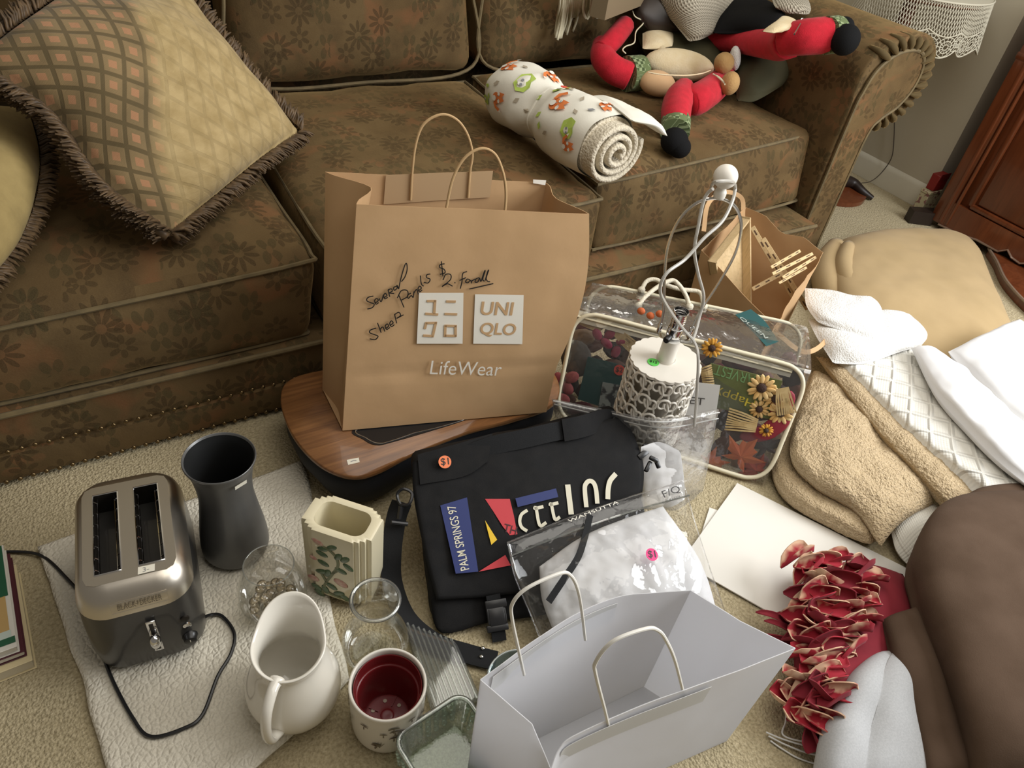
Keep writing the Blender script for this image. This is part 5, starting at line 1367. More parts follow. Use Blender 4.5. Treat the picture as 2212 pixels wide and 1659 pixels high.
# folded burgundy petals, raffia fans, wood slices, blossoms
def blob(name, label, cat, c, l, rx, ry, rot, m, group, th=.006):
    P0 = fin(*c, l); s = pxm(P0); a = rot; d = unit(fx * math.cos(a) + fy * math.sin(a))
    o = mesh(name, *ell(P0, (rx * s, ry * s, th), (d, np.cross(fnrm, d), fnrm), 16, 9), m, smooth=180); return tag(o, label, cat, group)
M_bur = mat('burgundy_silk', (.24, .015, .03), .6); M_mag = mat('magenta_silk', (.26, .012, .05), .6, (.34, .03, .08), 30); M_pinkf = mat('rose_silk', (.42, .10, .10), .7, (.34, .06, .07), 40)
for c, rx, ry, rot, lb in (((1690, 872), 34, 22, 1.3, 'burgundy petal at the right of the sunflowers'), ((1640, 938), 42, 18, .5, 'burgundy petal under the tiny sunflower'), ((1672, 922), 40, 20, 1.0, 'burgundy petal right of the tiny sunflower')):
    blob('silk_petal', lb, 'petal', c, .020, rx, ry, rot, M_bur, 'burgundy petals in the autumn bag')
k_ = 0
for c in ((1300, 700), (1318, 722), (1335, 712), (1310, 742), (1345, 738), (1330, 760), (1290, 722)):
    blob('silk_blossom', 'magenta silk blossom in the cluster left of the lamp', 'blossom', c, .012 + .004 * (k_ % 3), 15, 10, k_ * .9, M_mag, 'magenta blossoms'); k_ += 1
for c in ((1205, 820), (1225, 838), (1215, 862), (1235, 815), (1198, 850)):
    blob('silk_blossom', 'dusty rose silk blossom beside the brown paper bag', 'blossom', c, .012 + .004 * (k_ % 3), 17, 13, k_ * .7, M_pinkf, 'rose blossoms'); k_ += 1
for c in ((1385, 672), (1405, 682), (1425, 678)):
    blob('berry', 'orange berry under the top film of the clear bag', 'berry', c, .03, 9, 8, 0, M_mo, 'berries', .007)
def raffia(label, a, b, w0, w1, l, n=9):
    t = deco('raffia_bundle', label, 'raffia', ((a[0] + b[0]) / 2, (a[1] + b[1]) / 2), l)
    pa, pb = np.array(a, float), np.array(b, float); d = (pb - pa) / np.linalg.norm(pb - pa); s = np.array([-d[1], d[0]])
    for i in range(n):
        f_ = i / (n - 1) - .5; q0 = pa + s * f_ * w0; q1 = pb + s * f_ * w1
        mesh('strand', *ribbon(crv([fin(*q0, l), fin(*((q0 + q1) / 2 + s * 2 * math.sin(i)), l - .003), fin(*q1, l)], 6), .0042, .0012, fnrm), M_birch2, t, smooth=0)
M_birch2 = mat('raffia', (.60, .45, .22), .7, (.48, .33, .14), 60)
raffia('raffia fan under the sunflowers', (1635, 920), (1570, 905), 26, 46, .010)
raffia('raffia fan at the right of the sunflowers', (1690, 838), (1700, 895), 24, 40, .008)
raffia('raffia bundle behind the lamp neck', (1330, 715), (1380, 760), 16, 26, .014)
raffia('raffia tuft beside the brown paper bag under the zipper', (1250, 690), (1300, 705), 14, 22, .012)
raffia('raffia tuft beside the lamp rim', (1515, 812), (1540, 808), 30, 40, .010)
tc = deco('gift_card', 'dark teal card with orange price dot left of the lamp', 'card', (1290, 815), .016)
V, F = prism([fin(*p, .016) for p in ((1270, 770), (1352, 790), (1342, 892), (1248, 862))], fnrm * .002); mesh('card', V, F, mat('teal_card', (.012, .075, .075), .5), tc, smooth=0)
V, F = prism([fin(*p, .0135) for p in ((1302, 825), (1340, 832), (1336, 892), (1292, 882))], fnrm * .001); mesh('photo_label', V, F, mat('photo_label', (.32, .36, .34), .5, (.03, .035, .04), 45, .45, .55), tc, smooth=0)
sticker(tc, (1338, 799), fin(1338, 799, .0135), fnrm, M_red, '$2', 12, .1, label='orange round price sticker')
blob('grey_shape', 'grey shape behind the film beside the brown paper bag', 'ornament', (1245, 775), .03, 34, 42, .3, mat('plain_grey', (.10, .09, .08), .8), None, .012)  # unidentified grey item, drawn as a plain ellipsoid
M_lv = [mat('leaf_brown', (.09, .035, .02), .8), mat('leaf_wine', (.12, .01, .02), .8), mat('leaf_tan', (.26, .17, .10), .8), mat('leaf_mauve', (.22, .12, .10), .8), mat('leaf_black', (.025, .018, .015), .8)]
for i in range(70):
    u, v = (i % 14 + .5 + random.uniform(-.4, .4)) / 14, (i // 14 + .5 + random.uniform(-.3, .3)) / 5
    P0 = fq(u, v) - fnrm * random.uniform(.04, .055); a = random.uniform(0, 6.28); d = unit(fx * math.cos(a) + fy * math.sin(a))
    o = mesh('silk_leaf', *ell(P0, (.040, .026, .004), (d, np.cross(fnrm, d), fnrm), 10, 6), M_lv[i % 5], smooth=180)
    tag(o, 'small silk leaf in the dark filling of the autumn bag', 'leaf', 'silk leaves filling the autumn bag')
# white paper card behind the lamp
pcd = prism([fin(*p, -.014) for p in ((1478, 822), (1556, 832), (1545, 905), (1470, 895))], fnrm * .001)
pc2 = thing('paper_card', 'white paper card with black letters behind the lamp', 'card', pcd[0].mean(0))
mesh('card', *pcd, M_white_patch, pc2, smooth=0)
text_print('lettering', 'ET', (1506, 866), (1490, 862), (1522, 866), fin(1506, 866, -.016), fnrm, mm('grey_ink', (.06, .055, .05)), pc2, 16, .001)

# ------------------------------------------------------------------ zip top plastic bag in front of the lamp
zc = [[YY(*p) for p in r] for r in [
    [(1192, 862, 1.015), (1300, 884, .930), (1425, 905, .812), (1552, 884, .800)],
    [(1205, 905, 1.000), (1330, 945, .900), (1435, 975, .795), (1538, 960, .785)],
    [(1260, 960, .93), (1350, 1010, .865), (1440, 1040, .780), (1522, 1040, .770)],
    [(1300, 1060, .85), (1390, 1090, .800), (1450, 1110, .750), (1508, 1120, .745)]]]
zb_ = thing('zip_bag', 'clear zip top plastic bag with white cloth in front of the filigree lamp', 'plastic bag', A(*zc[3][2][:2], .03))
Pz = patch(zc, 36, 44)
mesh('film', *inflate(Pz, .016, 30, 30, .007, 16, 3.0, .2)[:2], M_clear2, zb_, smooth=180)
for k_ in (1, 3): mesh('zip_track', *tube(Pz[k_] + A(0, -.004, .003), .0016, 6), mm('zip_track', (.62, .62, .6), .4), zb_)
zw = [[YY(*p) for p in r] for r in [[(1385, 965, .812), (1425, 955, .802), (1470, 975, .788)], [(1380, 1030, .80), (1430, 1025, .785), (1478, 1040, .775)], [(1390, 1100, .785), (1440, 1100, .765), (1480, 1110, .76)]]]
tag(mesh('folded_cloth', *inflate(patch(zw, 24, 24), .02, 4, 4, .004, 20, 2.0)[:2], M_sheet, smooth=180), 'folded white cloth inside the zip top plastic bag', 'cloth')

# ------------------------------------------------------------------ small brown bag with wooden pieces
kb = thing('paper_shopping_bag', 'brown paper bag with wooden craft pieces behind the autumn bag', 'paper bag', A(1.86, 1.27, 0))
r0, r1, r2, r3 = G(1515, 540, .285), G(1612, 448, .33), G(1778, 545, .315), G(1672, 705, .25)
kd = lambda p: A(p[0] * .9 + 1.84 * .1 - .03, p[1] * .9 + 1.26 * .1 - .02, .003)
def kp(a, b, seed, tops=None):
    P = qpatch([kd(a), kd(b), b, a], 16, 14)
    if tops is not None: P[-3:, :, 2] += (np.interp(np.linspace(0, 1, 16), np.linspace(0, 1, len(tops)), tops))[None, :] * np.array([.3, .65, 1])[:, None]
    paper('panel', P, M_kraft, kb, .008, 7, seed)
kp(r0, r1, 21.0); kp(r1, r2, 22.0, [0, .01, -.015, .012, 0]); kp(r2, r3, 23.0, [0, .0, -.01, 0]); kp(r3, r0, 24.0)
paper('bottom', qpatch([kd(r0), kd(r1), kd(r2), kd(r3)], 6, 6) + A(0, 0, .001), M_kraft, kb, 0)
hn = unit(np.cross(r2 - r1, A(0, 0, 1)))
mesh('handle', *ribbon(crv([G(1520, 500, .32), G(1530, 440, .36), G(1565, 415, .37), G(1602, 428, .35), G(1605, 470, .31)], 24), .014, .002, unit(A(-.6, -.6, .3))), M_kraft, kb)
mesh('handle', *ribbon(crv([G(1672, 715, .25), G(1735, 760, .20), G(1780, 740, .18), G(1790, 700, .17), G(1755, 665, .17)], 24), .014, .002, unit(A(-.3, -.6, .6))), M_kraft, kb)
# birch tray frame standing in the bag
w0, w1, w2, w3 = G(1546, 568, .295), G(1622, 470, .375), G(1624, 672, .12), G(1562, 668, .12)
wfr = thing('wooden_tray', 'pale birch wooden tray standing upright in the brown paper bag', 'tray', (w2 + w3) / 2)
wnn = unit(np.cross(w1 - w0, w3 - w0)); wnn = wnn if np.dot(wnn, CAM - w0) > 0 else -wnn
tn = -wnn * .028
mesh('back_board', *prism([w0 + tn, w1 + tn, w2 + tn, w3 + tn], wnn * .004), M_birch, wfr, smooth=0)
for a, b in ((w0, w1), (w1, w2), (w2, w3), (w3, w0)):
    cen_ = (w0 + w1 + w2 + w3) / 4; n_ = unit(np.cross(wnn, b - a)); n_ = n_ if np.dot(n_, cen_ - a) > 0 else -n_
    mesh('side', *prism([a, b, b + n_ * .007, a + n_ * .007], tn), M_birch, wfr, smooth=0)
# laser cut plywood strips
def strip(label, a, b, za, zb2, w, t_=.005, slots=6):
    P0, P1 = G(*a, za), G(*b, zb2); d = unit(P1 - P0); n_ = unit(CAM - P0); s = unit(np.cross(n_, d)); n_ = np.cross(d, s)
    t = thing('plywood_strip', label, 'wood strip', P0, 'plywood strips in the brown paper bag'); L_ = np.linalg.norm(P1 - P0)
    mesh('strip', *rbox((P0 + P1) / 2, (L_, w, t_), .0008, 1, (d, s, n_)), M_pine, t)
    for i in range(slots):
        mesh('slot', *rbox(P0 + d * L_ * (i + .5) / slots + n_ * t_ * .5, (L_ / slots * .4, w * .25, .0012), 0, 1, (d, s, n_)), mm('slot_dark', (.10, .05, .025), .7), t)
strip('longest plywood strip running down into the brown bag', (1625, 490), (1712, 640), .33, .17, .016)
strip('second long plywood strip beside the longest one', (1648, 515), (1745, 668), .32, .15, .016)
strip('upper cross strip of plywood pointing to the bag rim', (1665, 578), (1728, 542), .30, .31, .010, slots=4)
strip('middle cross strip of plywood pointing to the bag rim', (1668, 592), (1755, 548), .295, .31, .010, slots=4)
strip('lower cross strip of plywood pointing to the bag rim', (1690, 600), (1762, 556), .285, .30, .010, slots=4)
strip('lowest short plywood strip near the bag rim', (1682, 612), (1742, 578), .27, .29, .008, slots=3)
strip('plywood strip lying across the bottom of the brown bag', (1625, 625), (1690, 590), .20, .25, .014, slots=3)
# ------------------------------------------------------------------ folded textiles on the right
def soft(name, label, cat, rows, t_, m, n=(40, 50), pu=5, pv=5, wr=.006, ws=9, seed=1.0, parent=None, group=None, bottom=1.0, minf=0.0, zmin=.001, oct=3, uv=False, fuzz=0.0, fs=90):
    P = patch([[G(*p) for p in r] for r in rows], *n)
    V, F, U = inflate(P, t_, pu, pv, wr, ws, seed, minf, bottom, oct)
    if fuzz: V = V + fbm(V, fs, 2, 7.0)[:, None] * fuzz * np.vstack([gnormals(P).reshape(-1, 3)] * 2)
    V[:, 2] = np.maximum(V[:, 2], zmin)
    o = mesh(name, V, F, m, parent, uv=U, smooth=180)
    if label: tag(o, label, cat, group)
    return o
tanp = thing('folded_blanket', 'tan fleece blanket folded into a thick pad beside the dresser', 'blanket', A(*G(1960, 640)[:2], 0))
soft('pad', None, None, [
    [(1812, 522, .07), (1900, 508, .085), (2000, 505, .085), (2092, 514, .07)],
    [(1790, 585, .075), (1895, 570, .095), (2020, 572, .095), (2132, 596, .075)],
    [(1800, 655, .075), (1910, 655, .095), (2050, 660, .095), (2172, 690, .075)],
    [(1830, 770, .06), (1950, 790, .08), (2080, 800, .08), (2215, 790, .06)]], .125, M_tan, (44, 54), 5, 6, .010, 5, 2.0, tanp)
for pts_, r_ in (([(1806, 532, .085), (1786, 575, .075), (1792, 630, .065), (1835, 690, .055)], .052), ([(1832, 532, .120), (1822, 575, .112), (1842, 628, .104), (1890, 668, .098)], .036), ([(1800, 560, .04), (1778, 605, .04), (1790, 655, .04), (1830, 710, .04)], .036)):
    P_ = crv([G(*p) for p in pts_], 24); mesh('side_fold', *tube(P_, r_ * np.sin(np.linspace(.5, math.pi - .35, 24)) ** .5, 14), M_tan, tanp, smooth=180)

# beige terry towels
soft('bath_towel', 'beige terry towel lowest of the three along the left side of the pile', 'towel', [
    [(1735, 790, .03), (1690, 920, .03), (1668, 1005, .03), (1700, 1075, .03), (1800, 1135, .03), (1880, 1175, .03)],
    [(1790, 830, .035), (1750, 940, .035), (1735, 1000, .035), (1775, 1050, .035), (1850, 1100, .035), (1920, 1150, .035)],
    [(1850, 860, .035), (1830, 950, .035), (1830, 1000, .035), (1850, 1040, .035), (1900, 1070, .035), (1960, 1110, .035)]], .055, M_beige, (72, 190), 5, 14, .006, 14, 3.0, group='beige terry towels', fuzz=.0028, fs=150)
soft('bath_towel', 'widest beige terry towel folded over in the middle of the pile', 'towel', [
    [(1758, 800, .075), (1722, 900, .085), (1708, 985, .085), (1762, 1050, .08), (1850, 1105, .07), (1903, 1180, .055)],
    [(1800, 820, .085), (1775, 900, .10), (1775, 970, .10), (1830, 1030, .095), (1900, 1080, .085), (1935, 1140, .07)],
    [(1835, 850, .085), (1840, 910, .10), (1850, 960, .10), (1900, 1015, .095), (1950, 1060, .085), (1975, 1110, .07)],
    [(1850, 860, .07), (1880, 920, .08), (1910, 965, .08), (1950, 1010, .08), (1990, 1055, .07), (2015, 1090, .06)]], .06, M_beige, (112, 190), 5, 9, .009, 11, 5.0, group='beige terry towels', fuzz=.0028, fs=150)
soft('bath_towel', 'narrow beige terry towel beside the white quilted blanket', 'towel', [
    [(1762, 770, .10), (1830, 860, .11), (1900, 945, .11), (1960, 1010, .105), (2030, 1085, .095), (2065, 1112, .085)],
    [(1790, 775, .115), (1860, 860, .125), (1935, 945, .125), (1995, 1005, .12), (2060, 1070, .11), (2095, 1095, .095)],
    [(1815, 785, .10), (1885, 862, .11), (1960, 942, .11), (2020, 1000, .105), (2085, 1060, .10), (2125, 1082, .085)]], .05, M_beige, (52, 190), 4, 10, .007, 13, 7.0, group='beige terry towels', fuzz=.0028, fs=150)
# waffle corner
M_waffle = NT('waffle_cotton'); _u = M_waffle.coord('UV')
_s = M_waffle.n('SeparateXYZ', {0: _u}); _h = M_waffle.math('ADD', M_waffle.math('ABSOLUTE', M_waffle.math('SINE', M_waffle.math('MULTIPLY', _s.outputs[0], 460))), M_waffle.math('ABSOLUTE', M_waffle.math('SINE', M_waffle.math('MULTIPLY', _s.outputs[1], 460))))
M_waffle = M_waffle.done(M_waffle.bsdf(color=(.76, .73, .64, 1), rough=.9, sheen=.2, normal=M_waffle.bump(_h, .5, .002)))
soft('waffle_towel', 'cream waffle weave towel corner poking out under the beige towels', 'towel', [
    [(1925, 1150, .03), (1960, 1110, .04), (2030, 1085, .045)], [(1935, 1185, .03), (1985, 1150, .04), (2055, 1110, .05)], [(1960, 1220, .02), (2010, 1190, .03), (2080, 1150, .04)]], .045, M_waffle, (24, 24), 5, 5, .002, 10, 2.0, uv=True)
# white quilted blanket: raised diamond cables
M_quilt = NT('cable_quilt'); _u = M_quilt.coord('UV'); _s = M_quilt.n('SeparateXYZ', {0: _u})
_a = M_quilt.math('ADD', _s.outputs[0], _s.outputs[1]); _b = M_quilt.math('SUBTRACT', _s.outputs[0], _s.outputs[1])
_d = lambda q, k: M_quilt.math('ABSOLUTE', M_quilt.math('SUBTRACT', M_quilt.math('FRACT', M_quilt.math('MULTIPLY', q, k)), .5))
_l = M_quilt.math('MAXIMUM', M_quilt.ramp(_d(_a, 13), .34, .46), M_quilt.ramp(_d(_b, 13), .34, .46))
_k = M_quilt.math('MULTIPLY', M_quilt.math('SINE', M_quilt.math('MULTIPLY', _s.outputs[0], 620)), M_quilt.math('SINE', M_quilt.math('MULTIPLY', _s.outputs[1], 620)))
M_quilt = M_quilt.done(M_quilt.bsdf(color=(.80, .78, .71, 1), rough=.9, sheen=.2, normal=M_quilt.bump(M_quilt.math('ADD', M_quilt.math('MULTIPLY', _l, 3.0), M_quilt.math('MULTIPLY', _k, .18)), .7, .003)))
soft('quilted_blanket', 'white cotton blanket with raised diamond pattern between towels and sheets', 'blanket', [
    [(1806, 788, .125), (1880, 862, .13), (1955, 940, .13), (2025, 1000, .13), (2110, 1068, .125), (2200, 1130, .12)],
    [(1870, 770, .13), (1950, 855, .14), (2030, 935, .14), (2110, 1000, .14), (2190, 1060, .135), (2270, 1110, .13)],
    [(1950, 745, .13), (2030, 835, .14), (2115, 920, .14), (2190, 985, .14), (2270, 1040, .135), (2340, 1090, .13)]], .07, M_quilt, (40, 90), 8, 14, .006, 8, 4.0)
# white hand towel in two folds
ht_ = thing('hand_towel', 'soft white hand towel folded over at the end of the brown paper bag handle', 'towel', A(*G(1860, 720, .14)[:2], .14))
soft('lower_fold', None, None, [[(1745, 690, .17), (1830, 690, .18), (1910, 672, .19), (1965, 678, .18)], [(1765, 730, .17), (1840, 740, .185), (1925, 725, .19), (2002, 722, .175)], [(1800, 785, .155), (1870, 785, .165), (1940, 762, .17), (1990, 748, .165)]], .045, M_towelwhite, (34, 44), 4, 4, .008, 10, 4.0, ht_)
soft('upper_fold', None, None, [[(1738, 622, .21), (1790, 628, .215), (1840, 640, .215), (1880, 640, .22)], [(1742, 660, .205), (1800, 675, .215), (1850, 680, .22), (1905, 668, .22)], [(1765, 695, .20), (1815, 712, .205), (1865, 728, .205), (1906, 738, .205)]], .035, M_towelwhite, (30, 40), 4, 5, .007, 11, 6.0, ht_)
# white sheets
soft('pillowcase', 'long rolled white pillowcase lying along the quilted blanket', 'pillowcase', [
    [(1968, 752, .19), (2020, 850, .20), (2090, 930, .20), (2160, 1000, .20), (2260, 1080, .19)],
    [(1985, 748, .20), (2055, 830, .215), (2130, 905, .215), (2205, 970, .215), (2300, 1045, .20)],
    [(2000, 748, .19), (2085, 812, .20), (2165, 885, .20), (2240, 945, .20), (2340, 1010, .19)]], .06, M_sheet, (30, 70), 3, 8, .009, 9, 8.0)
soft('folded_sheet', 'stack of folded white cotton sheets at the right edge of the photo', 'bed sheets', [
    [(2048, 760, .215), (2120, 840, .22), (2190, 905, .22), (2280, 970, .215)],
    [(2120, 725, .22), (2190, 800, .23), (2260, 865, .23), (2340, 930, .22)],
    [(2200, 690, .215), (2260, 760, .22), (2330, 820, .22), (2400, 880, .215)]], .06, M_sheet, (40, 50), 9, 9, .006, 9, 10.0)
# brown fleece
bl_ = thing('fleece_blanket', 'dark brown fleece blanket piled in the bottom right corner', 'blanket', A(*G(2150, 1350)[:2], 0))
soft('upper_layer', None, None, [
    [(2045, 1112, .115), (2110, 1078, .125), (2212, 1072, .13), (2330, 1085, .13)],
    [(1962, 1210, .115), (2060, 1180, .135), (2200, 1180, .14), (2350, 1200, .14)],
    [(1968, 1300, .11), (2070, 1290, .135), (2210, 1290, .14), (2360, 1310, .14)],
    [(2010, 1430, .10), (2100, 1410, .125), (2230, 1410, .13), (2360, 1440, .13)],
    [(2062, 1570, .09), (2140, 1550, .115), (2250, 1550, .12), (2370, 1580, .12)],
    [(2100, 1710, .08), (2170, 1690, .10), (2270, 1690, .11), (2380, 1720, .11)]], .17, M_brown, (70, 60), 6, 6, .006, 3.5, 3.0, bl_, oct=2)
soft('turned_back_edge', None, None, [[(2030, 1122, .12), (2105, 1066, .14), (2212, 1056, .145), (2330, 1060, .145)], [(2040, 1160, .12), (2115, 1110, .14), (2212, 1095, .145), (2330, 1100, .145)], [(2050, 1190, .12), (2120, 1150, .14), (2212, 1140, .145), (2330, 1140, .145)]], .07, M_brown, (14, 40), 3, 8, .004, 10, 6.0, bl_)
soft('lower_flap', None, None, [
    [(1898, 1345, .085), (1945, 1325, .10), (1990, 1310, .10), (2040, 1310, .10)],
    [(1925, 1430, .085), (1970, 1425, .10), (2020, 1420, .10), (2070, 1420, .10)],
    [(1965, 1550, .075), (2010, 1545, .09), (2060, 1540, .09), (2110, 1540, .09)],
    [(2000, 1690, .07), (2045, 1680, .08), (2100, 1680, .08), (2150, 1680, .08)]], .06, M_brown, (44, 30), 6, 14, .008, 6, 9.0, bl_, oct=2)
# grey jersey
soft('grey_tshirt', 'heather grey jersey shirt draped at the bottom right beside the brown fleece', 'shirt', [
    [(1902, 1432, .080), (1915, 1412, .085), (1928, 1406, .085), (1940, 1410, .085), (1955, 1422, .085)],
    [(1836, 1495, .06), (1862, 1482, .090), (1895, 1482, .088), (1935, 1470, .095), (1985, 1490, .085)],
    [(1788, 1588, .045), (1825, 1575, .082), (1870, 1580, .072), (1925, 1560, .085), (2012, 1590, .07)],
    [(1748, 1700, .04), (1795, 1690, .075), (1850, 1695, .064), (1915, 1680, .075), (2035, 1700, .06)]], .05, M_grey, (60, 70), 6, 6, .008, 8, 12.0, oct=2)

# ------------------------------------------------------------------ white poster board on the carpet
def board(label, pts, z, t_=.003):
    V, F = prism([G(x, y, z) for x, y in pts], A(0, 0, t_)); tag(mesh('poster_board', V, F, M_board, smooth=0), label, 'poster board', 'white boards on the carpet')
M_board = mat('poster_board', (.80, .77, .70), .55, (.77, .74, .67), 4)
board('white board corner showing under the larger white board', [(1532, 1098), (1600, 1120), (1560, 1260), (1490, 1230)], .001)
board('large white poster board lying on the carpet under the red cushion', [(1592, 1045), (1980, 1240), (1830, 1420), (1470, 1215)], .005)

# ------------------------------------------------------------------ red petal cushion
rc = thing('petal_cushion', 'crimson felt cushion covered with red and cream petals', 'cushion', A(*G(1820, 1400)[:2], .01))
soft('cushion_body', None, None, [
    [(1745, 1225, .05), (1800, 1218, .058), (1860, 1218, .062), (1950, 1240, .06)],
    [(1725, 1300, .05), (1800, 1300, .065), (1880, 1300, .068), (1985, 1310, .062)],
    [(1715, 1400, .045), (1790, 1400, .06), (1860, 1400, .06), (1950, 1400, .055)],
    [(1720, 1500, .04), (1780, 1500, .05), (1840, 1490, .055), (1900, 1470, .05)],
    [(1740, 1585, .03), (1780, 1580, .035), (1820, 1560, .04), (1860, 1540, .04)]], .075, M_redfelt, (44, 36), 3, 4, .004, 12, 3.0, rc)
M_petalrc = NT('two_tone_petal'); _u = M_petalrc.coord('UV'); _s = M_petalrc.n('SeparateXYZ', {0: _u})
_n = M_petalrc.noise(M_petalrc.coord(), 26, 2, .5, .3)
_f = M_petalrc.ramp(M_petalrc.math('ADD', M_petalrc.math('MULTIPLY', M_petalrc.math('ABSOLUTE', M_petalrc.math('SUBTRACT', _s.outputs[1], .03)), 14.0), M_petalrc.math('MULTIPLY', M_petalrc.math('SUBTRACT', _n, .5), 2.2)), .40, .75)
M_petalrc = M_petalrc.done(M_petalrc.bsdf(color=M_petalrc.mix(_f, (.33, .006, .02, 1), (.70, .46, .30, 1)), rough=.85, sheen=.3))
def petal(c, L_, W_, ang, tilt, curl_, m, z):
    P0 = G(*c, z); d = RC @ A(math.cos(ang), math.sin(ang), 0); d = unit(d * A(1, 1, 0)); s = A(-d[1], d[0], 0)
    up = unit(A(0, 0, 1) + d * 0); nu_, nv_ = 9, 7
    P = np.zeros((nv_, nu_, 3))
    for j in range(nv_):
        b_ = -1 + 2 * j / (nv_ - 1)
        for i in range(nu_):
            a_2 = i / (nu_ - 1); w = (1 - abs(2 * a_2 - 1) ** 3.2) ** .5 * (.62 + .38 * a_2) + .12
            al = b_ * (1.0 + curl_); rad_ = W_ / 2 / 1.25
            x = L_ * (a_2 - .5); y = rad_ * math.sin(al) * w; h = rad_ * (1 - math.cos(al)) * w + L_ * tilt * .5 * (a_2 - .5) + .12 * L_ * math.sin(3.0 * a_2 + ang)
            ro = .7 * math.sin(ang * 7 + c[0])
            P[j, i] = P0 + d * x + s * (y * math.cos(ro) - h * math.sin(ro)) + A(0, 0, h * math.cos(ro) + y * math.sin(ro))
    V, F, U = sheet(P, .0022); U = np.stack([U[:, 0], U[:, 1]], 1)
    U[:, 1] = np.tile(np.repeat(np.linspace(0, 1, nv_) * .09, nu_), 2)
    return mesh('petal', V, F, m, rc, uv=U, smooth=60)
for row in range(12):
    for col in range(6):
        x = 1726 + col * 28 + random.uniform(-8, 8) + (10 if row % 2 else 0) - (16 if row > 8 else 0); y = 1216 + row * 30 + random.uniform(-7, 7) + col * 2
        if x > 1878 - max(0, row - 4) * 13: continue
        edge = min(1.0, (x - 1715) / 60)
        petal((x, y), random.uniform(.058, .082), random.uniform(.044, .060), random.uniform(-.6, .6) + (math.pi if random.random() < .4 else 0), random.uniform(.2, 1.0), random.uniform(.45, .9), M_petalrc if random.random() < .8 else M_redfelt, .088 + .030 * edge - .0035 * row + random.uniform(-.004, .006))
for (x, y, a) in ((1672, 1338, .35), (1690, 1362, .5), (1684, 1380, .25), (1712, 1345, .4)): petal((x, y), .085, .022, a, -.2, .3, M_redfelt, .05)
for (x, y, a) in ((1752, 1585, 1.9), (1762, 1600, 1.3), (1735, 1572, .4)): petal((x, y), .07, .05, a, -.2, .2, M_redfelt, .045)

# ------------------------------------------------------------------ white wire hangers
def hanger(label, pts, z): 
    P = crv([G(x, y, z) for x, y in pts], 40); o = mesh('wire_hanger', *tube(P, .0018, 6), mm('white_coated_wire', (.78, .78, .76), .35), smooth=180); tag(o, label, 'hanger', 'white wire hangers')
hanger('white wire hanger bottom bar nearest the photo bottom', [(1664, 1600), (1690, 1618), (1730, 1640), (1790, 1655), (1850, 1650)], .004)
hanger('white wire hanger bar second from the bottom', [(1660, 1590), (1700, 1610), (1750, 1628), (1800, 1632), (1850, 1625)], .008)
hanger('white wire hanger bar just under the red flap', [(1655, 1582), (1695, 1598), (1740, 1610), (1790, 1612), (1840, 1605)], .012)
hanger('white wire hanger with an upright arm beside the white bag', [(1720, 1520), (1702, 1530), (1697, 1560), (1692, 1588), (1740, 1602), (1800, 1600)], .016)

# ------------------------------------------------------------------ rolled baby blanket
ax0, ax1 = G(1090, 188, .575), G(1310, 318, .580)
bd = unit(ax1 - ax0); bs = unit(np.cross(bd, A(0, 0, 1))); bu = np.cross(bs, bd); BLn = np.linalg.norm(ax1 - ax0)
bs = -bs
rb = thing('rolled_baby_blanket', 'white baby blanket with fox print rolled up and tied in the middle', 'baby blanket', A(*((ax0 + ax1) / 2)[:2], .47))
M_bbl = mat('white_minky', (.80, .77, .67), .85, bump=(160, .15, .002), sheen=.3); M_bin = terry('sherpa_lining', (.60, .53, .40), (.72, .65, .52), 160, .8, .004)
M_fox = mat('fox_orange_print', (.72, .20, .05), .8); M_gr = mat('leaf_green_print', (.42, .55, .10), .8); M_tau = mat('taupe_print', (.42, .36, .27), .8); M_gry = mat('grey_print', (.25, .25, .26), .8); M_wht = mat('white_print_face', (.80, .78, .70), .8)
def brad(t_): return np.interp(t_, [-.04, 0, .05, .15, .34, .47, .53, .60, .75, .92, 1.0], [.02, .065, .098, .113, .112, .088, .091, .110, .114, .111, .106])
def bpt(t_, a, l=0.0):
    r = brad(t_) + l; lift_ = .003 * math.sin(5 * a + 9 * t_)
    return ax0 + bd * BLn * t_ + (bs * math.cos(a) + bu * math.sin(a) * .88) * (r + lift_) 
ts = np.concatenate([np.linspace(-.04, .1, 8), np.linspace(.14, 1.0, 40)]); NA = 56
V = np.array([bpt(t_, 2 * math.pi * k_ / NA) for t_ in ts for k_ in range(NA)])
pin = np.exp(-((np.repeat(ts, NA) - .49) / .05) ** 2)
V = V + (fbm(V, 18, 2, 2.0) * (.002 + .006 * pin))[:, None] * (V - (ax0 + np.outer((V - ax0) @ bd, bd))) * 10
F = gfaces(len(ts), NA, cu=True) + [list(range(NA))[::-1]]
mesh('outer_layer', V, F, M_bbl, rb, smooth=180)
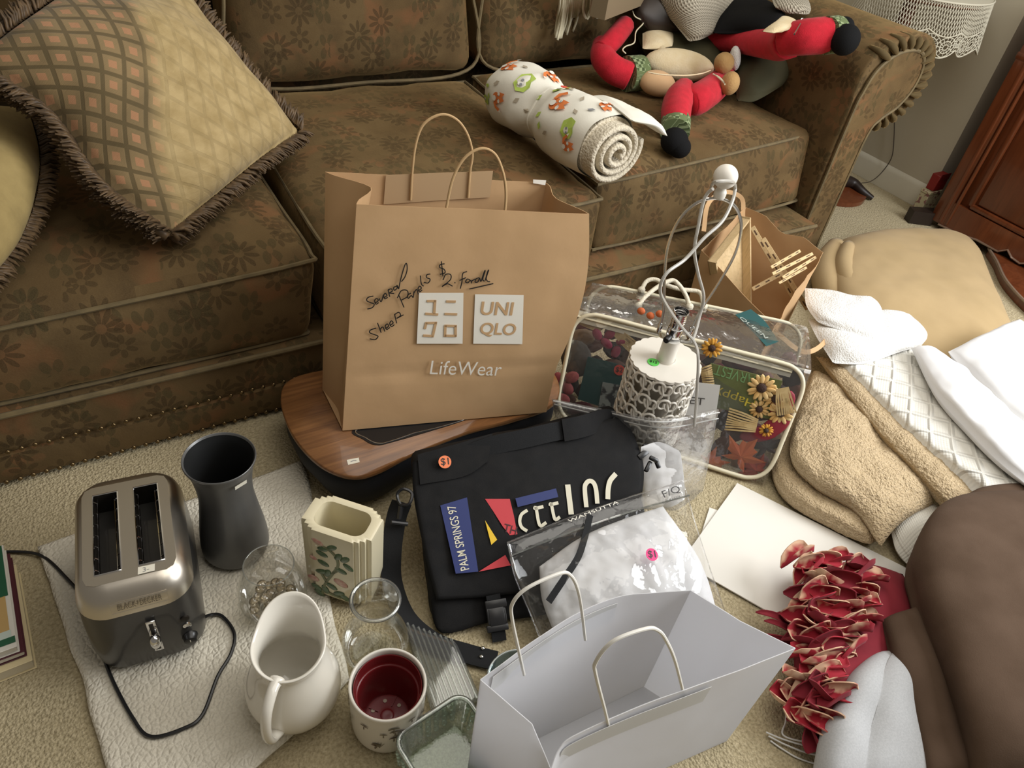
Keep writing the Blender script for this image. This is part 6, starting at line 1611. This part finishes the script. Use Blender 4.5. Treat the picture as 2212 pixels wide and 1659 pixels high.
# spiral end
sp2 = []
for i in range(150):
    f_ = i / 149; a = -1.0 + f_ * 2 * math.pi * 3.2; r = .014 + .086 * f_
    sp2.append(ax1 + bd * (.020 - .016 * f_) + (bs * math.cos(a) + bu * math.sin(a) * .88) * r)
mesh('spiral_edge', *ribbon(sp2, .060, .017, np.array([unit((p - ax1) - bd * np.dot(p - ax1, bd)) for p in sp2])), M_bin, rb, smooth=60)
mesh('spiral_lip', *tube(np.array(sp2) + bd * .030, np.linspace(.0085, .0085, 150), 8), M_bin, rb, smooth=180)
mesh('end_fill', *lathe([(.00001, -.02), (.098, -.02), (.098, .0), (.00001, .004)], 32, ax1, (bs, bu * .88, bd)), M_bin, rb)
mesh('loose_flap', *inflate(patch([[bpt(.76, 1.35, .000), bpt(.92, 1.3, .006), bpt(1.10, 1.3, .002)], [bpt(.78, .85, .012), bpt(.96, .8, .025), bpt(1.16, .75, .022)], [bpt(.84, .4, .045), bpt(1.02, .35, .06), bpt(1.16, .3, .055)]], 18, 22), .026, 4, 4, .004, 14, 3.0)[:2], M_bbl, rb, smooth=180)
mesh('tie', *tube([bpt(.495, 2 * math.pi * k_ / 40, .0) for k_ in range(40)], .004, 6, True), M_bbl, rb)
def decal(t0, a0, polys, s, rot=0.0, nm='printed_fox', mir=1):
    r0 = brad(t0); ob = None
    for k_, (pts, m) in enumerate(polys):
        W = []
        for x, y in pts:
            x *= mir
            X = x * math.cos(rot) - y * math.sin(rot); Y = x * math.sin(rot) + y * math.cos(rot)
            W.append(bpt(t0 + X * s / BLn, a0 + Y * s / r0, .004 + .0008 * k_))
        W = np.array(W); c = W.mean(0); n_ = unit(bpt(t0, a0, .1) - bpt(t0, a0))
        V_ = W; n = len(W); f = [list(range(n))]
        nv2 = sum(np.cross(W[i] - c, W[(i + 1) % n] - c) for i in range(n))
        if np.dot(nv2, n_) < 0: f = [q_[::-1] for q_ in f]
        o = mesh(nm if k_ == 0 else 'print_detail', V_, f, m, rb if k_ == 0 else ob, smooth=0)
        if k_ == 0: ob = o
cir = lambda cx, cy, rx, ry, n=14: [(cx + rx * math.cos(2 * math.pi * i / n), cy + ry * math.sin(2 * math.pi * i / n)) for i in range(n)]
fox = [(cir(0, -.25, .42, .38), M_fox), ([(-.42, .1), (-.30, .62), (-.05, .40), (.2, .62), (.36, .1), (.0, -.12)], M_fox), (cir(-.28, .06, .15, .12), M_wht), (cir(.22, .06, .15, .12), M_wht), ([(.3, -.5), (.7, -.35), (.95, .05), (.75, .2), (.6, -.1), (.3, -.3)], M_fox), ([(.78, .18), (.95, .05), (1.0, .35)], M_wht), (cir(0, -.35, .2, .2), M_wht), (cir(-.16, .14, .04, .05), M_gry), (cir(.12, .14, .04, .05), M_gry), (cir(-.02, -.06, .05, .04), M_gry)]
# angle around the roll: pi/2 = top; larger = towards the viewer's left side
for t0, a0, s, rt, mi in ((.14, 2.0, .046, -1.9, 1), (.70, 2.25, .052, -1.9, 1), (.24, 2.95, .044, -1.9, -1), (.92, 1.5, .040, -1.2, 1), (.92, 3.1, .036, -2.0, 1), (.38, 1.25, .040, -1.5, -1)): decal(t0, a0, fox, s, rt, 'printed_fox', mi)
bush = lambda: [([(-.5, 0), (-.45, .35), (-.15, .5), (.1, .42), (.4, .45), (.55, .1), (.3, -.2), (-.2, -.25)], M_gr), (cir(-.1, .1, .16, .14), M_wht), (cir(-.2, .14, .06, .06), M_gry), (cir(.0, .12, .06, .06), M_gry)]
for t0, a0, s, rt in ((.33, 2.2, .075, -1.8), (.86, 2.7, .062, -1.8), (.57, 1.7, .05, -1.0), (.10, 3.2, .04, 0)): decal(t0, a0, bush(), s, rt, 'printed_bush')
leaf = lambda m: [([(-.4, -.1), (-.1, .2), (.4, .15), (.15, -.2)], m)]
for t0, a0, m in ((.22, 1.7, M_tau), (.38, 2.75, M_tau), (.18, 2.6, M_tau), (.64, 1.6, M_tau), (.78, 1.75, M_tau), (.84, 2.2, M_tau), (.72, 3.1, M_tau), (.05, 2.6, M_gr), (.10, 2.8, M_gr), (.14, 3.05, M_gr), (.66, 3.0, M_gr), (.62, 2.75, M_gr), (.47, 2.9, M_tau), (.90, 1.9, M_gry), (.50, 2.3, M_gr)):
    decal(t0, a0, leaf(m), .030, random.uniform(0, 3), 'printed_leaf')
p5 = bpt(.60, 1.45, .006); n5 = unit(bpt(.6, 1.45, .1) - bpt(.6, 1.45))
so_ = disc('price_sticker', bpt(.585, 1.62, .0035), n5, .013, M_red, rb, 24); so_['label'] = 'red round price sticker'

# ------------------------------------------------------------------ plush figure and things heaped in the sofa corner
doll = thing('plush_doll', 'red plush holiday doll with green checked cuffs and black boots', 'plush doll', A(*G(1520, 170, .48)[:2], .48))
def limb(nm, pts, rad, m, n=12):
    P = crv([G(*p) for p in pts], 24); return mesh(nm, *tube(P, np.interp(np.linspace(0, 1, 24), np.linspace(0, 1, len(rad)), rad), n), m, doll, smooth=180)
def ellp(nm, p, r, m, par=None, ax=None): return mesh(nm, *ell(G(*p), r, ax, 22, 14), m, doll if par is None else par, smooth=180)
cx_ = unit(RC @ A(1, 0, 0) * A(1, 1, 0)); cup = unit(RC @ A(0, -1, 0)); cfw = unit(RC @ A(0, 0, -1))
def cuff(p0, p1, r):
    P = crv([G(*p0), G(*p1)], 8); V, F = tube(P, r, 20); L_ = np.linalg.norm(P[-1] - P[0])
    U = np.array([[(k_ % 20) / 20 * 2 * math.pi * r, (k_ // 20) / 7 * L_] for k_ in range(len(V))]); return mesh('cuff', V, F, M_greencheck, doll, uv=U, smooth=60)
limb('leg', [(1565, 170, .560), (1535, 195, .560), (1505, 215, .56), (1488, 222, .555)], [.046, .052, .054, .042], M_redplush)
limb('leg', [(1478, 190, .575), (1466, 215, .565), (1460, 245, .548), (1460, 268, .535)], [.036, .050, .050, .045], M_redplush)
cuff((1460, 262, .535), (1458, 285, .522), .0485)
mesh('boot', *ell(G(1457, 305, .520), (.044, .044, .042), None, 22, 14), M_blackplush, doll, smooth=180)
mesh('boot_toe', *ell(G(1468, 318, .508), (.036, .036, .034), None, 22, 14), M_blackplush, doll, smooth=180)
limb('leg', [(1545, 82, .64), (1600, 88, .675), (1680, 95, .73), (1706, 90, .765)], [.046, .044, .055, .055], M_redplush)
limb('leg', [(1695, 86, .765), (1740, 80, .795), (1790, 76, .81)], [.052, .056, .057], M_redplush)
cuff((1784, 77, .81), (1806, 75, .812), .058)
mesh('boot', *ell(G(1826, 86, .815), (.046, .046, .048), None, 22, 14), M_blackplush, doll, smooth=180)
mesh('boot_toe', *ell(G(1824, 56, .84), (.031, .031, .028), None, 22, 14), M_blackplush, doll, smooth=180)
limb('arm', [(1350, 55, .66), (1325, 85, .64), (1300, 110, .61)], [.036, .038, .036], M_redplush)
limb('arm', [(1298, 92, .62), (1302, 122, .595), (1325, 150, .57), (1358, 165, .555)], [.030, .046, .050, .050], M_redplush)
cuff((1353, 160, .556), (1384, 158, .556), .062)
mesh('hand', *ell(G(1420, 180, .548), (.068, .046, .040), (cx_, cup, cfw), 22, 14), M_peach, doll, smooth=180)
mesh('mitten', *ell(G(1468, 140, .585), (.132, .058, .044), (cx_, cup, cfw), 26, 16), M_creamplush, doll, smooth=180)
mesh('mitten_seam', *tube(crv([G(x, y, .612) for x, y in ((1400, 156), (1430, 161), (1480, 163), (1515, 159), (1535, 152))], 30), .0022, 6), M_creamplush, doll)
limb('mitten_thumb', [(1435, 125, .60), (1428, 108, .61)], [.022, .018], M_creamplush)
soft('body', None, None, [[(1370, 60, .60), (1450, 40, .64), (1560, 60, .64)], [(1390, 110, .57), (1470, 100, .60), (1560, 110, .60)], [(1420, 150, .54), (1490, 150, .55), (1560, 160, .55)]], .10, M_olive, (20, 26), 3, 3, .006, 9, 2.0, doll)
soft('stuffed_sack', 'olive green cloth sack slumped against the sofa arm under the red leg', 'sack', [[(1565, 95, .62), (1660, 92, .67), (1755, 98, .69)], [(1585, 150, .58), (1655, 145, .62), (1725, 140, .64)], [(1592, 218, .525), (1635, 216, .54), (1690, 185, .58)]], .08, M_olive, (26, 30), 3, 3, .012, 8, 4.0)
bear = thing('plush_bear', 'tiny golden plush bear with cream hat brim beside the doll leg', 'plush bear', G(1575, 190, .52))
mesh('head', *ell(G(1564, 136, .640), (.036, .036, .036), None, 20, 14), M_bear, bear, smooth=180)
mesh('body', *ell(G(1577, 180, .605), (.033, .033, .040), None, 20, 14), M_bear, bear, smooth=180)
mesh('hat_brim', *ell(G(1588, 126, .632), (.020, .034, .044), (cx_, cfw, cup), 20, 14), M_towelwhite, bear, smooth=180)
mesh('bow', *tube(crv([G(x, y, .645) for x, y in ((1540, 160), (1555, 168), (1566, 182), (1560, 175), (1545, 162))], 16), .0025, 6), M_yarn, bear)
soft('knitted_hat', 'oatmeal ribbed knit hat lying on top of the plush doll', 'hat', [
    [(1412, -30, .78), (1480, -45, .82), (1550, -45, .82), (1600, -30, .80)],
    [(1428, 15, .72), (1490, 10, .76), (1555, 5, .76), (1603, 12, .74)],
    [(1462, 58, .68), (1505, 55, .70), (1555, 45, .70), (1592, 45, .68)],
    [(1488, 90, .65), (1515, 85, .66), (1545, 70, .66), (1572, 62, .65)]], .05, M_knit, (30, 30), 4, 6, .005, 8, 2.0)
soft('knitted_mitten', 'small oatmeal knit mitten next to the black cloth on the sofa arm', 'mitten', [[(1668, 0, .83), (1700, -10, .84), (1745, -5, .84)], [(1675, 15, .82), (1712, 15, .83), (1752, 18, .83)], [(1700, 28, .81), (1725, 30, .815), (1748, 30, .82)]], .03, M_knit, (16, 20), 3, 3, .003, 10, 3.0)
soft('black_vest', 'black felt cloth lying between the knit hat and the red plush leg', 'cloth', [[(1570, -10, .76), (1630, -5, .79), (1690, 15, .81)], [(1550, 40, .71), (1620, 40, .755), (1695, 40, .795)], [(1540, 72, .68), (1600, 72, .71), (1660, 68, .755)]], .04, M_blackplush, (20, 26), 4, 4, .006, 9, 4.0)
soft('cream_scarf', 'cream felt scarf tail beside the red plush leg', 'scarf', [[(1690, 35, .82), (1705, 38, .82), (1722, 45, .815)], [(1670, 52, .81), (1690, 55, .815), (1712, 60, .815)], [(1645, 68, .79), (1668, 70, .80), (1685, 70, .80)]], .02, M_creamplush, (12, 14), 4, 4, .002, 12, 5.0)
soft('leather_purse', 'dark brown leather purse behind the plush doll arm', 'purse', [[(1355, 0, .72), (1400, -20, .76), (1450, 10, .74)], [(1380, 40, .68), (1420, 30, .70), (1470, 50, .68)], [(1410, 75, .63), (1450, 72, .64), (1500, 85, .62)]], .05, mat('dark_leather', (.022, .015, .012), .4, (.035, .024, .018), 12), (20, 24), 4, 4, .005, 8, 7.0)
soft('cream_mitten', 'small cream fleece mitten behind the doll hand', 'mitten', [[(1388, 72, .63), (1420, 62, .64), (1458, 66, .64)], [(1388, 88, .62), (1422, 84, .63), (1456, 84, .63)], [(1388, 106, .61), (1420, 104, .62), (1452, 100, .62)]], .04, M_creamplush, (16, 18), 2, 2, .002, 12, 8.0)
# cardboard box behind
bx0, bx1 = G(1306, 44, .72), G(1402, 6, .72); bx2 = bx0 + unit(A(bx0[1] - bx1[1], bx1[0] - bx0[0], 0)) * .06
V, F = prism([bx0, bx1, bx1 + (bx2 - bx0), bx2], A(0, 0, .16))
tag(mesh('cardboard_box', V, F, mat('tan_box', (.22, .165, .095), .8), smooth=0), 'tan cardboard box behind the yarn fringe on the sofa', 'box')
# yarn fringe
yf = thing('yarn_scarf', 'cream yarn scarf fringe hanging over the sofa back cushion', 'scarf', G(1240, 20, .62))
for i in range(26):
    x0 = 1212 + i * 3.0 + random.uniform(-2, 2)
    L_ = 85 - i * 1.6 + random.uniform(-8, 8) if i < 16 else 0
    if i < 16: pts = [(x0, -30, .80), (x0 - 2, 10, .73), (x0 - 8 + random.uniform(-2, 2), L_ * .6, .66), (x0 - 14 + random.uniform(-3, 3), L_, .61)]
    else: pts = [(x0 + 4, -30, .80), (x0 - 4 + random.uniform(-4, 4), 14 + random.uniform(-6, 6), .72), (x0 + 4, 34 + random.uniform(-6, 8), .68), (x0 + 14 + random.uniform(-3, 6), 20, .71), (x0 + 26, -10, .77)]
    mesh('yarn_strand', *tube(crv([G(*p) for p in pts], 14), .0045, 6), M_yarn, yf, smooth=180)
tag(mesh('white_string', *tube(crv([G(*p) for p in ((1366, 24, .70), (1372, 36, .69), (1390, 48, .67), (1374, 68, .66), (1370, 92, .64), (1352, 100, .63), (1345, 108, .62), (1352, 116, .61))], 40), .0026, 6), M_yarn, smooth=180), 'thin cream string looping over the red plush arm', 'string')
zpu = thing('zipper_pull', 'small silver zipper pull hanging beside the cream scarf tail', 'zipper pull', G(1724, 65, .82))
mesh('ring', *tube(G(1732, 45, .835) + .008 * np.stack([np.cos(a_), 0 * a_, np.sin(a_)], 1), .0015, 6, True), M_chrome, zpu); mesh('tab', *tube([G(1730, 50, .835), G(1716, 74, .825)], .003, 6), M_chrome, zpu)
# ------------------------------------------------------------------ dresser in the alcove
dr = thing('dresser', 'mahogany dresser with panelled front and scalloped apron', 'dresser', A(3.55, .85, 0))
mesh('case', *rbox((3.585, .95, .50), (.53, 1.16, .82), .006, 2), M_mahog, dr)
mesh('top', *rbox((3.57, .95, .925), (.60, 1.24, .03), .008, 3), M_mahog, dr)
mesh('corner_post', *rbox((3.318, 1.515, .47), (.045, .070, .88), .006, 2), M_mahog, dr)
mesh('post_moulding', *rbox((3.296, 1.500, .47), (.012, .016, .86), .004, 2), M_mahog, dr)
mesh('post_moulding', *rbox((3.300, 1.468, .47), (.016, .012, .86), .004, 2), M_mahog, dr)
mesh('waist_moulding', *rbox((3.308, .99, .735), (.030, 1.13, .030), .008, 3), M_mahog, dr)
pnl = mesh('door_panel', *rbox((3.318, .97, .42), (.012, .86, .50), .005, 2), M_mahog, dr)
for z in (.155, .685): mesh('panel_frame', *rbox((3.312, .97, z), (.022, .90, .022), .006, 2), M_mahog, pnl)
for y in (1.42, .52): mesh('panel_frame', *rbox((3.312, y, .42), (.022, .022, .53), .006, 2), M_mahog, pnl)
ap = [A(3.318, y, z) for y, z in [(1.50, .14), (1.50, .03), (1.40, .035), (1.32, .05), (1.22, .05), (1.19, .075), (1.16, .055), (1.12, .050), (1.08, .075), (1.05, .050), (.9, .045), (.7, .045), (.6, .03), (.45, .03), (.45, .14)]]
mesh('apron', *prism(ap, A(-.02, 0, 0)), M_mahog, dr, smooth=0)
mesh('apron_highlight', *tube([p + A(-.022, 0, -.002) for p in ap[1:-1]], .0045, 6), mat('highlight_edge', (.20, .13, .09), .15, coat=.6), dr)  # lighter glossy tube paints the highlight along the scalloped apron edge
mesh('foot', *prism([A(3.345, 1.575, .001), A(3.235, 1.625, .001), A(3.215, 1.585, .001), A(3.300, 1.53, .001)], A(0, 0, .06)), M_leg, dr, smooth=0)
bow = crv([A(3.31, 1.26, 0), A(3.24, 1.18, 0), A(3.12, 1.06, 0), A(3.03, .90, 0), A(3.0, .75, 0), A(3.05, .55, 0), A(3.2, .42, 0), A(3.31, .38, 0)], 40)
mesh('bowed_plinth', *prism(bow + A(0, 0, .002), A(0, 0, .035)), M_mahog, dr, smooth=40)
mesh('plinth_highlight', *tube(bow + A(-.002, .002, .036), .006, 8), mat('highlight_edge2', (.25, .18, .13), .12, coat=.6), dr)  # rim highlight of the plinth, put in as a paler tube
# small boxes between dresser and wall
fb = thing('floral_box', 'small floral patterned box on the floor beside the dresser', 'box', A(3.365, 1.632, 0))
t = NT('floral_paper'); co = t.coord(); n_ = t.noise(co, 60, 2); M_flp = t.done(t.bsdf(color=t.mix(t.ramp(n_, .52, .6), (.46, .40, .24, 1), (.22, .10, .08, 1)), rough=.7))
mesh('box', *rbox((3.362, 1.632, .055), (.09, .045, .108), .002, 1), M_flp, fb); mesh('lid', *rbox((3.362, 1.632, .116), (.094, .049, .014), .002, 1), M_flp, fb)
rbk = thing('red_box', 'red carton standing on the small floral box', 'box', A(3.37, 1.632, .123))
mesh('carton', *rbox((3.375, 1.632, .160), (.075, .040, .072), .002, 1), mat('red_carton', (.22, .012, .010), .5), rbk); mesh('flap', *rbox((3.375, 1.611, .19), (.07, .003, .03), .001, 1), mat('red_carton_dark', (.16, .010, .009), .5), rbk)
# wall cord
tag(mesh('lamp_cord', *tube(crv([XX(1932, 262, 3.40), XX(1931, 300, 3.40), XX(1926, 340, 3.395), XX(1905, 372, 3.37), XX(1880, 392, 3.30), XX(1850, 396, 3.22)], 40), .0022, 6), mm('brown_cord', (.05, .035, .02)), smooth=180), 'thin brown lamp cord hanging along the beige wall', 'cord')
# ------------------------------------------------------------------ side table with crocheted cloth
TC = A(3.10, 1.945, 0); trd = .275; ttz = .885
tb = thing('side_table', 'small round side table behind the sofa arm', 'table', TC)
mesh('top', *lathe([(trd - .01, ttz - .02), (trd, ttz - .015), (trd, ttz - .004), (trd - .006, ttz)], 48, TC), M_mahog, tb); mesh('post', *lathe(crv([(.02, .03), (.03, .2), (.02, .4), (.03, .7), (.03, ttz - .02)], 20), 16, TC), M_mahog, tb); mesh('foot', *lathe([(.16, .001), (.16, .02), (.05, .035)], 32, TC), M_mahog, tb)
mesh('leg', *tube(crv([A(3.12, 1.93, .06), G(1842, 395, .05), G(1862, 412, .035), G(1884, 428, .014)], 14), np.linspace(.03, .012, 14), 10), M_leg, tb)
cl = thing('crocheted_tablecloth', 'cream crocheted lace cloth draped over the side table', 'tablecloth', A(TC[0], TC[1], ttz))
mesh('centre', *lathe([(trd + .004, ttz + .0015), (trd + .004, ttz + .004), (.00001, ttz + .004)], 56, TC), M_lace, cl)
def skp(a, v): # v 0 top .. 1 hem
    r = trd + .006 + .018 * v + .012 * v * math.sin(a * 9); drop = .150 + .030 * abs(math.sin(a * 7.0)); return TC + A(r * math.cos(a), r * math.sin(a), ttz + .002 - drop * v)
A0, A1 = math.radians(175), math.radians(330)
net = B(); NS = 74
for i in range(NS):
    a = A0 + (A1 - A0) * i / NS; da = (A1 - A0) / NS * 5
    for s in (1, -1): net.add(tube([skp(a + s * da * v, v) for v in np.linspace(0, .62, 7)], .0016, 4, cap=False))
o = net.make('lace_net', M_lace, cl, smooth=180); o['kind'] = 'stuff'
for i in range(16):
    a = A0 + (A1 - A0) * (i + .5) / 16; b = B(); R_ = .030
    for rr in (1.0, .62, .28): b.add(tube([skp(a + R_ * rr * math.cos(q_) / trd, .82 + rr * R_ * math.sin(q_) / .16) for q_ in np.linspace(0, 2 * math.pi, 22, endpoint=False)], .0020, 4, True))
    for q_ in np.linspace(0, 2 * math.pi, 12, endpoint=False): b.add(tube([skp(a + R_ * .28 * math.cos(q_) / trd, .82 + .28 * R_ * math.sin(q_) / .16), skp(a + R_ * math.cos(q_) / trd, .82 + R_ * math.sin(q_) / .16)], .0016, 4))
    b.make('lace_rosette', M_lace, cl, smooth=180)
for v in (.0, .62, 1.02): mesh('lace_band', *tube([skp(a, v) for a in np.linspace(A0, A1, 160)], .0026 if v else .004, 5), M_lace, cl, smooth=180)
